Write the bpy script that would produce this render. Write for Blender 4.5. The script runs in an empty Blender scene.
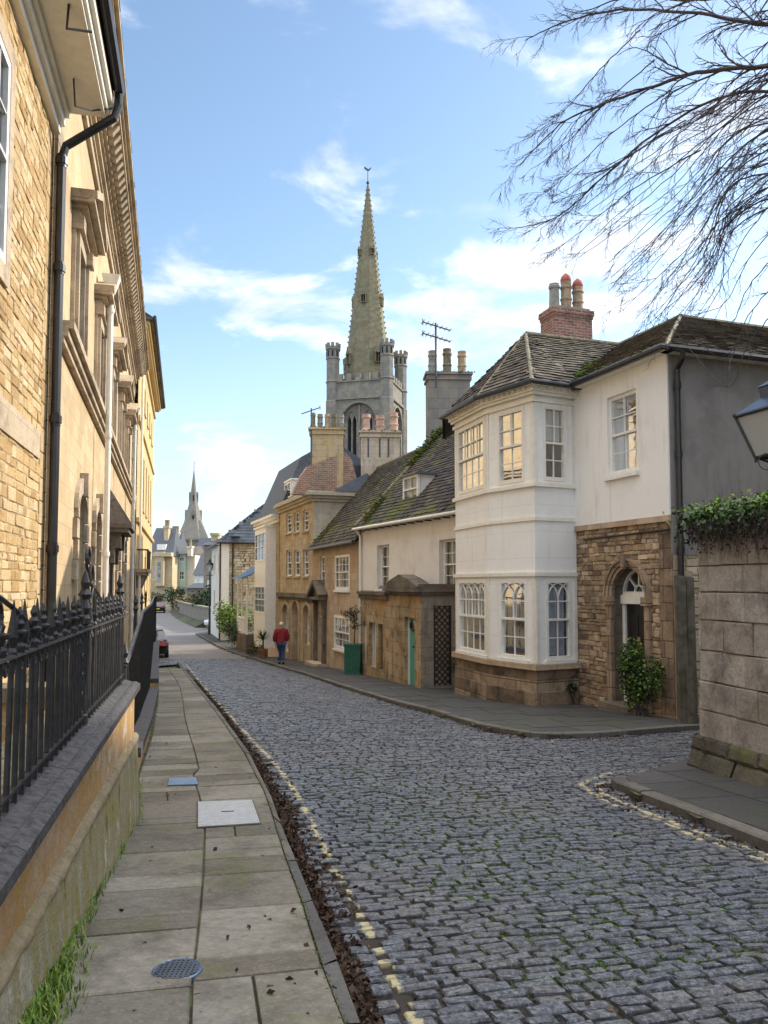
import bpy, bmesh, math, random
import numpy as np
from mathutils import Vector, Matrix, noise as mnoise
R = math.radians
rng = random.Random(7)
SC = bpy.context.scene
COL = SC.collection

# ------------------------------------------------------------------ camera, sky, sun, exposure
EYE = 1.65
FPX = 800.0
PITCH = R(3.3)
HORIZON = 585.0
SHIFT = HORIZON - (512 + FPX * math.tan(PITCH))
cam_d = bpy.data.cameras.new('camera'); cam = bpy.data.objects.new('camera', cam_d); COL.objects.link(cam)
cam.location = (0, 0, EYE); cam.rotation_euler = (R(90) + PITCH, 0, 0)
cam_d.sensor_fit = 'VERTICAL'; cam_d.sensor_height = 36.0; cam_d.lens = 36.0 * FPX / 1024
cam_d.shift_y = SHIFT / 1024; cam_d.clip_start = 0.05; cam_d.clip_end = 6000
SC.camera = cam
SUN_AZ, SUN_EL = 62.0, 28.0          # azimuth from the view axis (+Y) towards the right (+X)
sund = bpy.data.lights.new('sun', 'SUN'); sund.energy = 2.5; sund.angle = R(0.6); sund.color = (1.0, 0.90, 0.76)
suno = bpy.data.objects.new('sun', sund); COL.objects.link(suno)
sdir = Vector((math.sin(R(SUN_AZ)) * math.cos(R(SUN_EL)), math.cos(R(SUN_AZ)) * math.cos(R(SUN_EL)), math.sin(R(SUN_EL))))
suno.rotation_euler = sdir.to_track_quat('Z', 'Y').to_euler(); suno.location = (30, 10, 40)
VS = SC.view_settings
SC.display_settings.display_device = 'sRGB'
VS.view_transform = 'Standard'; VS.look = 'None'; VS.gamma = 1.0; VS.use_curve_mapping = False
VS.exposure = 1.08
SC.render.engine = 'CYCLES'
SC.cycles.max_bounces = 8; SC.cycles.diffuse_bounces = 4; SC.cycles.transparent_max_bounces = 12
SC.cycles.use_denoising = True
SC.cycles.use_adaptive_sampling = True

def ND(nt, t, **kw):
    n = nt.nodes.new(t)
    for k, v in kw.items():
        if k in n.inputs: n.inputs[k].default_value = v
        else: setattr(n, k, v)
    return n
def mth(nt, op, a, b=None, c=None, clamp=False):
    n = nt.nodes.new('ShaderNodeMath'); n.operation = op; n.use_clamp = clamp
    for i, v in enumerate((a, b, c)):
        if v is None: continue
        if hasattr(v, 'is_output') or isinstance(v, bpy.types.NodeSocket): nt.links.new(v, n.inputs[i])
        else: n.inputs[i].default_value = v
    return n.outputs[0]
def mixc(nt, f, a, b, mode='MIX'):
    n = nt.nodes.new('ShaderNodeMix'); n.data_type = 'RGBA'; n.blend_type = mode; n.clamp_factor = True
    for s, v in ((n.inputs[0], f), (n.inputs[6], a), (n.inputs[7], b)):
        if isinstance(v, bpy.types.NodeSocket): nt.links.new(v, s)
        elif isinstance(v, (int, float)): s.default_value = v if s.type == 'VALUE' else (v, v, v, 1)
        else: s.default_value = (*v, 1) if len(v) == 3 else v
    return n.outputs[2]
def mrange(nt, v, a, b, c=0.0, d=1.0, smooth=True):
    n = nt.nodes.new('ShaderNodeMapRange'); n.interpolation_type = 'SMOOTHSTEP' if smooth else 'LINEAR'
    nt.links.new(v, n.inputs[0]); n.inputs[1].default_value = a; n.inputs[2].default_value = b
    n.inputs[3].default_value = c; n.inputs[4].default_value = d
    return n.outputs[0]
def noise_(nt, vec, scale, detail=4, rough=0.55, dist=0.0, out=0):
    n = ND(nt, 'ShaderNodeTexNoise'); n.inputs['Scale'].default_value = scale; n.inputs['Detail'].default_value = detail
    n.inputs['Roughness'].default_value = rough; n.inputs['Distortion'].default_value = dist
    if vec is not None: nt.links.new(vec, n.inputs['Vector'])
    return n.outputs[out]

W = bpy.data.worlds.new('World'); SC.world = W; W.use_nodes = True
nt = W.node_tree; nt.nodes.clear()
wo = ND(nt, 'ShaderNodeOutputWorld'); bg = ND(nt, 'ShaderNodeBackground'); bg.inputs[1].default_value = 0.13
nt.links.new(bg.outputs[0], wo.inputs[0])
sky = ND(nt, 'ShaderNodeTexSky'); sky.sky_type = 'NISHITA'; sky.sun_disc = False
sky.sun_elevation = R(SUN_EL); sky.sun_rotation = R(SUN_AZ); sky.air_density = 1.0; sky.dust_density = 0.6; sky.ozone_density = 1.2
tc = ND(nt, 'ShaderNodeTexCoord'); sp = ND(nt, 'ShaderNodeSeparateXYZ'); nt.links.new(tc.outputs['Generated'], sp.inputs[0])
ysafe = mth(nt, 'MAXIMUM', sp.outputs[1], 0.12)
A_ = mth(nt, 'DIVIDE', sp.outputs[0], ysafe); B_ = mth(nt, 'DIVIDE', sp.outputs[2], ysafe)
zs = mth(nt, 'ADD', mth(nt, 'MAXIMUM', sp.outputs[2], 0.0), 0.35)
cv = ND(nt, 'ShaderNodeCombineXYZ')
nt.links.new(mth(nt, 'DIVIDE', sp.outputs[0], zs), cv.inputs[0]); nt.links.new(mth(nt, 'DIVIDE', sp.outputs[1], zs), cv.inputs[1])
nt.links.new(mth(nt, 'MULTIPLY', sp.outputs[2], 2.2), cv.inputs[2])
n1 = noise_(nt, cv.outputs[0], 4.2, 11, 0.58, 0.3)
n2 = noise_(nt, cv.outputs[0], 1.1, 3, 0.5)
def blob(px, py, rx, ry, amp):
    a0 = (px - 384) / FPX; b0 = (HORIZON - py) / FPX
    da = mth(nt, 'DIVIDE', mth(nt, 'SUBTRACT', A_, a0), rx / FPX); db = mth(nt, 'DIVIDE', mth(nt, 'SUBTRACT', B_, b0), ry / FPX)
    r2 = mth(nt, 'ADD', mth(nt, 'MULTIPLY', da, da), mth(nt, 'MULTIPLY', db, db))
    return mth(nt, 'MULTIPLY', mth(nt, 'EXPONENT', mth(nt, 'MULTIPLY', r2, -1.0)), amp)
acc = mth(nt, 'MULTIPLY', mth(nt, 'SUBTRACT', n2, 0.5), 0.25)
for b in ((455, 300, 80, 65, .22), (640, 235, 110, 100, .20), (750, 120, 110, 110, .20), (300, 290, 75, 45, .16), (275, 475, 80, 40, .10),
          (580, 320, 110, 50, .15), (180, 510, 100, 40, .12), (445, 30, 50, 60, .20), (270, 110, 230, 130, -.26), (150, 60, 120, 120, -.15), (500, 110, 70, 90, -.18), (250, 390, 110, 60, -.08)):
    acc = mth(nt, 'ADD', acc, blob(*b))
# bright cloud added overhead and behind, out of view, to lift the shaded street
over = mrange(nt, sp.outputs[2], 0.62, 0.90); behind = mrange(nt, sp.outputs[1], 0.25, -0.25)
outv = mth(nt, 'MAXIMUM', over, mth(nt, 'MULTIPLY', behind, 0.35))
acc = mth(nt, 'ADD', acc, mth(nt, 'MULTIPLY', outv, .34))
n1 = mth(nt, 'MULTIPLY_ADD', n1, 2.0, -0.50)
dens = mrange(nt, mth(nt, 'ADD', n1, acc), 0.50, 0.95)
shade = noise_(nt, cv.outputs[0], 5.0, 5, 0.5)
cloudc = mixc(nt, mrange(nt, shade, .35, .7), (3.6, 3.85, 4.4), (5.9, 5.9, 6.0))
cloudc = mixc(nt, mrange(nt, sp.outputs[2], .04, .30, .75, 0), cloudc, (4.5, 4.9, 5.7))
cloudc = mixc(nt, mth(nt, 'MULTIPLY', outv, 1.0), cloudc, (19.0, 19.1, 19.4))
hz = mrange(nt, sp.outputs[2], 0.0, 0.34, 1.0, 0.0)
skyc = mixc(nt, 1.0, sky.outputs[0], (1.00, 1.02, 0.99), 'MULTIPLY')
skyc = mixc(nt, mth(nt, 'MULTIPLY', hz, 0.75), skyc, (2.95, 3.6, 4.5))
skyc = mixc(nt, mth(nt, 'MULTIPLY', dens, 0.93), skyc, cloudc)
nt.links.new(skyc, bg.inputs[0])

# ------------------------------------------------------------------ measuring: picture <-> place
cP, sP = math.cos(PITCH), math.sin(PITCH)
def ray(px, py):
    u = (px - 384) / FPX; v = -(py - SHIFT - 512) / FPX
    return Vector((u, cP - v * sP, sP + v * cP))
def at(px, py, Y):
    """the point at depth Y (metres ahead) seen at that pixel"""
    r = ray(px, py); t = Y / r.y
    return Vector((r.x * t, Y, EYE + r.z * t))
_ZC = [(-400, 1.6), (-20, 1.3), (-5, 0.72), (0, 0.36), (3, 0.07), (7, -0.32), (11, -0.52), (15, -0.71), (23, -1.15), (34, -1.68), (42, -2.0), (52, -2.16), (64, -2.22), (85, -2.1), (110, -1.95), (200, -1.9), (4000, -1.9)]
def zg(Y):
    a = _ZC
    for i in range(len(a) - 1):
        if Y <= a[i + 1][0] or i == len(a) - 2:
            x0, y0 = a[i]; x1, y1 = a[i + 1]
            m0 = (y1 - y0) / (x1 - x0)
            mp = (y0 - a[i - 1][1]) / (x0 - a[i - 1][0]) if i > 0 else m0
            mn = (a[i + 2][1] - y1) / (a[i + 2][0] - x1) if i < len(a) - 2 else m0
            s0 = (m0 + mp) / 2 if i > 0 else m0; s1 = (m0 + mn) / 2 if i < len(a) - 2 else m0
            h = x1 - x0; t = max(0, min(1, (Y - x0) / h)); t2 = t * t; t3 = t2 * t
            return (2*t3-3*t2+1)*y0 + (t3-2*t2+t)*h*s0 + (-2*t3+3*t2)*y1 + (t3-t2)*h*s1
    return a[-1][1]
def G(px, py, dz=0.0):
    """the ground point seen at a pixel"""
    r = ray(px, py); lo, hi = 0.5, 160.0
    f = lambda Y: EYE + r.z / r.y * Y - (zg(Y) + dz)
    if f(hi) > 0: hi = 160.0
    for _ in range(60):
        m = (lo + hi) / 2
        if f(m) > 0: lo = m
        else: hi = m
    Y = (lo + hi) / 2
    return Vector((r.x / r.y * Y, Y, zg(Y) + dz))

# ------------------------------------------------------------------ mesh builder
class Fr:
    """a facade frame: u along the wall, n outwards, z up"""
    def __init__(s, a, b, flip=False):
        s.o = Vector((a[0], a[1])); b = Vector((b[0], b[1])); s.L = (b - s.o).length
        s.d = (b - s.o).normalized(); n = Vector((s.d.y, -s.d.x)); s.n = -n if flip else n
    def P(s, u, n, z):
        p = s.o + s.d * u + s.n * n
        return Vector((p.x, p.y, z))
    def hit(s, px, py, n=0.0):
        r = ray(px, py); o = s.o + s.n * n
        # r.x*t = o.x + d.x*u ; r.y*t = o.y + d.y*u
        det = r.x * (-s.d.y) + s.d.x * r.y
        t = (o.x * (-s.d.y) + s.d.x * o.y) / det
        u = (Vector((r.x * t, r.y * t)) - o).dot(s.d)
        return u, EYE + r.z * t
class MB:
    def __init__(s): s.v = []; s.f = []; s.m = []; s.r = []
    def add(s, vs, fs, m=0, rnd=None):
        b = len(s.v); s.v.extend([tuple(p) for p in vs])
        for f in fs: s.f.append(tuple(b + i for i in f)); s.m.append(m); s.r.append(rng.random() if rnd is None else rnd)
        return s
    def hexa(s, p, m=0, rnd=None):
        """8 corners: bottom ring then top ring"""
        return s.add(p, [(3, 2, 1, 0), (4, 5, 6, 7), (0, 1, 5, 4), (1, 2, 6, 5), (2, 3, 7, 6), (3, 0, 4, 7)], m, rng.random() if rnd is None else rnd)
    def box(s, F, u0, u1, n0, n1, z0, z1, m=0, rnd=None):
        P = F.P
        return s.hexa([P(u0, n0, z0), P(u1, n0, z0), P(u1, n1, z0), P(u0, n1, z0), P(u0, n0, z1), P(u1, n0, z1), P(u1, n1, z1), P(u0, n1, z1)], m, rnd)
    def cube(s, x0, x1, y0, y1, z0, z1, m=0, rnd=None):
        return s.hexa([(x0, y0, z0), (x1, y0, z0), (x1, y1, z0), (x0, y1, z0), (x0, y0, z1), (x1, y0, z1), (x1, y1, z1), (x0, y1, z1)], m, rnd)
    def prism(s, pts, z0, z1, m=0, top=None):
        n = len(pts); top = top or pts
        v = [(p[0], p[1], z0) for p in pts] + [(p[0], p[1], z1) for p in top]
        return s.add(v, [tuple(range(n))[::-1], tuple(range(n, 2 * n))] + [(i, (i + 1) % n, n + (i + 1) % n, n + i) for i in range(n)], m)
    def tube(s, pts, r, sides=6, m=0, caps=True):
        pts = [Vector(p) for p in pts]; rs = r if isinstance(r, (list, tuple)) else [r] * len(pts)
        b = len(s.v); up = Vector((0, 0, 1)); prev = None
        for i, p in enumerate(pts):
            t = (pts[min(i + 1, len(pts) - 1)] - pts[max(i - 1, 0)])
            t = t.normalized() if t.length > 1e-9 else Vector((0, 0, 1))
            if prev is None:
                a = t.cross(up)
                if a.length < 1e-3: a = t.cross(Vector((1, 0, 0)))
                a.normalize()
            else:
                a = prev - t * prev.dot(t)
                a = a.normalized() if a.length > 1e-6 else t.orthogonal().normalized()
            prev = a; c = t.cross(a)
            for k in range(sides):
                w = 2 * math.pi * k / sides
                s.v.append(tuple(p + (a * math.cos(w) + c * math.sin(w)) * rs[i]))
        rd = rng.random()
        for i in range(len(pts) - 1):
            for k in range(sides):
                k2 = (k + 1) % sides
                s.f.append((b + i * sides + k, b + i * sides + k2, b + (i + 1) * sides + k2, b + (i + 1) * sides + k)); s.m.append(m); s.r.append(rd)
        if caps:
            s.f.append(tuple(b + k for k in range(sides))[::-1]); s.m.append(m); s.r.append(rd)
            e = b + (len(pts) - 1) * sides; s.f.append(tuple(e + k for k in range(sides))); s.m.append(m); s.r.append(rd)
        return s
    def lathe(s, c, prof, sides=12, m=0, rot=0.0):
        """prof: list of (radius, z) above c"""
        c = Vector(c); b = len(s.v); rd = rng.random()
        for r_, z in prof:
            for k in range(sides):
                w = 2 * math.pi * k / sides + rot
                s.v.append((c.x + r_ * math.cos(w), c.y + r_ * math.sin(w), c.z + z))
        for i in range(len(prof) - 1):
            for k in range(sides):
                k2 = (k + 1) % sides
                s.f.append((b + i * sides + k, b + i * sides + k2, b + (i + 1) * sides + k2, b + (i + 1) * sides + k)); s.m.append(m); s.r.append(rd)
        s.f.append(tuple(b + k for k in range(sides))[::-1]); s.m.append(m); s.r.append(rd)
        e = b + (len(prof) - 1) * sides; s.f.append(tuple(e + k for k in range(sides))); s.m.append(m); s.r.append(rd)
        return s
    def ball(s, c, r, m=0, sq=1.0, seg=8, rings=5):
        pr = [(r * math.sin(math.pi * i / rings) + 1e-4, -r * sq * math.cos(math.pi * i / rings)) for i in range(rings + 1)]
        return s.lathe(c, pr, seg, m)
    def build(s, name, mats, parent=None, smooth=False):
        if not s.f: return None
        me = bpy.data.meshes.new(name)
        off = Vector((0, 0, 0))
        q = parent
        while q is not None: off += q.location; q = q.parent
        V = np.array(s.v, dtype=np.float64) - np.array(off)
        me.from_pydata(V.tolist(), [], s.f)
        if not isinstance(mats, (list, tuple)): mats = [mats]
        for m in mats: me.materials.append(m)
        me.polygons.foreach_set('material_index', s.m)
        if smooth: me.polygons.foreach_set('use_smooth', [True] * len(s.f))
        at_ = me.attributes.new('rnd', 'FLOAT', 'FACE'); at_.data.foreach_set('value', s.r)
        metric_uv(me, np.array(off))
        me.update()
        o = bpy.data.objects.new(name, me); COL.objects.link(o); o.parent = parent
        return o
def metric_uv(me, off):
    npol = len(me.polygons); nl = len(me.loops); nv = len(me.vertices)
    nor = np.empty(npol * 3); me.polygons.foreach_get('normal', nor); nor = nor.reshape(-1, 3)
    lt = np.empty(npol, dtype=np.int32); me.polygons.foreach_get('loop_total', lt)
    vi = np.empty(nl, dtype=np.int32); me.loops.foreach_get('vertex_index', vi)
    co = np.empty(nv * 3); me.vertices.foreach_get('co', co); co = co.reshape(-1, 3) + off
    N = np.repeat(nor, lt, axis=0); Pp = co[vi]
    hl = np.hypot(N[:, 0], N[:, 1]); hs = np.maximum(hl, 1e-6)
    tx, ty = -N[:, 1] / hs, N[:, 0] / hs
    u = Pp[:, 0] * tx + Pp[:, 1] * ty
    v = Pp[:, 2] / np.maximum(hl, 0.2)
    flat = hl < 0.25
    u = np.where(flat, Pp[:, 0], u); v = np.where(flat, Pp[:, 1], v)
    uv = me.uv_layers.new(name='uv'); arr = np.empty(nl * 2); arr[0::2] = u; arr[1::2] = v
    uv.data.foreach_set('uv', arr)

def prop(o, label=None, cat=None, group=None, kind=None):
    if label: o['label'] = label
    if cat: o['category'] = cat
    if group: o['group'] = group
    if kind: o['kind'] = kind
    return o
def thing(name, loc, label, cat, group=None):
    o = bpy.data.objects.new(name, None); COL.objects.link(o); o.location = loc; o.empty_display_size = 0.3
    return prop(o, label, cat, group)

# wall with openings; op: (u0,u1,z0,z1,arch) arch = None or height of the arched head
def wall(mb, F, u0, u1, z0, z1, ops=(), rev=0.16, m=0, n=0.0, back=True):
    P = F.P
    us = sorted({u0, u1} | {x for o in ops for x in o[:2] if u0 < x < u1})
    zz = sorted({z0, z1} | {x for o in ops for x in o[2:4] if z0 < x < z1})
    for i in range(len(us) - 1):
        for j in range(len(zz) - 1):
            a, b, c, d = us[i], us[i + 1], zz[j], zz[j + 1]; cu, cz = (a + b) / 2, (c + d) / 2
            if any(o[0] < cu < o[1] and o[2] < cz < o[3] for o in ops): continue
            mb.add([P(a, n, c), P(b, n, c), P(b, n, d), P(a, n, d)], [(0, 1, 2, 3)], m, 0.5)
    for o in ops:
        a, b, c, d = o[:4]; ah = o[4] if len(o) > 4 else None
        if ah:
            pts = arch_pts(a, b, d - ah, ah, o[5] if len(o) > 5 else False)
            k = len(pts) // 2
            L = [(a, d)] + pts[:k + 1] ; Rr = [(b, d)] + pts[k:][::-1]
            mb.add([P(x, n, z) for x, z in L], [tuple(range(len(L)))], m, 0.5)
            mb.add([P(x, n, z) for x, z in Rr], [tuple(range(len(Rr)))[::-1]], m, 0.5)
            ring = [(a, c)] + pts + [(b, c)]
        else: ring = [(a, c), (a, d), (b, d), (b, c)]
        for (x0, q0), (x1, q1) in zip(ring, ring[1:] + ring[:1]):
            mb.add([P(x0, n, q0), P(x1, n, q1), P(x1, n - rev, q1), P(x0, n - rev, q0)], [(0, 1, 2, 3)], m, 0.5)
def arch_pts(a, b, zs, h, pointed=False, n=12):
    c = (a + b) / 2; w = (b - a) / 2; out = []
    for i in range(n + 1):
        t = math.pi * (1 - i / n)
        x = math.cos(t)
        y = math.sin(t) if not pointed else (1 - abs(x)) ** 0.62 * (1 if True else 0)
        out.append((c + w * x, zs + h * y))
    return out
def arch_band(mb, F, a, b, zs, h, w, n0, n1, m=0, pointed=False, seg=14):
    """moulded band round an arch head: inner outline a..b"""
    i_ = arch_pts(a, b, zs, h, pointed, seg); o_ = arch_pts(a - w, b + w, zs, h + w, pointed, seg)
    P = F.P
    for k in range(len(i_) - 1):
        q = [i_[k], i_[k + 1], o_[k + 1], o_[k]]
        mb.hexa([P(x, n0, z) for x, z in q] + [P(x, n1, z) for x, z in q], m)
def bar(mb, F, p, q, w, n0, n1, m=0):
    """a bar in the frame plane from p to q (u,z), width w"""
    dx, dz = q[0] - p[0], q[1] - p[1]; l = math.hypot(dx, dz); ox, oz = -dz / l * w / 2, dx / l * w / 2
    c = [(p[0] + ox, p[1] + oz), (q[0] + ox, q[1] + oz), (q[0] - ox, q[1] - oz), (p[0] - ox, p[1] - oz)]
    mb.hexa([F.P(x, n0, z) for x, z in c] + [F.P(x, n1, z) for x, z in c], m)
# ------------------------------------------------------------------ materials
M = {}
def newmat(name):
    m = bpy.data.materials.new(name); m.use_nodes = True; nt = m.node_tree
    b = nt.nodes['Principled BSDF']; M[name] = m
    return m, nt, b
def coords(nt, kind='uv'):
    if kind == 'uv':
        n = ND(nt, 'ShaderNodeUVMap'); n.uv_map = 'uv'; return n.outputs[0]
    g = ND(nt, 'ShaderNodeNewGeometry'); return g.outputs['Position']
def bump(nt, b, h, strength=0.5, dist=0.02):
    n = ND(nt, 'ShaderNodeBump'); n.inputs['Strength'].default_value = strength; n.inputs['Distance'].default_value = dist
    nt.links.new(h, n.inputs['Height']); nt.links.new(n.outputs[0], b.inputs['Normal'])
def masonry(name, c1, c2, mortar, bw, bh, ms=0.012, warp=0.0, bmp=0.6, rough=0.9, stain=(0.05, 0.045, 0.04), st=0.35, tint=None, tn=0.3, streak=0.0, msm=0.15, squash=1.0, scale_d=14, dist=0.02):
    m, nt, b = newmat(name)
    uv = coords(nt); pos = coords(nt, 'p')
    if warp:
        nz = noise_(nt, uv, 2.6, 3, 0.6, out=1)
        ad = ND(nt, 'ShaderNodeVectorMath', operation='MULTIPLY_ADD'); nt.links.new(nz, ad.inputs[0]); ad.inputs[1].default_value = (warp, warp, 0); nt.links.new(uv, ad.inputs[2])
        uvw = ad.outputs[0]
    else: uvw = uv
    br = ND(nt, 'ShaderNodeTexBrick'); nt.links.new(uvw, br.inputs['Vector'])
    br.inputs['Color1'].default_value = (*c1, 1); br.inputs['Color2'].default_value = (*c2, 1); br.inputs['Mortar'].default_value = (*mortar, 1)
    br.inputs['Scale'].default_value = 1.0; br.inputs['Mortar Size'].default_value = ms; br.inputs['Mortar Smooth'].default_value = msm
    br.inputs['Brick Width'].default_value = bw; br.inputs['Row Height'].default_value = bh; br.offset = 0.47; br.squash = squash; br.squash_frequency = 3
    # a second lattice of the same size gives each block its own tone
    col = br.outputs[0]
    big = noise_(nt, pos, 0.55, 4, 0.6); mid = noise_(nt, pos, 3.2, 5, 0.65); fine = noise_(nt, pos, 38, 4, 0.7)
    if tint is not None: col = mixc(nt, mth(nt, 'MULTIPLY', mrange(nt, noise_(nt, pos, 1.4, 4, 0.6), .42, .68), tn), col, tint)
    col = mixc(nt, mth(nt, 'MULTIPLY', mrange(nt, mid, .45, .75), st), col, stain)
    col = mixc(nt, mth(nt, 'MULTIPLY', mrange(nt, big, .48, .72), st * 0.8), col, stain)
    if streak:
        mp = ND(nt, 'ShaderNodeMapping'); mp.inputs['Scale'].default_value = (5.0, 0.45, 1); nt.links.new(uv, mp.inputs[0])
        sk = noise_(nt, mp.outputs[0], 1.0, 5, 0.6)
        col = mixc(nt, mth(nt, 'MULTIPLY', mrange(nt, sk, .5, .72), streak), col, stain)
    fv = mrange(nt, fine, .3, .7, .78, 1.18, False)
    vm = ND(nt, 'ShaderNodeVectorMath', operation='SCALE'); nt.links.new(col, vm.inputs[0]); nt.links.new(fv, vm.inputs['Scale'])
    nt.links.new(vm.outputs[0], b.inputs['Base Color']); b.inputs['Roughness'].default_value = rough
    b.inputs['Specular IOR Level'].default_value = 0.25
    h = mth(nt, 'ADD', mth(nt, 'MULTIPLY', br.outputs['Fac'], -1.0), mth(nt, 'MULTIPLY', noise_(nt, pos, scale_d, 5, 0.65), 0.55 + warp * 6))
    bump(nt, b, h, bmp, dist)
    return m
def plain(name, c, rough=0.5, metal=0.0, var=0.12, bmp=0.0, sc=8, c2=None, spec=0.5, bsc=60):
    m, nt, b = newmat(name); pos = coords(nt, 'p')
    n = noise_(nt, pos, sc, 5, 0.65)
    c2 = c2 or tuple(x * (1 - 2.2 * var) for x in c)
    nt.links.new(mixc(nt, mrange(nt, n, .35, .7), c, c2), b.inputs['Base Color'])
    b.inputs['Roughness'].default_value = rough; b.inputs['Metallic'].default_value = metal; b.inputs['Specular IOR Level'].default_value = spec
    if bmp: bump(nt, b, noise_(nt, pos, bsc, 4, 0.6), bmp, 0.01)
    return m
def by_rnd(name, cols, rough=0.8, bmp=0.4, stain=None, st=0.3, moss=None, mossf=0.0, spec=0.3, speck=0.0, mscale=1.1, nsc=22, bd=0.01, lo=.5, hi=.66):
    """colour picked per face by the rnd attribute"""
    m, nt, b = newmat(name); pos = coords(nt, 'p')
    a = ND(nt, 'ShaderNodeAttribute'); a.attribute_name = 'rnd'
    cr = ND(nt, 'ShaderNodeValToRGB'); e = cr.color_ramp.elements; cr.color_ramp.interpolation = 'LINEAR'
    e[0].color = (*cols[0], 1); e[0].position = 0; e[1].color = (*cols[-1], 1); e[1].position = 1
    for i, c in enumerate(cols[1:-1]): x = e.new((i + 1) / (len(cols) - 1)); x.color = (*c, 1)
    nt.links.new(a.outputs['Fac'], cr.inputs[0]); col = cr.outputs[0]
    if stain is not None: col = mixc(nt, mth(nt, 'MULTIPLY', mrange(nt, noise_(nt, pos, 1.7, 5, .65), .42, .7), st), col, stain)
    if speck: col = mixc(nt, mth(nt, 'MULTIPLY', mrange(nt, noise_(nt, pos, 55, 3, .7), .5, .68), speck), col, tuple(min(1, x * 2.6 + .03) for x in cols[len(cols) // 2]))
    fine = mrange(nt, noise_(nt, pos, nsc * 2, 4, .7), .3, .7, .75, 1.2, False)
    vm = ND(nt, 'ShaderNodeVectorMath', operation='SCALE'); nt.links.new(col, vm.inputs[0]); nt.links.new(fine, vm.inputs['Scale']); col = vm.outputs[0]
    if moss is not None:
        mm = mth(nt, 'MULTIPLY', mrange(nt, noise_(nt, pos, mscale, 6, .72), lo, hi), mossf)
        col = mixc(nt, mm, col, moss)
    nt.links.new(col, b.inputs['Base Color']); b.inputs['Roughness'].default_value = rough; b.inputs['Specular IOR Level'].default_value = spec
    if bmp: bump(nt, b, noise_(nt, pos, nsc, 5, .65), bmp, bd)
    return m

masonry('rubble_gold', (.50, .35, .175), (.60, .46, .27), (.42, .32, .20), .31, .115, .014, warp=.16, bmp=1.0, st=.16, stain=(.22,.15,.08), tint=(.40, .24, .10), tn=.5, msm=.5, squash=.7, dist=.03)
masonry('ashlar_cream', (.49, .375, .22), (.60, .475, .30), (.34, .25, .14), .75, .33, .005, bmp=.3, st=.22, stain=(.26, .18, .11), tint=(.50, .35, .19), tn=.6, streak=.35)
masonry('ashlar_yellow', (.52, .385, .19), (.60, .455, .25), (.40, .30, .17), .7, .32, .005, bmp=.2, st=.12, tint=(.60, .40, .14), tn=.5)
masonry('ashlar_trim', (.46, .37, .26), (.53, .43, .31), (.3, .24, .17), 1.4, .6, .004, bmp=.3, st=.6, stain=(.12, .10, .085), tint=(.42, .33, .24), tn=.5)
masonry('trim_dark', (.13, .108, .085), (.20, .165, .125), (.10, .085, .07), .9, .35, .006, bmp=.5, st=.65, stain=(.035, .032, .03), streak=.4)
masonry('bay_base', (.30, .215, .145), (.42, .31, .21), (.09, .07, .05), .95, .33, .009, bmp=.5, st=.6, stain=(.045, .038, .03), streak=.75)
masonry('rubble_brown', (.26, .19, .125), (.46, .36, .25), (.20, .15, .10), .23, .085, .016, warp=.17, bmp=1.0, st=.55, stain=(.07, .055, .042), tint=(.36, .22, .13), tn=.5, msm=.5, dist=.035)
masonry('stone_brown', (.45, .345, .235), (.54, .425, .305), (.32, .24, .165), .62, .30, .005, bmp=.25, st=.30, stain=(.14, .095, .06), tint=(.42, .26, .18), tn=.5, streak=.40)
masonry('porch_stone', (.36, .27, .16), (.50, .385, .24), (.16, .12, .08), .6, .34, .007, bmp=.5, st=.85, stain=(.055, .046, .03), streak=.6, tint=(.42, .23, .07), tn=.7)
masonry('porch_side', (.25, .22, .18), (.31, .27, .22), (.15, .13, .11), .55, .34, .006, bmp=.4, st=.5, stain=(.06, .055, .05), streak=.4)
masonry('tall_stone', (.46, .365, .245), (.55, .45, .31), (.27, .21, .14), .6, .29, .006, bmp=.3, st=.45, stain=(.13, .10, .065), tint=(.42, .28, .13), tn=.55, streak=.4)
masonry('tall_side', (.46, .41, .32), (.54, .48, .37), (.36, .31, .24), .55, .28, .006, bmp=.3, st=.35, stain=(.16, .14, .11), streak=.3)
masonry('gable_rubble', (.52, .42, .28), (.64, .54, .38), (.30, .235, .15), .34, .15, .018, warp=.10, bmp=.9, st=.25, stain=(.2, .15, .09), tint=(.5, .36, .17), tn=.5, msm=.5)
masonry('garden_wall_stone', (.29, .25, .21), (.40, .355, .305), (.09, .075, .06), .62, .345, .009, warp=.07, bmp=.8, st=.55, stain=(.075, .065, .055), streak=.6, tint=(.27, .19, .13), tn=.5, dist=.03)
masonry('garden_wall_foot', (.12, .10, .07), (.17, .145, .10), (.04, .035, .025), .62, .3, .014, warp=.10, bmp=1.0, st=.7, stain=(.03, .027, .02), tint=(.11, .13, .03), tn=.65, dist=.04)
masonry('brick_dark', (.20, .075, .05), (.40, .17, .11), (.36, .31, .26), .225, .078, .012, bmp=.6, st=.6, stain=(.05, .04, .038), tint=(.36, .20, .15), tn=.5, streak=.3)
masonry('brick_red', (.27, .12, .075), (.40, .235, .16), (.40, .34, .27), .24, .09, .016, bmp=.5, st=.45, stain=(.10, .07, .06), tint=(.42, .27, .18), tn=.5)
masonry('chimney_stone', (.47, .37, .23), (.54, .43, .28), (.30, .24, .16), .5, .27, .007, bmp=.4, st=.35, stain=(.12, .10, .08), tint=(.53, .40, .16), tn=.55, streak=.35)
masonry('chimney_pale', (.50, .44, .34), (.57, .50, .40), (.33, .28, .22), .55, .3, .007, bmp=.3, st=.35, stain=(.15, .13, .10), tint=(.52, .38, .28), tn=.5, streak=.3)
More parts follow.
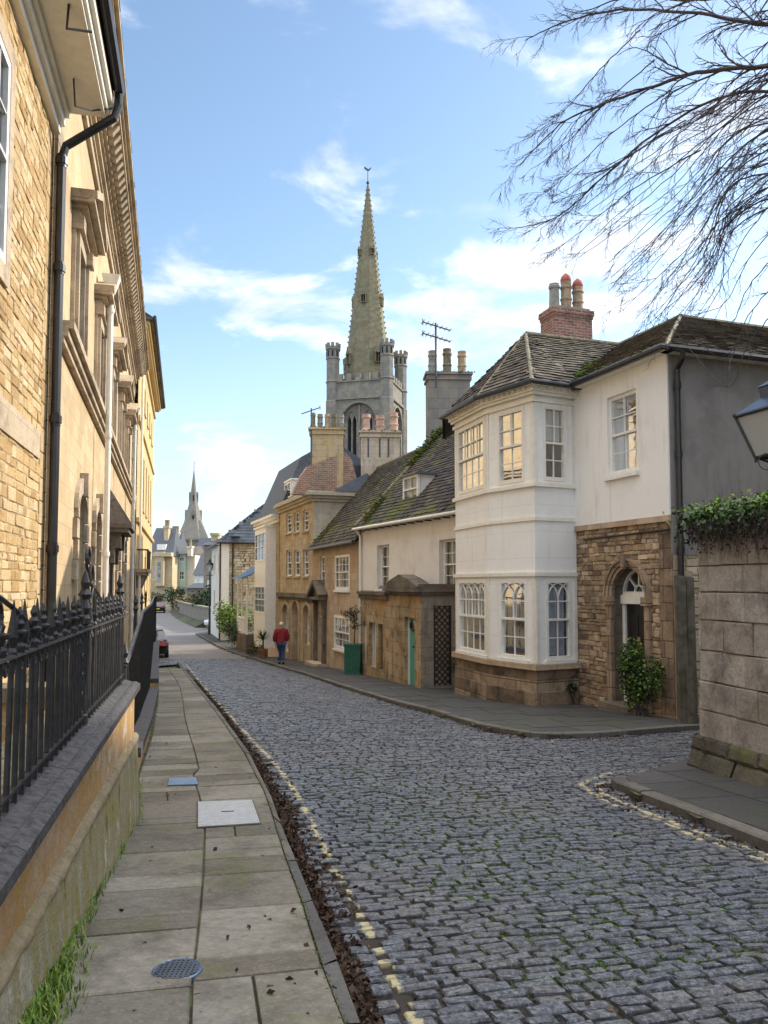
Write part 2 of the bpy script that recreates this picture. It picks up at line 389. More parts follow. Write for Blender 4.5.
masonry('tower_stone', (.19, .18, .168), (.25, .235, .21), (.12, .11, .10), .8, .4, .008, bmp=.4, st=.4, stain=(.15, .14, .13), tint=(.42, .35, .22), tn=.4, streak=.25)
masonry('spire_stone', (.18, .15, .095), (.235, .195, .125), (.13, .11, .075), .7, .35, .008, bmp=.4, st=.45, stain=(.13, .12, .09), tint=(.25, .27, .17), tn=.6, streak=.3)
masonry('far_spire_stone', (.23, .21, .18), (.28, .255, .215), (.18, .165, .14), .9, .45, .008, bmp=.2, st=.4, stain=(.17, .16, .14), streak=.3)
masonry('far_cream', (.55, .44, .27), (.62, .50, .33), (.42, .34, .22), .6, .3, .006, bmp=.2, st=.25, stain=(.2, .16, .1))
masonry('far_grey', (.22, .195, .155), (.29, .255, .205), (.2, .18, .15), .5, .25, .01, bmp=.3, st=.4, stain=(.12, .11, .1))
def render_mat(name, c, dirt, amt, streak, lines=0.0):
    m, nt, b = newmat(name); uv = coords(nt); pos = coords(nt, 'p')
    mp = ND(nt, 'ShaderNodeMapping'); mp.inputs['Scale'].default_value = (6.0, .5, 1); nt.links.new(uv, mp.inputs[0])
    a1 = mth(nt, 'MULTIPLY', mrange(nt, noise_(nt, mp.outputs[0], 1.0, 5, .6), .52, .75), streak)
    a2 = mth(nt, 'MULTIPLY', mrange(nt, noise_(nt, pos, 1.1, 5, .65), .42, .72), amt)
    col = mixc(nt, a1, c, dirt); col = mixc(nt, a2, col, dirt)
    col = mixc(nt, mrange(nt, noise_(nt, pos, 45, 3, .6), .35, .7, 0, .12), col, dirt)
    if lines:
        wv = ND(nt, 'ShaderNodeSeparateXYZ'); nt.links.new(uv, wv.inputs[0])
        fr = mth(nt, 'FRACT', mth(nt, 'MULTIPLY', wv.outputs[1], 1 / lines)); ln = mth(nt, 'LESS_THAN', fr, .03)
        col = mixc(nt, mth(nt, 'MULTIPLY', ln, .22), col, dirt)
    nt.links.new(col, b.inputs['Base Color']); b.inputs['Roughness'].default_value = .85; b.inputs['Specular IOR Level'].default_value = .25
    bump(nt, b, noise_(nt, pos, 26, 5, .7), .35, .008)
    return m
def wall_mix(name, stops, sc):
    m, nt, b = newmat(name); uv = coords(nt); pos = coords(nt, 'p')
    mp = ND(nt, 'ShaderNodeMapping'); mp.inputs['Scale'].default_value = (2.6 * sc, .7 * sc, 1); nt.links.new(uv, mp.inputs[0])
    f = mth(nt, 'ADD', mth(nt, 'MULTIPLY', noise_(nt, mp.outputs[0], 1.0, 5, .65), .65), mth(nt, 'MULTIPLY', noise_(nt, pos, 7, 5, .7), .35))
    cr = ND(nt, 'ShaderNodeValToRGB'); e = cr.color_ramp.elements
    for i, (c, p) in enumerate(stops):
        q = .36 + .30 * p
        if i == 0: e[0].color = (*c, 1); e[0].position = q
        elif i == len(stops) - 1: e[len(e) - 1].color = (*c, 1); e[len(e) - 1].position = q
        else: x = e.new(q); x.color = (*c, 1)
    nt.links.new(f, cr.inputs[0])
    col = mixc(nt, mrange(nt, noise_(nt, pos, 42, 4, .7), .5, .72, 0, .5), cr.outputs[0], (.12, .09, .06))
    col = mixc(nt, mrange(nt, noise_(nt, pos, 3.1, 5, .7), .56, .68, 0, .7), col, (.66, .62, .55))
    nt.links.new(col, b.inputs['Base Color']); b.inputs['Roughness'].default_value = .88; b.inputs['Specular IOR Level'].default_value = .25
    bump(nt, b, noise_(nt, pos, 22, 6, .72), .9, .02)
render_mat('render_white', (.84, .825, .79), (.42, .38, .31), .20, .38)
render_mat('render_cottage', (.76, .72, .67), (.40, .34, .29), .35, .25)
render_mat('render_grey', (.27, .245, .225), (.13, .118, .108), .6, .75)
render_mat('boards_white', (.84, .835, .81), (.45, .42, .36), .16, .28, .55)
render_mat('render_green', (.42, .55, .48), (.3, .34, .3), .3, .2)
render_mat('render_cream', (.70, .64, .50), (.45, .4, .3), .3, .2)
wall_mix('low_wall_face', [((.52, .40, .26), 0), ((.46, .28, .13), .55), ((.44, .29, .06), .8), ((.20, .14, .085), 1)], 1.4)
wall_mix('plinth_face', [((.42, .385, .30), 0), ((.30, .265, .16), .42), ((.30, .26, .08), .7), ((.085, .07, .04), 1)], 2.6)
plain('paint_white', (.80, .79, .75), .4, var=.03, bmp=.05, c2=(.72, .70, .64))
plain('paint_cream', (.78, .745, .66), .45, var=.05, bmp=.05)
plain('paint_black', (.018, .018, .02), .32, var=.2, spec=.5)
plain('iron_black', (.009, .009, .010), .5, var=.2, bmp=.35, sc=20, c2=(.026, .024, .026), bsc=90)
plain('rail_worn', (.10, .10, .105), .38, .2, var=.2, bmp=.3, sc=25, c2=(.035, .035, .04), bsc=90)
plain('door_teal', (.065, .33, .27), .42, var=.1)
plain('planter_green', (.03, .15, .10), .5, var=.15, bmp=.2)
plain('brass', (.70, .48, .16), .3, 1.0, var=.1)
plain('canopy_blue', (.05, .12, .24), .4, var=.15)
plain('lead', (.16, .18, .21), .5, .3, var=.2, bmp=.2)
plain('pot_clay', (.44, .30, .19), .85, var=.25, bmp=.5, c2=(.20, .16, .11), sc=5, bsc=40)
plain('pot_pink', (.58, .36, .27), .85, var=.2, bmp=.4, c2=(.32, .24, .19), sc=5, bsc=40)
plain('pot_red', (.42, .10, .06), .8, var=.2, bmp=.4, c2=(.25, .09, .06))
plain('pot_grey', (.30, .285, .25), .85, var=.25, bmp=.5, c2=(.16, .16, .12), sc=6, bsc=40)
plain('terracotta', (.33, .15, .08), .8, var=.2, bmp=.3)
plain('timber', (.15, .125, .10), .85, var=.3, bmp=.7, sc=4, c2=(.055, .055, .03), bsc=30)
plain('bark', (.085, .062, .058), .9, var=.3, bmp=.5, sc=3, c2=(.03, .022, .026), bsc=30)
plain('dark_room', (.02, .02, .022), .9, var=.1)
plain('curtain_net', (.62, .63, .62), .9, var=.08, sc=3)
plain('curtain_blue', (.40, .46, .55), .9, var=.1, sc=3)
plain('blind_cream', (.70, .62, .46), .9, var=.08, sc=3)
plain('soil', (.045, .032, .024), .95, var=.3, bmp=.8, sc=12)
plain('cloth_red', (.26, .012, .016), .8, var=.2, bmp=.3)
plain('denim', (.03, .065, .17), .85, var=.2)
plain('skin', (.56, .34, .25), .6, var=.05)
plain('hair_grey', (.55, .52, .47), .8, var=.1)
plain('kraft', (.55, .36, .22), .8, var=.06)
plain('car_black', (.012, .014, .02), .18, var=.1)
plain('car_white', (.75, .77, .8), .22, var=.03)
plain('tyre', (.015, .015, .015), .85, var=.1)
plain('chrome', (.5, .5, .52), .25, .9, var=.1)
plain('lens_red', (.5, .01, .015), .15, var=.1)
plain('plate_yellow', (.75, .6, .06), .4, var=.03)
plain('paper_white', (.75, .75, .75), .6, var=.03)
plain('cover_metal', (.50, .50, .49), .42, .45, var=.12, bmp=.6, sc=18, c2=(.38, .37, .35), bsc=150)
plain('cover_blue', (.14, .20, .30), .35, .4, var=.15, bmp=.3)
plain('slate_band', (.07, .08, .10), .6, var=.2, bmp=.3)
plain('coping_stone', (.085, .078, .078), .74, var=.3, bmp=1.0, sc=26, c2=(.018, .016, .018), bsc=50)
plain('lamp_cap', (.035, .06, .11), .35, var=.2)
plain('lichen_stone', (.23, .19, .13), .85, var=.3, bmp=.8, sc=9, c2=(.10, .10, .05), bsc=30)
plain('sand_yellow', (.62, .44, .05), .8, var=.2)
plain('hood_lead', (.15, .125, .10), .85, var=.3, bmp=.8, sc=8, c2=(.07, .06, .05), bsc=25)
def _():pass
def glassy(name, c, rough=.04, alpha=None):
    m, nt, b = newmat(name)
    if alpha is None:
        pos = coords(nt, 'p'); nt.links.new(mixc(nt, mrange(nt, noise_(nt, pos, 1.4, 3), .4, .65), c, tuple(x * .35 for x in c)), b.inputs['Base Color'])
        b.inputs['Roughness'].default_value = rough; b.inputs['Specular IOR Level'].default_value = .7
        bump(nt, b, noise_(nt, pos, 2.5, 2), .05, .02)
    else:
        nt.nodes.remove(b); out = [n for n in nt.nodes if n.type == 'OUTPUT_MATERIAL'][0]
        tr = ND(nt, 'ShaderNodeBsdfTransparent'); tr.inputs[0].default_value = (.86, .89, .9, 1)
        gl = ND(nt, 'ShaderNodeBsdfGlossy'); gl.inputs['Roughness'].default_value = .02
        fr = ND(nt, 'ShaderNodeFresnel'); fr.inputs[0].default_value = 1.5
        bm = ND(nt, 'ShaderNodeBump'); bm.inputs['Strength'].default_value = .06; bm.inputs['Distance'].default_value = .02
        nt.links.new(noise_(nt, coords(nt, 'p'), 2.2, 2), bm.inputs['Height']); nt.links.new(bm.outputs[0], gl.inputs['Normal'])
        mx = ND(nt, 'ShaderNodeMixShader'); nt.links.new(mth(nt, 'MULTIPLY_ADD', fr.outputs[0], .85, alpha, clamp=True), mx.inputs[0])
        nt.links.new(tr.outputs[0], mx.inputs[1]); nt.links.new(gl.outputs[0], mx.inputs[2]); nt.links.new(mx.outputs[0], out.inputs[0])
    return m
glassy('glass_dark', (.035, .04, .05)); glassy('glass_pale', (.30, .32, .34)); glassy('glass', (1, 1, 1), alpha=.015)
m, nt, b = newmat('lantern_glass'); b.inputs['Base Color'].default_value = (.55, .57, .58, 1); b.inputs['Roughness'].default_value = .25; b.inputs['Transmission Weight'].default_value = .35
by_rnd('slate_roof', [(.042, .035, .028), (.095, .076, .056), (.065, .054, .044), (.17, .14, .10), (.12, .096, .07)], .8, .5, stain=(.10, .09, .06), st=.4, moss=(.12, .12, .03), mossf=.6, mscale=1.2, lo=.55, hi=.70)
by_rnd('slate_dark', [(.032, .026, .021), (.070, .056, .043), (.048, .039, .032), (.115, .093, .07)], .75, .5, stain=(.03, .03, .02), st=.3, moss=(.10, .11, .02), mossf=.9, mscale=.9, lo=.50, hi=.64)
by_rnd('slate_blue', [(.07, .085, .11), (.11, .13, .16), (.09, .105, .13)], .6, .3, stain=(.06, .06, .06), st=.3)
by_rnd('paving', [(.105, .092, .070), (.20, .178, .140), (.15, .135, .108), (.255, .23, .185), (.17, .15, .125), (.125, .105, .078), (.215, .195, .165)], .78, .7, stain=(.07, .058, .04), st=.75, moss=(.11, .12, .03), mossf=.42, nsc=9, mscale=1.6, bd=.02, speck=.10)
by_rnd('paving_dark', [(0.0527, 0.0496, 0.0484), (0.0682, 0.0651, 0.0620), (0.0620, 0.0589, 0.0570)], .72, .7, stain=(.045, .04, .035), st=.6, moss=(.05, .07, .02), mossf=.4, nsc=9, bd=.02)
by_rnd('kerb_stone', [(0.1080, 0.1008, 0.0864), (0.1440, 0.1296, 0.1080), (0.0864, 0.0828, 0.0792)], .8, .7, stain=(.06, .05, .04), st=.5, nsc=12, bd=.02)
by_rnd('leaf_brown', [(.024, .014, .010), (.050, .027, .018), (.105, .066, .042), (.036, .020, .014)], .8, 0, spec=.2)
by_rnd('leaf_green', [(.025, .06, .012), (.05, .10, .02), (.09, .15, .03), (.035, .08, .018)], .45, 0, spec=.4)
by_rnd('leaf_bright', [(.10, .20, .03), (.17, .28, .04), (.26, .34, .05), (.06, .13, .02)], .5, 0, spec=.35)
by_rnd('leaf_dark', [(.012, .025, .008), (.022, .045, .012), (.035, .06, .016)], .5, 0, spec=.3)
by_rnd('leaf_tan', [(.16, .12, .05), (.22, .16, .07), (.10, .09, .035)], .8, 0)
by_rnd('moss', [(.055, .08, .012), (.09, .12, .018), (.14, .165, .03), (.04, .06, .012)], .95, .6, nsc=40)
# setts: yellow road lines are painted on them (uv2 = metres across from each line, see road)
m, nt, b = newmat('sett'); pos = coords(nt, 'p')
a = ND(nt, 'ShaderNodeAttribute'); a.attribute_name = 'rnd'
cr = ND(nt, 'ShaderNodeValToRGB'); e = cr.color_ramp.elements; e[0].color = (.034, .037, .044, 1); e[1].color = (.150, .150, .152, 1)
x = e.new(.35); x.color = (.080, .084, .096, 1); x = e.new(.7); x.color = (.064, .072, .092, 1); x = e.new(.9); x.color = (.10, .092, .082, 1)
nt.links.new(a.outputs['Fac'], cr.inputs[0])
col = mixc(nt, mrange(nt, noise_(nt, pos, 48, 5, .8), .47, .60, 0, .72), cr.outputs[0], (.27, .285, .315))
col = mixc(nt, mrange(nt, noise_(nt, pos, 30, 5, .75), .49, .60, 0, .9), col, (.020, .022, .030))
col = mixc(nt, mrange(nt, noise_(nt, pos, .35, 3, .5), .45, .7, 0, .35), col, (.15, .13, .105))
ln = ND(nt, 'ShaderNodeAttribute'); ln.attribute_name = 'line'
lm = mth(nt, 'SUBTRACT', 1.0, mrange(nt, mth(nt, 'ADD', mth(nt, 'ABSOLUTE', ln.outputs['Fac']), mth(nt, 'MULTIPLY', mth(nt, 'SUBTRACT', noise_(nt, pos, 16, 4, .7), .5), .10)), .018, .031))
lm = mth(nt, 'MULTIPLY', lm, mrange(nt, noise_(nt, pos, 5, 4, .7), .40, .50))
col = mixc(nt, mth(nt, 'MULTIPLY', lm, .92), col, (.50, .42, .22))
ms = ND(nt, 'ShaderNodeAttribute'); ms.attribute_name = 'side'
col = mixc(nt, ms.outputs['Fac'], col, (.035, .03, .024))
nt.links.new(col, b.inputs['Base Color'])
nt.links.new(mrange(nt, noise_(nt, pos, 30, 4, .7), .35, .7, .27, .58), b.inputs['Roughness']); b.inputs['Specular IOR Level'].default_value = .55
bump(nt, b, noise_(nt, pos, 34, 6, .72), .85, .014)
m, nt, b = newmat('joint'); pos = coords(nt, 'p')
gp = ND(nt, 'ShaderNodeAttribute'); gp.attribute_name = 'green'
g = mth(nt, 'MULTIPLY', mrange(nt, noise_(nt, pos, 2.0, 5, .75), .36, .52), gp.outputs['Fac'])
col = mixc(nt, mrange(nt, noise_(nt, pos, 9, 4, .7), .35, .7), (.050, .035, .025), (.020, .014, .010))
col = mixc(nt, g, col, (.075, .14, .02)); nt.links.new(col, b.inputs['Base Color']); b.inputs['Roughness'].default_value = .95
bump(nt, b, noise_(nt, pos, 50, 5, .7), .9, .02)
m, nt, b = newmat('joint_moss'); pos = coords(nt, 'p')
col = mixc(nt, mrange(nt, noise_(nt, pos, 3.5, 4, .7), .42, .62), (.045, .036, .024), (.10, .12, .025)); nt.links.new(col, b.inputs['Base Color']); b.inputs['Roughness'].default_value = .95
m, nt, b = newmat('road_far'); uv = coords(nt); pos = coords(nt, 'p')
br = ND(nt, 'ShaderNodeTexBrick'); nt.links.new(uv, br.inputs[0]); br.inputs['Scale'].default_value = 1; br.inputs['Brick Width'].default_value = .2; br.inputs['Row Height'].default_value = .12; br.inputs['Mortar Size'].default_value = .012
br.inputs['Color1'].default_value = (.125, .12, .12, 1); br.inputs['Color2'].default_value = (.18, .17, .165, 1); br.inputs['Mortar'].default_value = (.11, .09, .075, 1)
nt.links.new(mixc(nt, mrange(nt, noise_(nt, pos, .5, 5, .6), .4, .7, 0, .4), br.outputs[0], (.22, .19, .175)), b.inputs['Base Color']); b.inputs['Roughness'].default_value = .8
m, nt, b = newmat('ground_mat'); pos = coords(nt, 'p')
nt.links.new(mixc(nt, mrange(nt, noise_(nt, pos, .3, 5, .6), .4, .65), (.06, .05, .035), (.07, .09, .03)), b.inputs['Base Color']); b.inputs['Roughness'].default_value = .95

# single stones, one tone each
by_rnd('st_gold', [(.36, .23, .10), (.50, .34, .16), (.60, .46, .27), (.54, .40, .20), (.42, .28, .13), (.64, .52, .34)], .9, .9, stain=(.26, .17, .08), st=.35, nsc=14, bd=.02)
by_rnd('st_brown', [(0.1664, 0.1152, 0.0768), (0.3840, 0.2688, 0.1664), (0.5376, 0.4096, 0.2688), (0.2816, 0.1920, 0.1216), (0.4608, 0.3200, 0.1920), (0.6400, 0.5120, 0.3584), (0.2176, 0.1536, 0.1024)], .9, .9, stain=(.06, .045, .035), st=.65, nsc=14, bd=.02)
by_rnd('st_base', [(0.1615, 0.1148, 0.0765), (0.2550, 0.1785, 0.1190), (0.3230, 0.2380, 0.1615), (0.2040, 0.1445, 0.0935)], .9, .7, stain=(.04, .034, .028), st=.85, nsc=12, bd=.015)
by_rnd('st_garden', [(.24, .21, .18), (.33, .29, .25), (.40, .355, .31), (.29, .25, .215), (.36, .33, .30)], .92, .9, stain=(.10, .08, .062), st=.75, moss=(.13, .12, .035), mossf=.35, mscale=1.6, nsc=11, bd=.02, lo=.56, hi=.7)
by_rnd('st_foot', [(.09, .08, .055), (.13, .11, .075), (.07, .06, .045)], .92, 1.0, stain=(.03, .026, .02), st=.7, moss=(.12, .13, .025), mossf=.7, mscale=2.2, nsc=12, bd=.03, lo=.5, hi=.62)
by_rnd('st_gable', [(.42, .33, .21), (.56, .46, .32), (.66, .57, .43), (.48, .38, .25), (.60, .49, .33)], .9, .8, stain=(.24, .18, .11), st=.4, nsc=12, bd=.02)
by_rnd('st_ledge', [(.16, .12, .07), (.26, .20, .12), (.34, .28, .18), (.12, .09, .05)], .92, 1.0, stain=(.07, .055, .03), st=.5, moss=(.20, .17, .05), mossf=.5, mscale=3, nsc=16, bd=.02)
plain('mortar_gold', (.46, .34, .20), .95, var=.15, bmp=.8, sc=6, bsc=60)
plain('mortar_brown', (.22, .165, .11), .95, var=.2, bmp=.8, sc=6, bsc=60)
plain('mortar_dark', (.075, .06, .045), .95, var=.2, bmp=.8, sc=6, bsc=60)
by_rnd('joint_green', [(.045, .085, .012), (.075, .14, .022), (.11, .19, .03)], .8, 0, spec=.2)
# ------------------------------------------------------------------ the ground, road, pavements
ROAD_DZ = -0.09
def gl(pxs, dz=0.0): return [G(x, y, dz) for x, y in pxs]
def xat(poly, Y):
    """x of a polyline (sorted by y) at depth Y"""
    for a, b in zip(poly, poly[1:]):
        if a.y <= Y <= b.y: return a.x + (b.x - a.x) * (Y - a.y) / (b.y - a.y)
    a, b = (poly[0], poly[1]) if Y < poly[0].y else (poly[-2], poly[-1])
    return a.x + (b.x - a.x) * (Y - a.y) / (b.y - a.y)
V2 = lambda x, y: Vector((x, y, 0))
KL = gl([(362, 1024), (338, 960), (313, 900), (296, 859), (280, 820), (272, 797), (250, 753), (213, 703), (180, 662)])
KL = [V2(KL[0].x + .62, KL[0].y - 2.6)] + KL
KI = gl([(345, 1024), (323, 966), (303, 903), (287, 860), (272, 812), (264, 790), (245, 753), (209, 703), (177, 662)])
KI = [V2(KI[0].x + .62, KI[0].y - 2.6)] + KI
PL = [V2(-.45, 0.0), V2(-.72, 1.0), V2(-1.30, 3.0), V2(-2.12, 6.95), V2(-2.62, 8.6)] + gl([(151, 740), (158, 702), (158, 673), (156, 660)])
PL[3] = V2(-2.10, 6.9)
YL = gl([(409, 1015), (393, 980), (367, 929), (348, 892), (335, 872), (317.5, 834), (297, 794), (277, 766), (237, 724), (213, 697), (186, 664)], ROAD_DZ)
YL = [V2(YL[0].x + .6, YL[0].y - 2.4)] + YL
YR1 = gl([(700, 766), (640, 771), (604, 774), (580, 784.5), (596, 796), (626, 810), (665, 823), (694, 836.5), (730, 848), (768, 862)], ROAD_DZ)
YR1 += [YR1[-1] + (YR1[-1] - YR1[-3]) * 2]
YR2 = gl([(609, 781), (594, 785), (603, 794), (623, 803), (659, 817), (706, 835), (742, 847), (768, 855)], ROAD_DZ)
YR2 += [YR2[-1] + (YR2[-1] - YR2[-3]) * 2]
KN = gl([(196, 633), (218, 645.5), (254, 658), (306, 673), (396, 701), (430, 709), (480, 724), (500, 727.5), (530, 732), (563, 733), (600, 732), (627, 730), (676, 726)])
KN += [KN[-1] + Vector((.942, .335, 0)) * t for t in (3, 12)]
KS = gl([(611, 777), (617, 782), (640, 791), (700, 813), (768, 839)])
KS += [KS[-1] + (KS[-1] - KS[-2]) * t for t in (2, 8)]
WALLC = G(703, 765)                      # foot of the corner of the garden wall
SIDE_S = [V2(WALLC.x + .944 * t, WALLC.y + .33 * t) for t in (16, 0)]
# road outline, anticlockwise from near left
ROAD = [V2(p.x, p.y) for p in KL] + [V2(-11.0, 31.6), V2(-12.4, 38), V2(-16.0, 52), V2(-19.5, 66)] + [V2(-16.5, 68)] + [V2(p.x, p.y) for p in KN] + SIDE_S + [V2(p.x, p.y) for p in KS]
def inside(xy, poly):
    x, y = xy[:, 0], xy[:, 1]; c = np.zeros(len(x), bool); n = len(poly)
    for i in range(n):
        a, b = poly[i], poly[(i + 1) % n]
        if abs(a.y - b.y) < 1e-9: continue
        k = ((a.y > y) != (b.y > y)) & (x < (b.x - a.x) * (y - a.y) / (b.y - a.y) + a.x); c ^= k
    return c
def signed(xy, line):
    """signed distance to the nearest segment of a polyline"""
    best = np.full(len(xy), 1e9); out = np.full(len(xy), 9.0)
    for a, b in zip(line, line[1:]):
        d = np.array([b.x - a.x, b.y - a.y]); L = np.hypot(*d); d /= L
        r = xy - np.array([a.x, a.y]); t = np.clip(r @ d, 0, L); q = r - t[:, None] * d
        dist = np.hypot(q[:, 0], q[:, 1]); sg = np.sign(d[0] * r[:, 1] - d[1] * r[:, 0]); sg[sg == 0] = 1
        k = dist < best; best[k] = dist[k]; out[k] = (dist * sg)[k]
    return out
zgv = np.vectorize(zg)

# open country: one sheet to the horizon
mb = MB()
ys = [-300, -60, -20, -8, -3, 0, 3, 6, 9, 12, 15, 20, 25, 30, 36, 42, 50, 58, 66, 80, 95, 110, 140, 200, 400, 1000, 3000]
xs = [-2500, -600, -150, -60, -30, -15, 0, 15, 30, 60, 150, 600, 2500]
for i, y in enumerate(ys):
    for x in xs: mb.v.append((x, y, zg(y) - .19))
for i in range(len(ys) - 1):
    for j in range(len(xs) - 1):
        a = i * len(xs) + j; mb.f.append((a, a + 1, a + len(xs) + 1, a + len(xs))); mb.m.append(0); mb.r.append(.5)
prop(mb.build('ground', M['ground_mat'], smooth=True), kind='structure')

# ---- the cobbled road: a bed and some twenty thousand setts
E_ = np.array([-.2605, .9655]); Pd = np.array([.9655, .2605])
def grid_sheet(name, poly, step, dz, mat, y0, y1, green=None, kind='structure'):
    xs_ = np.arange(min(p.x for p in poly) - step, max(p.x for p in poly) + step, step)
    vid = {}; V = []; F_ = []
    def vert(x, y):
        k = (round(x / step), round(y / step))
        if k not in vid: vid[k] = len(V); V.append((x, y, zg(y) + dz))
        return vid[k]
    cx = []
    ys_ = np.arange(y0, y1, step)
    gx, gy = np.meshgrid(xs_ + step / 2, ys_ + step / 2)
    ins = inside(np.stack([gx.ravel(), gy.ravel()], 1), poly).reshape(gx.shape)
    for j in range(len(ys_)):
        for i in range(len(xs_)):
            if ins[j, i]:
                x, y = xs_[i], ys_[j]
                F_.append((vert(x, y), vert(x + step, y), vert(x + step, y + step), vert(x, y + step)))
    me = bpy.data.meshes.new(name); me.from_pydata(V, [], F_); me.materials.append(mat)
    metric_uv(me, np.zeros(3))
    a = me.attributes.new('green', 'FLOAT', 'POINT')
    vals = [green(v[0], v[1]) if green else 0 for v in V]; a.data.foreach_set('value', vals)
    o = bpy.data.objects.new(name, me); COL.objects.link(o); o['kind'] = kind
    return o
def greenf(x, y):
    v = math.exp(-(((x - .45 + .27 * (y - 7)) / 1.15) ** 2 + ((y - 7.0) / 2.3) ** 2)) * 1.3
    v += .12 * math.exp(-((x - 1.0) / 1.6) ** 2 - ((y - 5) / 2.5) ** 2)
    return min(1, v + .04) * min(1, max(0, (x - xat(KL, y) - .45) / .4))
grow = lambda poly, c=0: poly
RB = [V2(p.x - .12, p.y) for p in KL] + ROAD[len(KL):len(ROAD) - len(KS) - 2] + SIDE_S + [V2(p.x + .2, p.y) for p in KS]
grid_sheet('road_bed', RB, .1, ROAD_DZ - .017, M['joint'], -3, 41, greenf)
nr = np.random.default_rng(3)
cx_, cy_, cl_, cw_ = [], [], [], []
s = -3.5
S1 = 43.0
while s < S1:
    h = .084 + .006 * nr.standard_normal() if s < 14 else .10
    h = max(.07, h)
    t = -9 + nr.random() * .2; row = []
    while t < 24:
        l = float(np.clip(.162 + .034 * nr.standard_normal(), .09, .25)) if s < 16 else float(np.clip(.19 + .03 * nr.standard_normal(), .12, .27))
        row.append((t + l / 2, l)); t += l
    row = np.array(row)
    wob = .010 * np.sin(row[:, 0] * 1.1 + s * .5) + .004 * np.sin(row[:, 0] * 4.1 - s)
    cx_.append(row[:, 0]); cy_.append(s + h / 2 + wob); cl_.append(row[:, 1]); cw_.append(np.full(len(row), h)); s += h
ct = np.concatenate(cx_); cs = np.concatenate(cy_); cl = np.concatenate(cl_); cw = np.concatenate(cw_)
XY = cs[:, None] * E_ + ct[:, None] * Pd
keep = inside(XY, ROAD) & (XY[:, 1] < 40.5)
dk = signed(XY, KL); keep &= ~((np.abs(dk) < np.where(XY[:, 1] < 6.0, .215, .19)) & (XY[:, 1] < 31.5))
vis = (np.abs(XY[:, 0] - 0) < .60 * XY[:, 1] + 1.2) & (XY[:, 1] > .8)
keep &= vis
XY, cl, cw = XY[keep], cl[keep], cw[keep]; ang = np.full(len(XY), math.atan2(Pd[1], Pd[0])) + nr.normal(0, .016, len(XY))
# one run of setts laid lengthwise beside the gutter
gxy, gan = [], []
for a, b in zip(KL, KL[1:]):
    if a.y > 5.6: break
    L = math.hypot(b.x - a.x, b.y - a.y); d = ((b.x - a.x) / L, (b.y - a.y) / L); nrm = (d[1], -d[0]); t = 0.08
    while t < L:
        for off in (.135,):
            gxy.append((a.x + d[0] * t + nrm[0] * (off + .05 * nr.random()), a.y + d[1] * t + nrm[1] * off)); gan.append(math.atan2(d[1], d[0]))
        t += .14 + .02 * nr.random()
XY = np.concatenate([XY, np.array(gxy)]); cl = np.concatenate([cl, np.full(len(gxy), .115)]); cw = np.concatenate([cw, np.full(len(gxy), .115)]); ang = np.concatenate([ang, np.array(gan)])
n = len(XY); print('setts', n); SETT_XY, SETT_N, SETT_L, SETT_W = XY, n, cl, cw
ca, sa = np.cos(ang), np.sin(ang); SETT_CA, SETT_SA = ca, sa
zc = zgv(XY[:, 1]); SETT_Z = zc; slope = (zgv(XY[:, 1] + .5) - zgv(XY[:, 1] - .5))
gap = .0065 + .005 * nr.random(n)
lift = .004 * nr.standard_normal(n); tx = .035 * nr.standard_normal(n); ty = .045 * nr.standard_normal(n)
corn = np.array([(-1, -1), (1, -1), (1, 1), (-1, 1)], float)
rings = []
for inset, zo, jit in ((0.0, -.024, .0), (.003, -.004, .0035), (.009, .0042, .0035)):
    hx = cl / 2 - gap - inset; hy = cw / 2 - gap - inset
    for c in corn:
        px_ = c[0] * hx + nr.normal(0, jit, n) if jit else c[0] * hx
        py_ = c[1] * hy + nr.normal(0, jit * .55, n) if jit else c[1] * hy
        x = XY[:, 0] + px_ * ca - py_ * sa; y = XY[:, 1] + px_ * sa + py_ * ca
        z = zc + slope * (y - XY[:, 1]) + ROAD_DZ + zo + (lift + px_ * tx + py_ * ty + (nr.normal(0, .0012, n)) if zo > -.02 else 0)
        rings.append(np.stack([x, y, z], 1))
Vv = np.stack(rings, 1).reshape(-1, 3)           # n*12
fq = []
for r_ in (0, 4):
    for k in range(4): fq.append((r_ + k, r_ + (k + 1) % 4, r_ + 4 + (k + 1) % 4, r_ + 4 + k))
fq.append((8, 9, 10, 11)); fq = np.array(fq)
Ff = (np.arange(n)[:, None, None] * 12 + fq[None]).reshape(-1, 4)
me = bpy.data.meshes.new('road')
me.vertices.add(len(Vv)); me.vertices.foreach_set('co', Vv.ravel())
me.loops.add(len(Ff) * 4); me.loops.foreach_set('vertex_index', Ff.ravel().astype(np.int32))
me.polygons.add(len(Ff)); me.polygons.foreach_set('loop_start', np.arange(0, len(Ff) * 4, 4, dtype=np.int32)); me.update(calc_edges=True)
a = me.attributes.new('rnd', 'FLOAT', 'FACE'); a.data.foreach_set('value', np.repeat(nr.random(n), 9))
a = me.attributes.new('side', 'FLOAT', 'POINT'); a.data.foreach_set('value', np.tile(np.array([1.] * 4 + [.25] * 4 + [0.] * 4), n))
L3 = [signed(XY, q) for q in (YL, YR1, YR2)]
near = np.argmin(np.abs(np.stack(L3)), 0)
LV = np.stack([signed(Vv[:, :2], q) for q in (YL, YR1, YR2)]); lv = LV[np.repeat(near, 12), np.arange(len(Vv))]
a = me.attributes.new('line', 'FLOAT', 'POINT'); a.data.foreach_set('value', lv)
me.polygons.foreach_set('use_smooth', np.zeros(len(Ff), bool)); me.materials.append(M['sett']); me.validate()
road = bpy.data.objects.new('road', me); COL.objects.link(road); road['kind'] = 'structure'
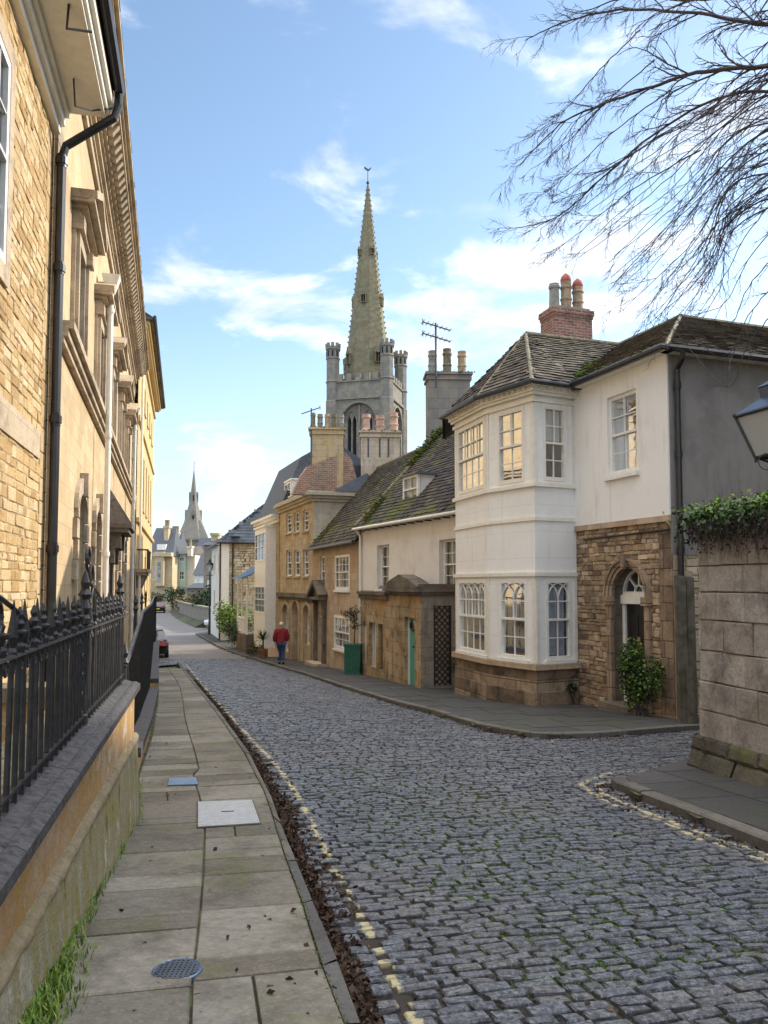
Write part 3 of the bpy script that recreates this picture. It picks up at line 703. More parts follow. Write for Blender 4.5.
# the road farther down, where single setts are too small to see
FAR = [V2(-19.5, 66), V2(-12.35, 40.2), V2(-6.6, 40.2)] + [V2(p.x, p.y) for p in KN[:2]][::-1] + [V2(-15.5, 66), V2(-16, 78), V2(-24.5, 100), V2(-29.0, 122), V2(-36, 122), V2(-28, 90)]
FAR = [V2(-12.35, 40.2), V2(xat(list(reversed(KN[:6])), 40.2) + .1, 40.2), V2(KN[1].x, KN[1].y), V2(KN[0].x, KN[0].y), V2(-14.6, 68), V2(-12, 76), V2(-17, 84), V2(-25.0, 100), V2(-29.0, 122), V2(-38, 122), V2(-28, 92), V2(-19.8, 66)]
grid_sheet('far_road', FAR, .5, ROAD_DZ + .004, M['road_far'], 40, 122)

# ---- flagstone footpath on the left
mb = MB(); Y = 1.2; k = 0
def slab(p, dz, m=0):
    """p: four corners in plan (anticlockwise), thin stone with eased edges"""
    c = sum(p, Vector((0, 0, 0))) / 4; out = []
    t1, t2 = rng.uniform(-.006, .006), rng.uniform(-.004, .004)
    def ring(f, z): return [Vector((c.x + (q.x - c.x) * f, c.y + (q.y - c.y) * f, zg(c.y + (q.y - c.y) * f) + dz + z + t1 * (q.x - c.x) + t2 * (q.y - c.y))) for q in p]
    ex = max((p[1] - p[0]).length, (p[2] - p[1]).length)
    a, b_ = ring(1, -.05), ring(1, -.008); f = 1 - .016 / max(.3, ex); d = ring(f, 0.0)
    v = a + b_ + d; r_ = rng.random()
    mb.add(v, [(0, 1, 5, 4), (1, 2, 6, 5), (2, 3, 7, 6), (3, 0, 4, 7), (4, 5, 9, 8), (5, 6, 10, 9), (6, 7, 11, 10), (7, 4, 8, 11), (8, 9, 10, 11)], m, r_)
def PT(t, y):
    w = xat(KI, y) - xat(PL, y); x = xat(PL, y) + t * w; yy = y + .26 * t * w
    # keep on the edge lines after the skew
    w2 = xat(KI, yy) - xat(PL, yy); return V2(xat(PL, yy) + t * w2 , yy)
g = .007
joint_x = lambda y: .46 + .06 * math.sin(y * .35) + (.0 if y < 9 else .06)
for col_ in (0, 1):
    y = .8 + .3 * col_
    seq = [] 
    while y < 31:
        L = rng.choice([.24, .34, .42, .52, .62, .72]) * (1 if y < 10 else 1.5)
        j0, j1 = joint_x(y), joint_x(y + L)
        a0, a1 = (0.0, j0) if col_ == 0 else (j0, 1.0); b0, b1 = (0.0, j1) if col_ == 0 else (j1, 1.0)
        w = xat(KI, y) - xat(PL, y); gx = g / w * .7
        parts = [(0, 1)]
        if rng.random() < .08: q = rng.uniform(.35, .65); parts = [(0, q), (q, 1)]
        for q0, q1 in parts:
            l0, l1 = a0 + (a1 - a0) * q0, a0 + (a1 - a0) * q1; m0, m1 = b0 + (b1 - b0) * q0, b0 + (b1 - b0) * q1
            if y + L < 31.2:
                slab([PT(l0 + gx, y + g), PT(l1 - gx, y + g), PT(m1 - gx, y + L - g), PT(m0 + gx, y + L - g)], rng.uniform(-.003, .003))
        y += L
prop(mb.build('footpath', M['paving']), kind='structure')
PATHP = [V2(p.x - .2, p.y) for p in KI if p.y < 31.6] + [V2(xat(KI, 31.4), 31.4), V2(-11.4, 31.5), V2(-9.5, 24), V2(-7.2, 20), V2(-5.5, 13.5), V2(-3.9, 8.7), V2(-3.2, 7), V2(-2.2, 2.5), V2(-1.6, -.5)]
grid_sheet('footpath_bed', PATHP, .2, -.022, M['joint_moss'], -.6, 31.4)
mb = MB()
for a, b, c, d in zip(KI, KI[1:], KL, KL[1:]):
    L = (b - a).length; t = 0.0
    while t < L - .02:
        l = min(rng.uniform(.55, 1.0), L - t); f0, f1 = (t + .006) / L, (t + l - .006) / L
        p = [a.lerp(b, f0), c.lerp(d, f0), c.lerp(d, f1), a.lerp(b, f1)]
        z = rng.uniform(-.004, .006); o_ = .012
        bot = [Vector((q.x, q.y, zg(q.y) - .2)) for q in p]; top = [Vector((q.x, q.y, zg(q.y) + z)) for q in p]
        top2 = [top[0], top[1].lerp(top[0], .10), top[2].lerp(top[3], .10), top[3]]
        top[1].z -= o_; top[2].z -= o_
        mb.add(bot + top + top2, [(0, 1, 5, 4), (1, 2, 6, 5), (2, 3, 7, 6), (3, 0, 4, 7), (5, 6, 10, 9), (8, 9, 10, 11)], 0)
        t += l
prop(mb.build('left_kerb', M['kerb_stone']), kind='structure')

# ---- pavement in front of the houses, and the one below the garden wall
def kerb_line(name, line, w=.14, toward=1, mat='kerb_stone'):
    mb = MB()
    for i in range(len(line) - 1):
        a, b = line[i], line[i + 1]; L = (b - a).length; t = 0.0
        def nrm(j):
            p, q = line[max(0, j - 1)], line[min(len(line) - 1, j + 1)]; d = Vector((q.x - p.x, q.y - p.y, 0)).normalized(); return Vector((-d.y, d.x, 0)) * toward * w
        na, nb = nrm(i), nrm(i + 1)
        while t < L - .02:
            l = min(rng.uniform(.6, 1.1), L - t)
            if L - t - l < .2: l = L - t
            f0, f1 = (t + .006) / L, (t + l - .006) / L
            o0, o1 = a.lerp(b, f0), a.lerp(b, f1); i0, i1 = o0 + na.lerp(nb, f0), o1 + na.lerp(nb, f1); z = rng.uniform(-.004, .006)
            p = [i0, o0, o1, i1]
            bot = [Vector((q.x, q.y, zg(q.y) - .2)) for q in p]; top = [Vector((q.x, q.y, zg(q.y) + z)) for q in p]
            top2 = [top[0].copy(), top[1].lerp(top[0], .12), top[2].lerp(top[3], .12), top[3].copy()]; top[1].z -= .014; top[2].z -= .014
            mb.add(bot + top + top2, [(0, 1, 5, 4), (1, 2, 6, 5), (2, 3, 7, 6), (3, 0, 4, 7), (5, 6, 10, 9), (8, 9, 10, 11), (4, 8, 9, 5), (7, 6, 10, 11)], 0)
            t += l
    prop(mb.build(name, M[mat]), kind='structure')
kerb_line('right_kerb', KN, .13, 1)
kerb_line('corner_kerb', KS, .15, 1)
NPAV = [V2(p.x, p.y) for p in KN[:14]] + [V2(12, 17.5), V2(6, 18), V2(4, 21), V2(2.6, 24), V2(0, 30), V2(-2, 37), V2(-6, 48), V2(-10.5, 60), V2(-13.5, 70)]
def inset_poly(poly, d, idx): return poly
def paved(name, poly, axis, wr, hr, mat, dz=0.0, clip=None):
    """rows of flags laid in the polygon"""
    mb = MB(); ax = Vector((axis[0], axis[1])).normalized(); pr = Vector((ax.y, -ax.x))
    ss = [p.x * ax.x + p.y * ax.y for p in poly]; tt = [p.x * pr.x + p.y * pr.y for p in poly]
    s = min(ss)
    while s < max(ss):
        h = rng.uniform(*hr); t = min(tt) - rng.random()
        while t < max(tt):
            w = rng.uniform(*wr); c = ax * (s + h / 2) + pr * (t + w / 2)
            cs4 = [ax * (s + .006) + pr * (t + .006), ax * (s + .006) + pr * (t + w - .006), ax * (s + h - .006) + pr * (t + w - .006), ax * (s + h - .006) + pr * (t + .006)]
            pts = clip_poly([(q.x, q.y) for q in cs4], poly) if not all(inside(np.array([[q.x, q.y] for q in cs4]), poly)) else [(q.x, q.y) for q in cs4]
            if len(pts) >= 3:
                cc = (sum(p[0] for p in pts) / len(pts), sum(p[1] for p in pts) / len(pts)); n_ = len(pts); r_ = rng.random(); zz = rng.uniform(-.004, .004)
                top = [Vector((x, y, zg(y) + dz + zz)) for x, y in pts]; bot = [Vector((x, y, zg(y) + dz - .05)) for x, y in pts]
                mb.add(bot + top, [tuple(range(n_, 2 * n_))] + [(i, (i + 1) % n_, n_ + (i + 1) % n_, n_ + i) for i in range(n_)], 0, r_)
            t += w
        s += h
    prop(mb.build(name, M[mat]), kind='structure')
def clip_poly(sub, poly):
    """the part of the pavement outline that falls within one flag"""
    out = [(p.x, p.y) for p in poly]
    ar = sum(sub[i][0] * sub[(i + 1) % 4][1] - sub[(i + 1) % 4][0] * sub[i][1] for i in range(4))
    q = sub if ar > 0 else sub[::-1]
    for i in range(4):
        a, b = q[i], q[(i + 1) % 4]; src = out; out = []
        f = lambda p: (b[0] - a[0]) * (p[1] - a[1]) - (b[1] - a[1]) * (p[0] - a[0])
        for j in range(len(src)):
            p, r = src[j], src[(j + 1) % len(src)]; fp, fr = f(p), f(r)
            if fp >= 0: out.append(p)
            if (fp >= 0) != (fr >= 0):
                t = fp / (fp - fr); out.append((p[0] + (r[0] - p[0]) * t, p[1] + (r[1] - p[1]) * t))
        if len(out) < 3: return []
    A = abs(sum(out[i][0] * out[(i + 1) % len(out)][1] - out[(i + 1) % len(out)][0] * out[i][1] for i in range(len(out)))) / 2
    return out if A > .004 else []
def offset_line(line, d):
    out = []
    for i, p in enumerate(line):
        a, b = line[max(0, i - 1)], line[min(len(line) - 1, i + 1)]; t = Vector((b.x - a.x, b.y - a.y, 0)).normalized()
        out.append(V2(p.x - t.y * d, p.y + t.x * d))
    return out
NP2 = offset_line(KN, .14) + [V2(12, 18.5), V2(6, 18), V2(4, 21), V2(2.6, 24), V2(0, 30), V2(-2, 37), V2(-6, 48), V2(-9.5, 60), V2(-13.5, 70)]
paved('right_pavement', NP2, (-.26, .966), (.5, .9), (.45, .7), 'paving_dark')
SP2 = offset_line(KS, .16) + [V2(KS[-1].x + 3, KS[-1].y + 1), V2(5.5, 5), V2(WALLC.x + .4, WALLC.y + .1), V2(WALLC.x - .1, WALLC.y + .35)]
paved('corner_pavement', SP2, (.966, .26), (.6, .9), (.5, .8), 'paving_dark')
for nm, pol in (('pavement_bed', [V2(p.x, p.y) for p in offset_line(KN, .05)] + NP2[len(KN):]), ('corner_pavement_bed', offset_line(KS, .05) + SP2[len(KS):])):
    grid_sheet(nm, pol, .2, -.03, M['joint_moss'], -4, 70)
# ------------------------------------------------------------------ parts shared by the houses
def window(par, F, u0, u1, z0, z1, inset=.12, cols=2, rows=4, fw=.055, bw=.022, glass='glass_dark', paint='paint_white', sill=None, arch=0, gothic=0, meet=True, n=0.0, curtain=None, pointed=False, upper=None, backd=1.0, backw=.35, name='window', fan=False, sashoff=.03):
    P = F.P; mb = MB(); a = n - inset
    zt = z1 - arch
    # outer frame
    mb.box(F, u0, u0 + fw, a - .05, a + .045, z0, zt); mb.box(F, u1 - fw, u1, a - .05, a + .045, z0, zt)
    mb.box(F, u0 + fw, u1 - fw, a - .05, a + .05, z0, z0 + fw * 1.3)
    if arch:
        arch_band(mb, F, u0 + fw, u1 - fw, zt, arch - fw, fw, a - .05, a + .045, pointed=pointed)
    else: mb.box(F, u0 + fw, u1 - fw, a - .05, a + .045, z1 - fw, z1)
    iu0, iu1, iz0, iz1 = u0 + fw, u1 - fw, z0 + fw * 1.3, (zt if arch else z1 - fw)
    zm = (iz0 + iz1) / 2
    if meet: mb.box(F, iu0, iu1, a - .03, a + .055, zm - .022, zm + .022)
    for k in range(1, cols):
        x = iu0 + (iu1 - iu0) * k / cols
        if not meet: mb.box(F, x - bw / 2, x + bw / 2, a - .015, a + .02, iz0, iz1)
        else:
            mb.box(F, x - bw / 2, x + bw / 2, a - .03, a + .002, iz0, zm - .022)
            top = iz1 - (gothic or 0)
            mb.box(F, x - bw / 2, x + bw / 2, a + .004, a + .036, zm + .022, top)
    for k in range(1, rows):
        z = iz0 + (iz1 - iz0) * k / rows
        if meet and abs(z - zm) < .03: continue
        if gothic and z > iz1 - gothic * .8: continue
        o_ = .004 if z > zm or not meet else -.03
        mb.box(F, iu0, iu1, a + o_ + .002, a + o_ + .030, z - bw / 2, z + bw / 2)
    if gothic:      # interlaced pointed heads in the top lights
        cwid = (iu1 - iu0) / cols; zb = iz1 - gothic
        for k in range(-1, cols):
            for sgn in (1, -1):
                x0 = iu0 + cwid * (k + (0 if sgn == 1 else 1)) if False else None
        for k in range(cols + 1):
            x0 = iu0 + cwid * k
            for sgn in (1, -1):
                pts = []
                for i in range(7):
                    w = i / 6 * math.pi / 2
                    xx = x0 + sgn * cwid * 1.0 * (1 - math.cos(w)); zz = zb + gothic * math.sin(w) * .98
                    pts.append((xx, zz))
                for p, q in zip(pts, pts[1:]):
                    if iu0 - .001 <= p[0] <= iu1 + .001 and iu0 - .001 <= q[0] <= iu1 + .001: bar(mb, F, p, q, bw, a + .005, a + .030)
    if fan:
        c = ((iu0 + iu1) / 2, zt + .02); rr = (iu1 - iu0) / 2
        for an in (30, 60, 90, 120, 150) if fan != 3 else (45, 90, 135):
            bar(mb, F, (c[0] + .28 * rr * math.cos(R(an)), c[1] + .28 * (arch) * math.sin(R(an))), (c[0] + rr * math.cos(R(an)), c[1] + (arch - fw) * math.sin(R(an))), bw * 1.3, a - .01, a + .03)
        for i in range(8):
            t0, t1 = math.pi * i / 8, math.pi * (i + 1) / 8
            bar(mb, F, (c[0] + .3 * rr * math.cos(t0), c[1] + .3 * arch * math.sin(t0)), (c[0] + .3 * rr * math.cos(t1), c[1] + .3 * arch * math.sin(t1)), bw * 1.4, a - .01, a + .03)
    w = mb.build(name, M[paint], par)
    def sheet(nn, mat, za, zb_, nm, amp=0.0):
        q = MB()
        if amp == 0:
            if arch and zb_ > zt - .001:
                pts = arch_pts(iu0, iu1, zt, arch - fw, pointed); ring = [(iu0, za)] + pts + [(iu1, za)]
                q.add([P(x, nn, z) for x, z in ring], [tuple(range(len(ring)))])
            else: q.add([P(iu0, nn, za), P(iu1, nn, za), P(iu1, nn, zb_), P(iu0, nn, zb_)], [(0, 1, 2, 3)])
        else:
            N_ = max(12, int((iu1 - iu0) / .022)); ph = rng.random() * 9
            for i in range(N_ + 1):
                x = iu0 + (iu1 - iu0) * i / N_; d = amp * (math.sin(x * 55 + ph) * .6 + math.sin(x * 91 + ph * 2) * .4)
                q.v += [tuple(P(x, nn + d, za)), tuple(P(x, nn + d * .8, zb_))]
            for i in range(N_): q.f.append((2 * i, 2 * i + 2, 2 * i + 3, 2 * i + 1)); q.m.append(0); q.r.append(.5)
        return q.build(nm, M[mat], w, smooth=amp > 0)
    sheet(a - .012, glass, iz0, z1 if arch else iz1, 'pane')
    if glass == 'glass':
        q = MB(); q.box(F, u0 - backw, u1 + backw, a - backd - .1, a - backd, z0 - .2, z1 + .2); q.build('room_back', M['dark_room'], w)
        if curtain: sheet(a - .13, curtain[0], iz0, iz0 + (iz1 - iz0) * curtain[1], 'curtain', .016)
        if upper: sheet(a - .09, upper[0], iz1 - (iz1 - iz0) * upper[1], iz1, 'blind')
    if sill:
        q = MB(); q.box(F, u0 - .07, u1 + .07, n - inset, n + .07, z0 - .085, z0 - .004); q.build('sill', M[sill], w)
    return w
def slates(par, name, mat, tri, rowh=.17, wid=(.14, .30), thick=.018, base='slate_band', under=True, rot=None, ragged=.012):
    """tri: list of planar polygons (first edge = eave, anticlockwise seen from outside); real courses of slates laid on each"""
    mb = MB()
    for poly in tri:
        p = [Vector(q) for q in poly]
        n_ = Vector((0, 0, 0))
        for i in range(1, len(p) - 1): n_ += (p[i] - p[0]).cross(p[i + 1] - p[0])
        n_.normalize()
        if n_.z < 0: n_ = -n_
        k0 = min(range(len(p)), key=lambda i: p[i].z); p = p[k0:] + p[:k0]
        e = Vector((0, 0, 1)).cross(n_).normalized(); upv = n_.cross(e)
        if upv.z < 0: upv = -upv
        loc = [((q - p[0]).dot(e), (q - p[0]).dot(upv)) for q in p]
        pol = [V2(a, b) for a, b in loc]
        mb.add([q - n_ * .03 for q in p], [tuple(range(len(p)))], 1, .5)
        U0, U1 = min(a for a, b in loc), max(a for a, b in loc); H = max(b for a, b in loc)
        v = -.03; k = 0
        while v < H:
            t = U0 - rng.random() * .2; h = rowh * (1 - .35 * v / max(H, 1e-3))
            while t < U1:
                w = rng.uniform(*wid); c = np.array([[t + w / 2, max(v + h * .5, .01)]])
                if inside(c, pol)[0]:
                    j = rng.uniform(-ragged, ragged); th = thick * rng.uniform(.7, 1.3); li = rng.uniform(0, .006)
                    q = [(t + .003, v + j), (t + w - .003, v + j + rng.uniform(-.004, .004)), (t + w - .003, v + h * 1.25), (t + .003, v + h * 1.25)]
                    f = lambda a, b, z: p[0] + e * a + upv * b + n_ * z
                    b0 = [f(q[0][0], q[0][1], .016 + li), f(q[1][0], q[1][1], .016 + li), f(q[2][0], q[2][1], -.012), f(q[3][0], q[3][1], -.012)]
                    b1 = [x + n_ * th for x in b0]
                    mb.add(b0 + b1, [(4, 5, 6, 7), (0, 1, 5, 4), (1, 2, 6, 5), (3, 0, 4, 7)], 0, rng.random())
                t += w
            v += h; k += 1
    return mb.build(name, [M[mat], M[base]], par)
def stones(par, name, mats, F, u0, u1, z0, z1, ops=(), hh=(.08, .15), ww=(.14, .38), n=0.0, rec=.02, jit=.006, proud=.008, bev=.012, gap=.006, off=.0, skipf=None):
    """a wall of single stones laid in courses over a recessed mortar face; n may be a function of z (a battered face)"""
    nf = n if callable(n) else (lambda z: n)
    V = []; Fc = []; Rn = []; Mi = []
    def quad(a, b, c, d, m, r): Fc.append((a, b, c, d)); Mi.append(m); Rn.append(r)
    mb = MB(); P = F.P
    wall(mb, F, u0, u1, z0, z1, [o for o in ops], rev=.02, n=min(nf(z0), nf(z1), nf((z0 + z1) / 2)) - rec, m=1)
    z = z0
    while z < z1 - .02:
        h = rng.uniform(*hh); h = h if z + h < z1 - .05 else z1 - z
        u = u0 - rng.random() * ww[0]
        while u < u1:
            w = rng.uniform(*ww) * (1.0 if h > (hh[0] + hh[1]) / 2 else .8); a, b = max(u, u0), min(u + w, u1); u += w
            if b - a < .03: continue
            segs = [(a, b)]
            cz = z + h / 2
            for o in ops:
                if o[2] < cz < o[3]:
                    l, r = o[0], o[1]
                    if len(o) > 4 and o[4] and cz > o[3] - o[4]:
                        t = (cz - (o[3] - o[4])) / o[4]; hw_ = (o[1] - o[0]) / 2 * math.sqrt(max(0, 1 - t * t)); mid = (o[0] + o[1]) / 2; l, r = mid - hw_, mid + hw_
                    ns = []
                    for (x, y) in segs:
                        if y <= l or x >= r: ns.append((x, y)); continue
                        if x < l - .04: ns.append((x, l))
                        if y > r + .04: ns.append((r, y))
                    segs = ns
            for (x, y) in segs:
                if y - x < .03: continue
                rd = rng.random(); pr = rng.uniform(-proud, proud); tl = rng.uniform(-.5, .5) * proud / max(.1, y - x); vs = []
                c = ((x + y) / 2, cz)
                for (inset, dep, jj) in ((gap, -rec - .004, jit * .5), (gap + .002, pr - bev * .7, jit), (gap + bev, pr, jit)):
                    for sx, sz in ((-1, -1), (1, -1), (1, 1), (-1, 1)):
                        hx, hz = (y - x) / 2 - inset, h / 2 - inset * .9
                        if hx < .005: hx = .005
                        if hz < .005: hz = .005
                        uu = c[0] + sx * hx + rng.uniform(-jj, jj); zz = c[1] + sz * hz + rng.uniform(-jj, jj)
                        vs.append(P(uu, nf(zz) + dep + (tl * (uu - c[0]) if dep > -rec else 0), zz))
                mb.add(vs, [(0, 1, 5, 4), (1, 2, 6, 5), (2, 3, 7, 6), (3, 0, 4, 7), (4, 5, 9, 8), (5, 6, 10, 9), (6, 7, 11, 10), (7, 4, 8, 11), (8, 9, 10, 11)], 0, rd)
        z += h
    return mb.build(name, [M[mats[0]], M[mats[1]]], par)
def clumps(par, name, mat, line, n, rad, sz, h=.5, leafy=False):
    """moss cushions along a line"""
    mb = MB()
    for i in range(n):
        f = rng.random() * (len(line) - 1); k = int(f); a, b = Vector(line[k]), Vector(line[k + 1]); c = a.lerp(b, f - k)
        c = c + Vector((rng.gauss(0, rad), rng.gauss(0, rad), rng.gauss(0, rad * .5)))
        s_ = rng.uniform(*sz); q = len(mb.v)
        mb.ball(c, s_, 0, h, 6, 4)
        for j in range(q, len(mb.v)):
            v = Vector(mb.v[j]); mb.v[j] = tuple(v + (v - c) * rng.uniform(-.25, .3))
    return mb.build(name, M[mat], par)
def leaves(par, name, mat, pts, size=(.03, .06), droop=.3, curl=True):
    """one small folded leaf at every point"""
    mb = MB()
    for p in pts:
        s_ = rng.uniform(*size); d = Vector((rng.gauss(0, 1), rng.gauss(0, 1), rng.gauss(-droop, .7))).normalized()
        sd = d.cross(Vector((rng.gauss(0, 1), rng.gauss(0, 1), rng.gauss(0, 1)))).normalized(); n_ = d.cross(sd); p = Vector(p)
        w = s_ * rng.uniform(.32, .45)
        v = [p, p + d * s_ * .5 + sd * w + n_ * w * .3, p + d * s_, p + d * s_ * .5 - sd * w + n_ * w * .3]
        mb.add(v, [(0, 1, 2), (0, 2, 3)], 0)
    return mb.build(name, M[mat], par)
def pot(par, c, h, r, mat, style=0, cap=False):
    mb = MB()
    if style == 0: pr = [(r * 1.08, 0), (r * 1.08, .06), (r * .95, .08), (r * .85, h * .8), (r * 1.0, h * .82), (r * 1.05, h * .9), (r * .9, h * .93), (r * .9, h)]
    elif style == 1: pr = [(r * 1.05, 0), (r * .95, .05), (r * .95, h * .35), (r * 1.08, h * .37), (r * 1.08, h * .42), (r * .92, h * .45), (r * .92, h * .75), (r * 1.1, h * .78), (r * 1.1, h * .84), (r * .9, h * .87), (r * 1.0, h)]
    else: pr = [(r * 1.25, 0), (r * 1.2, .12), (r * .85, .2), (r * .8, h * .75), (r, h * .82), (r * .9, h)]
    pr = pr + [(pr[-1][0] * .75, h), (pr[-1][0] * .72, h - .15)]
    mb.lathe(c, pr, 12)
    o = mb.build('chimney_pot', M[mat], par, smooth=False)
    if cap:
        q = MB(); q.lathe((c[0], c[1], c[2] + h), [(r * .95, -.03), (r * 1.02, .06), (r * .8, .16), (r * .3, .24), (.02, .26)], 12); q.build('pot_cap', M['pot_red'], o, smooth=True)
    return o
def pipe(par, pts, r=.045, mat='paint_black', collars=(), name='downpipe', smooth=True):
    mb = MB(); mb.tube(pts, r, 10)
    for c in collars:
        mb.lathe(c, [(r * 1.35, -.05), (r * 1.35, .05)], 12)
        mb.lathe(c, [(r * 1.1, -.09), (r * 1.1, .09)], 12)
    return mb.build(name, M[mat], par, smooth=False)
def gutter(par, pts, w=.07, mat='paint_black', name='gutter'):
    mb = MB(); pts = [Vector(p) for p in pts]
    mb.tube(pts, w, 8); return mb.build(name, M[mat], par)

# ------------------------------------------------------------------ LEFT: rubble house nearest the camera
def line_left(x0, s, y0, y1): return Fr((x0 + s * y0, y0), (x0 + s * y1, y1))
FN = line_left(-2.17, -.23, 2.0, 11.0)       # street face of the rubble house
hn = thing('rubble_stone_house', FN.P(FN.L, -.5, -1.0), 'golden rubble stone house with cream boxed eaves, nearest on the left behind the railings', 'house')
zE = EYE + 6.6
uw, _ = FN.hit(9, 170); _, zwt = FN.hit(9, 62); _, zwb = FN.hit(9, 278)
ops = [(uw - 1.25, uw - .10, zwb, zwt)]
ops2 = [(1.2, 2.35, zwb, zwt)]
mb = MB(); mb.box(FN, 0, FN.L, -6, -.35, -1.6, zE + .1)
for o in ops + ops2: mb.box(FN, o[0] - .02, o[0], -.3, -.04, o[2], o[3]); mb.box(FN, o[1], o[1] + .02, -.3, -.04, o[2], o[3]); mb.box(FN, o[0], o[1], -.3, -.04, o[3], o[3] + .02)
mb.build('inner_wall', M['rubble_gold'], hn)
stones(hn, 'wall', ('st_gold', 'mortar_gold'), FN, 4.2, FN.L - .32, -1.6, zE - .2, ops + ops2, hh=(.085, .16), ww=(.14, .46), n=.0, rec=.012, jit=.009, proud=.008, bev=.014, gap=.004)
stones(hn, 'corner_stones', ('st_gold', 'mortar_gold'), FN, FN.L - .32, FN.L, -1.6, zE - .2, [], hh=(.28, .36), ww=(.3, .5), jit=.004, proud=.004, bev=.008)
# dressed bands: window surround, string course, corner strip
mb = MB()
for o in ops + ops2:
    mb.box(FN, o[1], o[1] + .20, -.1, .022, o[2] - .2, o[3] + .22); mb.box(FN, o[0] - .2, o[0], -.1, .022, o[2] - .2, o[3] + .22)
    mb.box(FN, o[0], o[1], -.1, .022, o[3], o[3] + .22); mb.box(FN, o[0], o[1], -.1, .045, o[2] - .2, o[2])
_, zb1 = FN.hit(25, 447)
mb.box(FN, 0, FN.L - .45, -.1, .02, zb1 - .02, zb1 + .34); 
mb.build('stone_dressings', M['ashlar_trim'], hn)
for o in ops + ops2: window(hn, FN, o[0], o[1], o[2], o[3], .03, 3, 4, fw=.10, glass='glass_dark')
# boxed eaves: bed mould, wide soffit, fascia
mb = MB()
L = FN.L + .02
for n0, n1, z0, z1 in ((0, .10, zE - .20, zE - .08), (.0, .16, zE - .08, zE + .05), (.0, .22, zE + .05, zE + .13), (0, .70, zE + .13, zE + .19), (.58, .74, zE + .19, zE + .31), (.62, .80, zE + .31, zE + .42)):
    mb.box(FN, 0, L, n0, n1, z0, z1)
mb.build('eaves', M['paint_cream'], hn)
mb = MB(); mb.box(FN, 0, L - .02, .70, .80, zE + .425, zE + .60); mb.build('stone_gutter_ledge', M['trim_dark'], hn)
gutter(hn, [FN.P(0, .88, zE + .60), FN.P(L + .02, .88, zE + .56)], .085)
r0, r1 = FN.P(-.2, .86, zE + .62), FN.P(L, .86, zE + .62); t0, t1 = FN.P(-.2, -4, zE + 3.6), FN.P(L, -4, zE + 3.6)
slates(hn, 'roof', 'slate_roof', [[r0, r1, t1, t0]], .2)
zel = zE + .5
gp = FN.P(L - .02, .88, zE + .55); wp = FN.P(L - .03, .13, zE - .42)
pipe(hn, [gp, gp + Vector((0, 0, -.22)), gp + Vector((0, 0, -.34)) + (wp - gp) * .08, wp + (gp - wp) * .07 + Vector((0, 0, -.02)), wp + Vector((0, 0, -.14)), FN.P(L - .03, .13, -1.5)], .062,
     collars=[FN.P(L - .03, .13, z) for z in (zE - .60, zE - 2.15, zE - 4.3, zE - 6.1)])
pipe(hn, [FN.P(L - .9, .40, zE + .10), FN.P(L - .6, .38, zE - .10), FN.P(L - .28, .55, zE + .05), FN.P(L - .06, .80, zE + .25)], .012, name='cable')
pipe(hn, [FN.P(L - 2.3, .55, zE + .12), FN.P(L - 2.1, .5, zE - .04), FN.P(L - 1.9, .75, zE + .10)], .016, name='cable')

# ------------------------------------------------------------------ LEFT: long palladian house
FP_ = line_left(-1.72, -.27, 11.1, 36.4)
hp = thing('palladian_town_house', FP_.P(FP_.L / 2, -.5, -2.0), 'long cream ashlar town house with pedimented upper windows and a modillion cornice', 'house')
z1 = EYE
def yu(Y): return (Y - 11.1) * math.sqrt(1 + .27 ** 2)
up = [(yu(y) + .45, yu(y) + 1.75) for y in (13.1, 17.4, 21.6, 25.8, 30.0)]
zs1, zt1 = z1 + 3.95, z1 + 6.0
gw = [(yu(14.7), yu(16.1)), (yu(18.2), yu(19.6)), (yu(26.4), yu(27.8)), (yu(30.2), yu(31.6))]
door = (yu(21.9), yu(23.2))
ops = [(a, b, zs1, zt1) for a, b in up] + [(a, b, z1 - 1.05, z1 + 1.75, .35) for a, b in gw] + [(door[0], door[1], z1 - 2.6, z1 + 1.15)]
mb = MB(); wall(mb, FP_, 0, FP_.L, -3.6, z1 + 9.4, ops, rev=.34); mb.box(FP_, 0, FP_.L, -8, -.7, -3.6, z1 + 9.5); mb.box(FP_, -.0, .4, -.69, -.36, -3.6, z1 + 9.4)
mb.build('wall', M['ashlar_cream'], hp)
mb = MB(); k = 0; z = -2.5
while z < z1 + 8.6:       # long and short corner blocks
    mb.box(FP_, 0.03, .62 if k % 2 else .36, -.05, .05, z + .012, z + .328); z += .34; k += 1
mb.build('quoins', M['ashlar_trim'], hp); mb = MB(); z = -2.5; k = 0
while z < z1 + 8.6:
    mb.box(FP_, FP_.L - (.55 if k % 2 else .3), FP_.L, -.05, .05, z + .012, z + .328); z += .34; k += 1
mb.build('quoins', M['ashlar_trim'], hp)
mb = MB()                 # sill course below the upper windows
u = .75
for n0, n1, a, b in ((0, .10, -.30, -.20), (0, .16, -.20, -.08), (0, .24, -.08, .04)): mb.box(FP_, u, FP_.L - .6, n0, n1, zs1 + a, zs1 + b)
mb.build('sill_course', M['ashlar_trim'], hp)
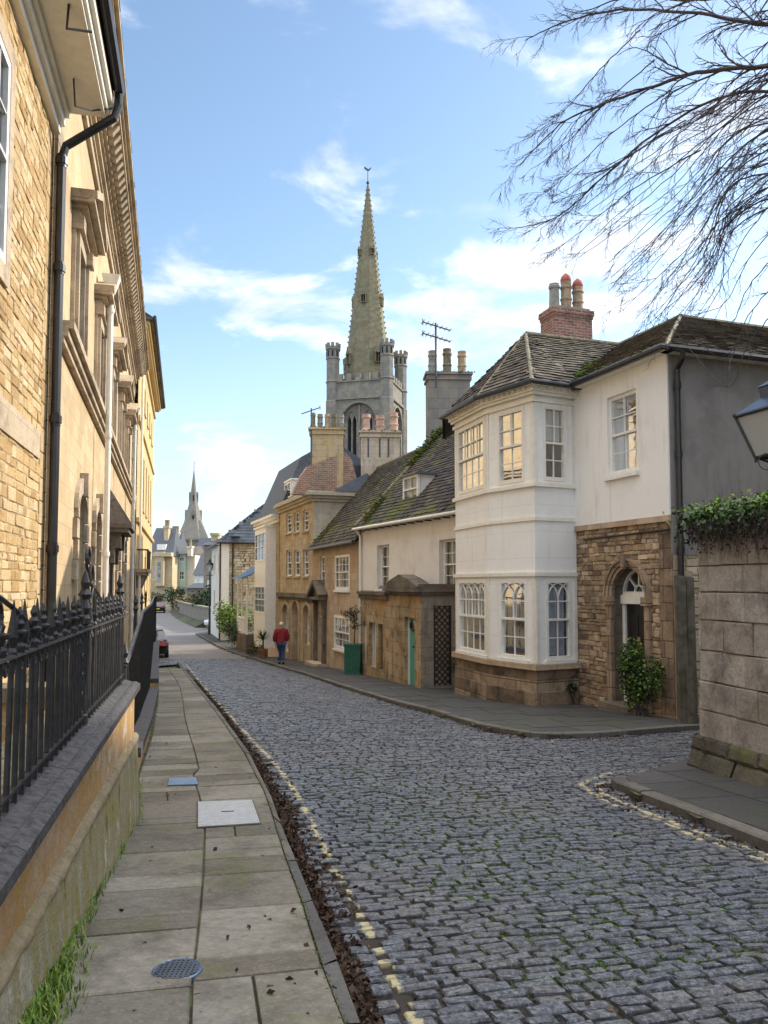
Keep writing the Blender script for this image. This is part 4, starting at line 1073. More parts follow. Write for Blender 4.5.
for a, b in up:
    w = window(hp, FP_, a, b, zs1 + .05, zt1, .24, 3, 4, glass='glass_dark', fw=.07)
    q = MB()
    for s_ in (0, 1):
        x0, x1 = (a - .30, a) if s_ == 0 else (b, b + .30)
        q.box(FP_, x0, x1, 0, .07, zs1 + .045, zt1 + .2); q.box(FP_, x0 + .08, x1 - .08, .07, .13, zs1 + .06, zt1 + .1)
        q.box(FP_, x0 - .02, x1 + .02, .0, .20, zt1 + .05, zt1 + .28)
    q.box(FP_, a, b, 0, .09, zt1, zt1 + .2)
    q.build('architrave', M['ashlar_trim'], w)
    q = MB(); zz = zt1 + .28
    for n1, z0, z2, e in ((.14, 0, .10, .32), (.26, .10, .17, .40), (.38, .17, .25, .50)): q.box(FP_, a - e, b + e, 0, n1, zz + z0, zz + z2)
    A_u, B_u = a - .52, b + .52; c = (a + b) / 2; zt = zz + .252; H = .50
    P = FP_.P
    for s_ in (A_u, B_u):  # raking cornices
        e0, e1 = (s_, zt), (c, zt + H); bar(q, FP_, (e0[0], e0[1] + .05), (e1[0], e1[1] + .05), .13, 0, .42); bar(q, FP_, (e0[0], e0[1] - .0), (e1[0], e1[1] - .03), .06, 0, .30)
    q.add([P(A_u + .1, .05, zt), P(B_u - .1, .05, zt), P(c, .05, zt + H)], [(0, 1, 2)])
    q.build('pediment', M['ashlar_trim'], w)
for a, b in gw:
    w = window(hp, FP_, a, b, z1 - 1.05, z1 + 1.75, .27, 3, 4, arch=.35, glass='glass_dark', fw=.07)
    q = MB(); z = z1 - 1.05; k = 0
    while z < z1 + 1.5:
        e = .42 if k % 2 else .24
        q.box(FP_, a - e, a, -.02, .08, z + .01, z + .36); q.box(FP_, b, b + e, -.02, .08, z + .01, z + .36); z += .38; k += 1
    arch_band(q, FP_, a, b, z1 + 1.40, .35, .30, -.02, .08)
    q.box(FP_, (a + b) / 2 - .13, (a + b) / 2 + .13, -.02, .16, z1 + 1.70, z1 + 2.15); q.box(FP_, a - .3, b + .3, -.02, .16, z1 - 1.22, z1 - 1.06)
    q.build('stone_surround', M['ashlar_trim'], w)
# door with hood
mb = MB(); mb.box(FP_, door[0] + .06, door[1] - .06, -.30, -.24, z1 - 2.6, z1 + .55)
for zz in (-1.9, -.8): mb.box(FP_, door[0] + .2, (door[0] + door[1]) / 2 - .06, -.24, -.225, z1 + zz, z1 + zz + .8); mb.box(FP_, (door[0] + door[1]) / 2 + .06, door[1] - .2, -.24, -.225, z1 + zz, z1 + zz + .8)
dd = mb.build('door', M['paint_black'], hp)
mb = MB(); mb.ball(FP_.P(door[1] - .18, -.2, z1 - 1.1), .035); mb.build('door_knob', M['brass'], dd)
mb = MB(); a, b = door; P = FP_.P
for x0, x1 in ((a - .42, a - .02), (b + .02, b + .42)):
    mb.box(FP_, x0, x1, 0, .12, -3, z1 + 1.2); mb.box(FP_, x0 + .08, x1 - .08, .12, .42, z1 + 1.0, z1 + 1.42); mb.box(FP_, x0 + .08, x1 - .08, .12, .26, z1 + .6, z1 + 1.0)
mb.box(FP_, a - .5, b + .5, 0, .62, z1 + 1.42, z1 + 1.54); mb.box(FP_, a - .55, b + .55, 0, .70, z1 + 1.542, z1 + 1.66)
# stone slab of the hood, rising to a hip
mb.hexa([P(a - .55, 0, z1 + 1.662), P(b + .55, 0, z1 + 1.662), P(b + .55, .70, z1 + 1.662), P(a - .55, .70, z1 + 1.662), P(a - .2, 0, z1 + 2.6), P(b + .2, 0, z1 + 2.6), P(b + .2, .12, z1 + 2.6), P(a - .2, .12, z1 + 2.6)])
mb.build('door_hood', M['hood_lead'], hp)
# cornice
zc_ = z1 + 9.4
mb = MB()
for n0, n1, a, b in ((0, .08, -.75, -.55), (0, .12, -.55, -.50), (0, .14, -.14, .0), (0, .20, 0, .08), (0, .56, .30, .44), (0, .62, .44, .52), (0, .70, .52, .62), (0, .28, .08, .30)):
    mb.box(FP_, 0, FP_.L, n0, n1, zc_ + a, zc_ + b)
mb.build('cornice', M['ashlar_trim'], hp)
mb = MB(); u = .12
while u < FP_.L - .2:
    mb.hexa([P(u, .28, zc_ + .12), P(u + .17, .28, zc_ + .12), P(u + .17, .40, zc_ + .10), P(u, .40, zc_ + .10), P(u, .28, zc_ + .298), P(u + .17, .28, zc_ + .298), P(u + .17, .54, zc_ + .298), P(u, .54, zc_ + .298)]); u += .37
o = mb.build('modillions', M['ashlar_trim'], hp); o['kind'] = 'stuff'
slates(hp, 'roof', 'slate_roof', [[P(-.1, .66, zc_ + .64), P(FP_.L, .66, zc_ + .64), P(FP_.L, -4.5, zc_ + 3.3), P(-.1, -4.5, zc_ + 3.3)]], .25, (.25, .4))
for Y, lo in ((18.0, -3.0), (31.8, -3.0)):
    u = yu(Y); pipe(hp, [P(u, .30, z1 + 6.75), P(u, .30, lo)], .065, 'paint_cream', [P(u, .30, z1 + z) for z in (6.3, 3.4, .7, -1.2)])
    mb = MB(); mb.hexa([P(u - .08, .22, z1 + 6.7), P(u + .08, .22, z1 + 6.7), P(u + .08, .38, z1 + 6.7), P(u - .08, .38, z1 + 6.7), P(u - .2, .1, z1 + 7.1), P(u + .2, .1, z1 + 7.1), P(u + .2, .5, z1 + 7.1), P(u - .2, .5, z1 + 7.1)])
    mb.build('rainwater_head', M['paint_cream'], hp)

# ------------------------------------------------------------------ LEFT: tall plain yellow house
FY = line_left(-2.22, -.25, 36.5, 55.0)
hy = thing('yellow_town_house', FY.P(9, -.5, -2.2), 'tall plain yellow stone town house with a stone balcony, beyond the long cream one', 'house')
cols_u = [2.6 + 3.1 * i for i in range(5)]
ops = []
for u in cols_u: ops += [(u, u + 1.05, z1 + 9.1, z1 + 10.5), (u, u + 1.05, z1 + 3.9, z1 + 6.7), (u, u + 1.05, z1 - .9, z1 + 1.6)]
mb = MB(); wall(mb, FY, 0, FY.L, -4, z1 + 12.0, ops, rev=.3); mb.box(FY, 0, FY.L, -8, -.5, -4, z1 + 12.1); mb.box(FY, 0, .3, -.49, 0 - .31, -4, z1 + 12)
mb.build('wall', M['ashlar_yellow'], hy)
P = FY.P
mb = MB()
for n1, a, b in ((.10, 7.6, 7.85), (.14, 2.9, 3.1), (.12, 11.5, 11.7), (.35, 12.0, 12.12), (.45, 12.12, 12.3)): mb.box(FY, 0, FY.L + .0, 0, n1, z1 + a, z1 + b)
mb.build('string_courses', M['ashlar_yellow'], hy)
mb = MB(); mb.box(FY, -.15, FY.L + .3, -.2, .62, z1 + 12.3, z1 + 12.42); mb.build('eaves', M['trim_dark'], hy)
gutter(hy, [P(-.2, .68, z1 + 12.42), P(FY.L + .3, .68, z1 + 12.42)], .08)
mb = MB(); mb.hexa([P(-.15, .6, z1 + 12.43), P(FY.L + .3, .6, z1 + 12.43), P(FY.L + .3, -8, z1 + 12.43), P(-.15, -8, z1 + 12.43), P(-.15, -3, z1 + 14.6), P(FY.L + .3, -3, z1 + 14.6), P(FY.L + .3, -5, z1 + 14.6), P(-.15, -5, z1 + 14.6)]); mb.build('roof', M['slate_dark'], hy)
for o in ops: window(hy, FY, o[0], o[1], o[2], o[3], .2, 3, 4, glass='glass_dark', sill='ashlar_trim')
mb = MB(); b0, b1, zf = .5, 4.4, z1 + .75
mb.box(FY, b0, b1, .01, .55, zf - .16, zf); mb.box(FY, b0 + .1, b1 - .1, .01, .42, zf - .30, zf - .162)
for u in (b0 + .5, b1 - .8): mb.hexa([P(u, .01, zf - .9), P(u + .3, .01, zf - .9), P(u + .3, .15, zf - .9), P(u, .15, zf - .9), P(u, .01, zf - .302), P(u + .3, .01, zf - .302), P(u + .3, .4, zf - .302), P(u, .4, zf - .302)])
bal = mb.build('balcony', M['ashlar_trim'], hy)
mb = MB()
mb.box(FY, b0 + .02, b1 - .02, .45, .52, zf + .85, zf + .92); mb.box(FY, b0 + .02, b0 + .09, .01, .45, zf + .85, zf + .92)
for i in range(24): mb.box(FY, b0 + .05 + i * .16, b0 + .09 + i * .16, .47, .50, zf, zf + .85)
for i in range(3): mb.box(FY, b0 + .035, b0 + .07, .12 + i * .15, .14 + i * .15, zf, zf + .85)
mb.build('balcony_rail', M['iron_black'], bal)
pipe(hy, [P(.7, .16, z1 + 11.5), P(.7, .16, -3)], .06, 'paint_cream')
# ------------------------------------------------------------------ RIGHT: the corner house with the canted bay
z1 = EYE
C1 = V2(5.04, 14.0); av = Vector((-.335, .942, 0)).normalized(); bv = Vector((.942, .335, 0))
P0 = C1 + av * 2.97; P1 = V2(3.08, 16.3); P2 = V2(2.27, 17.6); P3 = V2(1.74, 19.4); P4 = C1 + av * 6.3
FB = Fr(C1, C1 + av * 9, flip=True)           # street front
FS = Fr(C1, C1 + bv * 9)                      # side wall, facing the side street
hb = thing('bay_window_house', C1 + av * 3 + V2(1.0, 0) + Vector((0, 0, -.8)), 'white corner house with a two storey canted bay on a stone base and arched doorway', 'house')
ua = FB
zeave = z1 + 4.12
uL, _ = FB.hit(577, 500); u0d, _ = FB.hit(655, 640); u1d, _ = FB.hit(616, 640)
# door opening and upper window measured on the wall plane
dA, zdt = FB.hit(645, 568); dB, _ = FB.hit(613, 568); dA, dB = min(dA, dB), max(dA, dB)
wA, zwt = FB.hit(637, 388); wB, _ = FB.hit(608, 398); wA, wB = min(wA, wB), max(wA, wB); _, zwb = FB.hit(637, 471)
_, zb = FB.hit(620, 521)      # foot of the white render
_, zspr = FB.hit(640, 597)
print('bay house door', dA, dB, zdt, zspr, 'win', wA, wB, zwb, zwt, 'band', zb)
LU = (P0 - C1).length
mb = MB()
wall(mb, FB, 0, LU + .05, -1.6, zb, [(dA, dB, -1.2, zdt, zdt - zspr)], rev=.30, n=-.025)
mb.build('door_reveal', M['trim_dark'], hb)
stones(hb, 'lower_wall', ('st_brown', 'mortar_brown'), FB, .36, LU + .05, -1.5, zb - .1, [(dA - .05, dB + .05, -1.2, zdt + .05, zdt - zspr + .05)], hh=(.055, .13), ww=(.09, .34), jit=.013, proud=.014, bev=.014)
stones(hb, 'corner_stones', ('st_base', 'mortar_brown'), FB, .0, .36, -1.5, zb - .1, [], hh=(.24, .36), ww=(.36, .4), jit=.004, proud=.005, bev=.01)
mb = MB(); wall(mb, FB, 0, LU + .05, zb + .002, zeave, [(wA, wB, zwb, zwt)], rev=.2, n=.03); mb.box(FB, 0, LU, .0, .03, zb - .0, zb + .001)
mb.add([FB.P(0, -.0, zb + .002), FB.P(LU, -.0, zb + .002), FB.P(LU, .03, zb + .002), FB.P(0, .03, zb + .002)], [(0, 1, 2, 3)])
mb.add([FB.P(0, .03, zb + .002), FB.P(0, .03, zeave), FB.P(0, -.01, zeave), FB.P(0, -.01, zb + .002)], [(0, 1, 2, 3)])
mb.build('render', M['render_white'], hb)
mb = MB(); mb.box(FB, -.0, LU, .0, .055, zb - .11, zb - .004); mb.build('string_course', M['stone_brown'], hb)
# dressed corner stones
mb = MB(); z = -1.5; k = 0
while z < zb - .35:
    h = .31
    mb.box(FS, .022, .26 if k % 2 else .42, -.05, .018, z, z + h - .012); z += h; k += 1
z = -1.5; k = 0
mb.build('quoin_backing', M['stone_brown'], hb)
# side wall
mb = MB(); zs = z1 + .55
wall(mb, FS, 0, 7, -1.6, zs, [], n=-.02); mb.build('side_stone_wall', M['gable_rubble'], hb)
stones(hb, 'side_stones', ('st_gable', 'mortar_brown'), FS, .3, 4, -1.5, zs - .02, [], hh=(.1, .18), ww=(.2, .5), jit=.01, proud=.01)
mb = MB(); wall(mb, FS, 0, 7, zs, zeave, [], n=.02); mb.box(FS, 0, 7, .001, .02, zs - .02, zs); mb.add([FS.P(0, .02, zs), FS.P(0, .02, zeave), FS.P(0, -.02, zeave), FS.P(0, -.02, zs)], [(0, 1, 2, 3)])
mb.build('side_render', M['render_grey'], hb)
mb = MB(); mb.box(FS, .6, 7, -4, -.4, -1.6, zeave - .05); mb.box(FS, .45, 6.0, -9.0, -3.9, -1.6, zeave - .05); mb.build('inner_walls', M['dark_room'], hb)
# the door with its arch
mb = MB(); dc = (dA + dB) / 2
mb.box(FB, dA + .09, dB - .09, -.30, -.24, -1.2, zspr - .14)
hw = (dB - dA) / 2 - .09
for sx in (-1, 1):
    for za, zb_ in ((-.95, .02), (.14, zspr - .35)):
        x0, x1 = (dc - hw + .07, dc - .05) if sx < 0 else (dc + .05, dc + hw - .07)
        mb.box(FB, x0, x1, -.24, -.225, za, zb_)
d = mb.build('door', M['paint_black'], hb)
mb = MB(); mb.box(FB, dc - .04, dc + .04, -.224, -.205, z1 - 1.35, z1 - .98); mb.ball(FB.P(dc + hw - .1, -.19, z1 - 1.05), .03); mb.build('door_knocker', M['brass'], d)
mb = MB(); mb.box(FB, dA, dA + .085, -.31, -.20, -1.2, zspr - .02); mb.box(FB, dB - .085, dB, -.31, -.20, -1.2, zspr - .02); mb.box(FB, dA - .0, dB, -.31, -.16, zspr - .14, zspr + .03)
mb.build('door_frame', M['paint_white'], hb)
window(hb, FB, dA, dB, zspr + .031, zdt, .25, 1, 1, arch=zdt - zspr - .05, fw=.05, fan=3, meet=False, name='fanlight')
mb = MB(); ar = zdt - zspr
arch_band(mb, FB, dA - .02, dB + .02, zspr, ar + .02, .07, -.02, .04, 0); arch_band(mb, FB, dA - .09, dB + .09, zspr, ar + .09, .07, -.02, .075, 0); arch_band(mb, FB, dA - .16, dB + .16, zspr, ar + .16, .035, -.02, .11, 0)
for x0, x1 in ((dA - .17, dA - .02), (dB + .02, dB + .17)):
    mb.box(FB, x0, x1, -.02, .06, -1.3, zspr - .16); mb.box(FB, x0 - .03, x1 + .03, -.02, .11, zspr - .158, zspr - .002)
mb.box(FB, dc - .055, dc + .055, -.02, .15, zspr + ar + .0, zspr + ar + .27)
mb.build('door_surround', M['bay_base'], hb)
mb = MB(); gz = zg(FB.P(dc, 0, 0).y); mb.box(FB, dA - .1, dB + .1, -.3, .32, gz - .1, gz + .13); mb.build('door_step', M['trim_dark'], hb)
window(hb, FB, wA, wB, zwb, zwt, .10, 2, 4, fw=.07, n=.03, glass='glass', curtain=('curtain_blue', .5), upper=('blind_cream', .1), sill='paint_white')
pipe(hb, [FB.P(LU - .3, .02, zb - .30), FB.P(.3, .02, zb - .26), FB.P(.0, .04, zb - .26)], .018, name='cable')
# ---- the bay
bay = [P0, P1, P2, P3, P4]
plan = lambda off, pts=bay: off_poly(pts, off)
def off_poly(pts, off):
    out = []
    for i, p in enumerate(pts):
        ds = []
        if i > 0: ds.append((pts[i] - pts[i - 1]).normalized())
        if i < len(pts) - 1: ds.append((pts[i + 1] - pts[i]).normalized())
        ns = [Vector((-d.y, d.x, 0)) * -1 for d in ds]  # outward is to the left of travel P0->P4 reversed
        ns = [Vector((-d.y, d.x, 0)) for d in ds]
        if len(ns) == 2:
            m = (ns[0] + ns[1]).normalized(); k = off / max(.3, m.dot(ns[0])); out.append(p + m * k)
        else: out.append(p + ns[0] * off)
    return out
t_ = off_poly(bay, 1.0); cen = C1 + av * 4.5 + bv * 1.0
SG_ = -1 if (t_[1] - cen).length < (bay[1] - cen).length else 1
def off_bay(o): return off_poly(bay, o * SG_)
def bay_ring(mb, o0, o1, za, zb_, m=0):
    a, b = off_bay(o0), off_bay(o1)
    for i in range(4):
        mb.hexa([(a[i].x, a[i].y, za), (a[i + 1].x, a[i + 1].y, za), (b[i + 1].x, b[i + 1].y, za), (b[i].x, b[i].y, za), (a[i].x, a[i].y, zb_), (a[i + 1].x, a[i + 1].y, zb_), (b[i + 1].x, b[i + 1].y, zb_), (b[i].x, b[i].y, zb_)], m)
zsill = z1 - 1.60; zlt = z1 + .16; zband = z1 + 1.42; zus = z1 + 2.12; zut = z1 + 3.72
mb = MB(); bay_ring(mb, -.3, .02, -1.6, zsill - .34); bay_ring(mb, -.3, -.03, zsill - .34, zsill - .12)
mb.build('bay_base', M['bay_base'], hb)
BAYBASE = True
mb = MB(); bay_ring(mb, -.3, .09, zsill - .12, zsill - .004); mb.build('bay_sill_course', M['stone_brown'], hb)
FR = [Fr(bay[i], bay[i + 1], flip=(SG_ == 1)) for i in range(4)]
for F in FR:
    mid = F.P(F.L / 2, .5, 0)
    if (Vector((mid.x, mid.y, 0)) - cen).length < ((bay[1] - cen).length * .0 + (F.P(F.L / 2, 0, 0) - Vector((cen.x, cen.y, 0))).length): F.n = -F.n
for F in FR[:3]:
    stones(hb, 'bay_base_stones', ('st_base', 'mortar_dark'), F, -.0, F.L + .0, -1.5, zsill - .56, [], hh=(.30, .36), ww=(.55, 1.1), n=.045, rec=.03, jit=.004, proud=.006, bev=.016, gap=.004)
    stones(hb, 'bay_base_stones', ('st_base', 'mortar_dark'), F, -.0, F.L + .0, zsill - .555, zsill - .12, [], hh=(.2, .23), ww=(.45, .9), n=.0, rec=.03, jit=.003, proud=.004, bev=.010, gap=.004)
wins_low = [(0, FR[0], (546, 571), (572, 657), 2), (1, FR[1], (500, 527), (572, 656), 2), (2, FR[2], (459, 487), (573, 650), 4)]
wins_up = [(0, FR[0], (543, 565.5), (406, 477), 2), (1, FR[1], (498, 524), (407, 480), 2), (2, FR[2], (458, 484.5), (413, 489), 4)]
bw = MB(); opsA = {0: [], 1: [], 2: [], 3: []}
for idx, F, (xa, xb), (ya, yb), c in wins_low + wins_up:
    low = ya > 500
    a, _ = F.hit(xa, (ya + yb) / 2); b, _ = F.hit(xb, (ya + yb) / 2); a, b = min(a, b), max(a, b)
    opsA[idx].append((max(.08, a), min(F.L - .08, b), (zsill + .06) if low else zus + .04, zlt - .06 if low else zut))
for i, F in enumerate(FR):
    wall(bw, F, 0, F.L, zsill, zeave - .1, opsA[i], rev=.11)
bw.build('bay_wall', M['boards_white'], hb)
mb = MB()
bay_ring(mb, .001, .045, zlt + .02, zlt + .10); bay_ring(mb, .001, .03, zband - .10, zband - .02); bay_ring(mb, .001, .06, zus - .10, zus - .02); bay_ring(mb, .001, .05, zeave - .34, zeave - .26); bay_ring(mb, .001, .13, zeave - .14, zeave - .03)
bay_ring(mb, .001, .09, zeave - .20, zeave - .142)
for F in FR[:3]:
    for e in (0.01, F.L - .09):
        mb.box(F, e, e + .08, .001, .018, zsill + .02, zlt + .02); mb.box(F, e, e + .08, .001, .018, zus - .02, zeave - .35)
    nb = max(3, int(F.L / .16))
    for k in range(nb): mb.box(F, (k + .5) * F.L / nb - .018, (k + .5) * F.L / nb + .018, .10, .185, zeave - .10, zeave - .031)
mb.build('bay_mouldings', M['paint_cream'], hb)
for idx, F, (xa, xb), (ya, yb), c in wins_low + wins_up:
    low = ya > 500; o = opsA[idx][0 if low else 1]
    if low: window(hb, F, o[0], o[1], o[2], o[3], .03, c, 4, fw=.06, glass='glass', curtain=('curtain_net' if idx == 2 else 'curtain_blue', .98), gothic=.34, sill='paint_white', paint='paint_white', backd=.45, backw=-.02)
    else: window(hb, F, o[0], o[1], o[2], o[3], .03, c, 4, fw=.06, glass='glass', curtain=('blind_cream', .98) if idx == 2 else None, upper=('blind_cream' if idx == 2 else 'curtain_net', .45), paint='paint_cream', backd=.45, backw=-.02)
# ---- roofs: main ridge, side ridge, bay hip
zr = z1 + 6.05; OH = .22
Em = lambda u, o=OH: FB.P(u, o, zeave + .03)
ap = C1 + bv * 2.83 + av * 3.0; apex = Vector((ap.x, ap.y, zr))
ridge_end = apex + av * 6.5; side_end = apex + bv * 8
cor = C1 - av * OH - bv * OH; cor = Vector((cor.x, cor.y, zeave + .03))
bap = Vector((3.42, 19.0, zr - .0)); meet = apex + av * 2.25
e = [Vector((p.x, p.y, zeave + .03)) for p in off_bay(OH)]
vj = Em(LU + .03)                                        # where the bay eaves meet the main eaves
fe = C1 + av * 9.3 - bv * OH
slates(hb, 'roof', 'slate_roof', [
    [cor, vj, meet, apex],
    [C1 + bv * 11 - av * OH + Vector((0, 0, zeave + .03)), cor, apex, apex + bv * 8],
    [e[0], e[1], bap], [vj, bap, meet],
    [e[1], e[2], bap], [e[2], e[3], bap], [e[3], Vector((fe.x, fe.y, zeave + .03)), bap]], .165, (.13, .27), .016, ragged=.014)
mb = MB(); q_ = bv * 3 - Vector((0, 0, 1.9)); mb.add([bap, Vector((fe.x, fe.y, zeave + .03)), ridge_end, meet], [(0, 1, 2), (0, 2, 3)]); mb.add([apex, ridge_end, ridge_end + q_, apex + q_ + av * 0], [(0, 1, 2, 3)]); mb.add([apex, side_end, side_end + av * 3 - Vector((0, 0, 1.9)), apex + av * 3 - Vector((0, 0, 1.9))], [(0, 1, 2, 3)]); mb.build('rear_roof', M['slate_band'], hb)
mb = MB()
def ridge_tiles(mb, a, b, r=.075):
    L = (b - a).length; n = max(1, int(L / .42)); 
    for i in range(n): mb.tube([a.lerp(b, i / n + .002), a.lerp(b, (i + .97) / n)], r * rng.uniform(.94, 1.06), 8)
for a, b in ((apex, meet), (meet, ridge_end), (apex, side_end), (bap, meet), (bap, e[1]), (bap, e[2]), (cor, apex)):
    ridge_tiles(mb, a + Vector((0, 0, .0)), b + Vector((0, 0, .0)), .07 if a.z > zr - .1 and b.z > zr - .1 else .045)
mb.build('ridge_tiles', M['lichen_stone'], hb)
clumps(hb, 'moss', 'moss', [vj + Vector((0, 0, .12)), vj.lerp(meet, .33) + Vector((0, 0, .06)), vj.lerp(meet, .6) + Vector((0, 0, .05))], 190, .055, (.02, .05), .5)
clumps(hb, 'moss', 'moss', [Em(.1) + Vector((0, 0, .08)), Em(LU) + Vector((0, 0, .08))], 120, .045, (.015, .035), .5)
gutter(hb, [FS.P(9, OH + .06, zeave + .01), FS.P(-OH, OH + .06, zeave), Em(-OH, OH + .06) , Em(LU, OH + .06)], .06)
g2 = off_bay(OH + .06); gutter(hb, [Vector((p.x, p.y, zeave)) for p in g2[:4]], .055)
mb = MB(); bay_ring(mb, .0, OH + .01, zeave - .03, zeave + .0); mb.box(FB, -.2, LU, .031, OH, zeave - .03, zeave); mb.box(FS, -.2, 9, .021, OH, zeave - .03, zeave); mb.build('soffit', M['paint_cream'], hb)
pp = FS.P(.12, .09, 0)
pipe(hb, [FS.P(.10, OH + .06, zeave - .02), FS.P(.10, OH + .03, zeave - .16), Vector((pp.x, pp.y, zeave - .32)), Vector((pp.x, pp.y, -1.2))], .05, collars=[Vector((pp.x, pp.y, z)) for z in (zeave - .6, z1 + 2.3, z1 + .6, z1 - 1)])
pipe(hb, [FB.P(LU + .02, .06, zeave - .1), FB.P(LU + .02, .06, zsill - .4)], .014, 'paint_cream', name='cable')
# chimney: red brick, three pots
cc = at(575, 330, 21.6); Fc = Fr((cc.x - .66 * .942, cc.y - .66 * .335), (cc.x + .66 * .942, cc.y + .66 * .335))
_, zt = Fc.hit(575, 309); mb = MB(); mb.box(Fc, 0, 1.22, -.7, 0, z1 + 4.4, zt - .24); mb.box(Fc, -.02, 1.24, -.72, .02, zt - .238, zt - .16); mb.box(Fc, -.045, 1.265, -.745, .045, zt - .158, zt - .06); mb.box(Fc, -.04, 1.26, -.74, .04, zt - .058, zt)
ch = mb.build('chimney', M['brick_dark'], hb)
mb = MB(); mb.box(Fc, .05, 1.17, -.68, -.04, zt, zt + .07); mb.build('flaunching', M['pot_grey'], ch)
for u, h, mt, st, cap in ((.24, .72, 'pot_grey', 0, False), (.62, .82, 'pot_clay', 1, True), (1.0, .72, 'pot_clay', 1, True)):
    pot(ch, Fc.P(u, -.36, zt + .05), h, .155, mt, st, cap)

# ------------------------------------------------------------------ cream cottage with the dormer and its porch
CA, CB = V2(-.80, 27.8), V2(3.0, 19.5)
CB = CA + (V2(1.9, 21.8) - CA) * 1.25
FC = Fr(CA, CB); FC.n = FC.n if (FC.n.x < 0) else -FC.n
hc = thing('cottage', FC.P(3, -1, -1.1), 'cream rendered cottage with a mossy stone slate roof and one white dormer', 'house')
backc = Vector((-FC.n.x, -FC.n.y, 0))
zec = z1 + 1.98; ops = []; spec = []
for xa, xb, ya, yb in ((377, 388.5, 545.5, 589), (439, 453, 540, 590)):
    a, zt_ = FC.hit(xa, ya); b, _ = FC.hit(xb, ya); _, zb_ = FC.hit((xa + xb) / 2, yb); a, b = min(a, b), max(a, b)
    if xa < 400: b = a + .95
    else: b = a + .95
    ops.append((a, b, zb_, zt_ - .0))
mb = MB(); wall(mb, FC, 0, FC.L, -1.9, zec, ops, rev=.26); mb.box(FC, 0.0, FC.L, -4.5, -.3, -1.9, zec - .02); mb.box(FC, 0, .3, -.299, -.262, -1.9, zec - .02)
mb.build('wall', M['render_cottage'], hc)
for i, o in enumerate(ops): window(hc, FC, o[0], o[1], o[2], o[3], .19, 2, 4, fw=.07, glass='glass', curtain=('curtain_blue', .5) if i else ('curtain_net', .98), sill='paint_cream')
ra = CA + backc * 3.54; zrc = z1 + 5.9
ea, eb = FC.P(-.1, .2, zec - .02), FC.P(FC.L, .2, zec - .02)
rA = Vector((ra.x, ra.y, zrc)) ; rA = FC.P(-.1, -3.54, zrc); rB = FC.P(FC.L, -3.54, zrc)
slates(hc, 'roof', 'slate_dark', [[ea, eb, rB, rA], [FC.P(FC.L, -7.2, zec), FC.P(-.1, -7.2, zec), rA, rB]], .18, (.14, .3), .022, ragged=.02)
mb = MB(); ridge_tiles(mb, rA, rB, .08); ridge_tiles(mb, ea + Vector((0, 0, .08)), rA + Vector((0, 0, .03)), .06); mb.build('ridge_tiles', M['lichen_stone'], hc)
mb = MB(); mb.add([FC.P(-.05, -.02, zec - .3), FC.P(-.05, -7.2, zec - .3), FC.P(-.05, -3.54, zrc - .1)], [(0, 1, 2)]); mb.build('gable', M['stone_brown'], hc)
clumps(hc, 'moss', 'moss', [rA.lerp(ea, .05) + Vector((0, 0, .1)), rA.lerp(ea, .42) + Vector((0, 0, .1))], 1100, .10, (.02, .05), .5)
clumps(hc, 'moss', 'moss', [rA.lerp(ea, .72) + Vector((.1, -.2, .12)), rA.lerp(ea, .96) + Vector((.3, -.6, .10))], 450, .10, (.015, .04), .5)
gutter(hc, [FC.P(-.1, .27, zec - .05), FC.P(FC.L, .27, zec - .05)], .05, 'paint_cream')
for k in range(14):
    mb = MB(); mb.box(FC, .3 + k * .55, .335 + k * .55, 0.0, .22, zec - .14, zec - .105); mb.build('gutter_bracket', M['iron_black'], hc)
pipe(hc, [FC.P(.12, .22, zec - .1), FC.P(.12, .08, zec - .3), FC.P(.12, .08, -1.7)], .045, 'paint_cream')
# dormer
dn = -.60
uA, zdtp = FC.hit(404.5, 478, dn); uB, _ = FC.hit(419.5, 478, dn); _, zdb = FC.hit(412, 503.5, dn)
uA, uB = min(uA, uB), max(uA, uB)
Pc = FC.P
mb = MB(); mb.hexa([Pc(uA, dn - .05, zdb - .1), Pc(uB, dn - .05, zdb - .1), Pc(uB, dn - 2.0, zdb - .1), Pc(uA, dn - 2.0, zdb - .1), Pc(uA, dn - .05, zdtp), Pc(uB, dn - .05, zdtp), Pc(uB, dn - 2, zdtp), Pc(uA, dn - 2, zdtp)])
dm = mb.build('dormer', M['render_cottage'], hc)
window(dm, FC, uA, uB, zdb, zdtp, -.02, 2, 2, n=dn, fw=.08, glass='glass_pale', name='dormer_window')
mb = MB(); mb.hexa([Pc(uA - .08, dn + .16, zdtp + .003), Pc(uB + .08, dn + .16, zdtp + .003), Pc(uB + .08, dn - 2.1, zdtp + .003), Pc(uA - .08, dn - 2.1, zdtp + .003), Pc(uA - .08, dn + .16, zdtp + .06), Pc(uB + .08, dn + .16, zdtp + .06), Pc(uB + .08, dn - 2.1, zdtp + .16), Pc(uA - .08, dn - 2.1, zdtp + .16)])
mb.build('dormer_roof', M['lead'], dm)
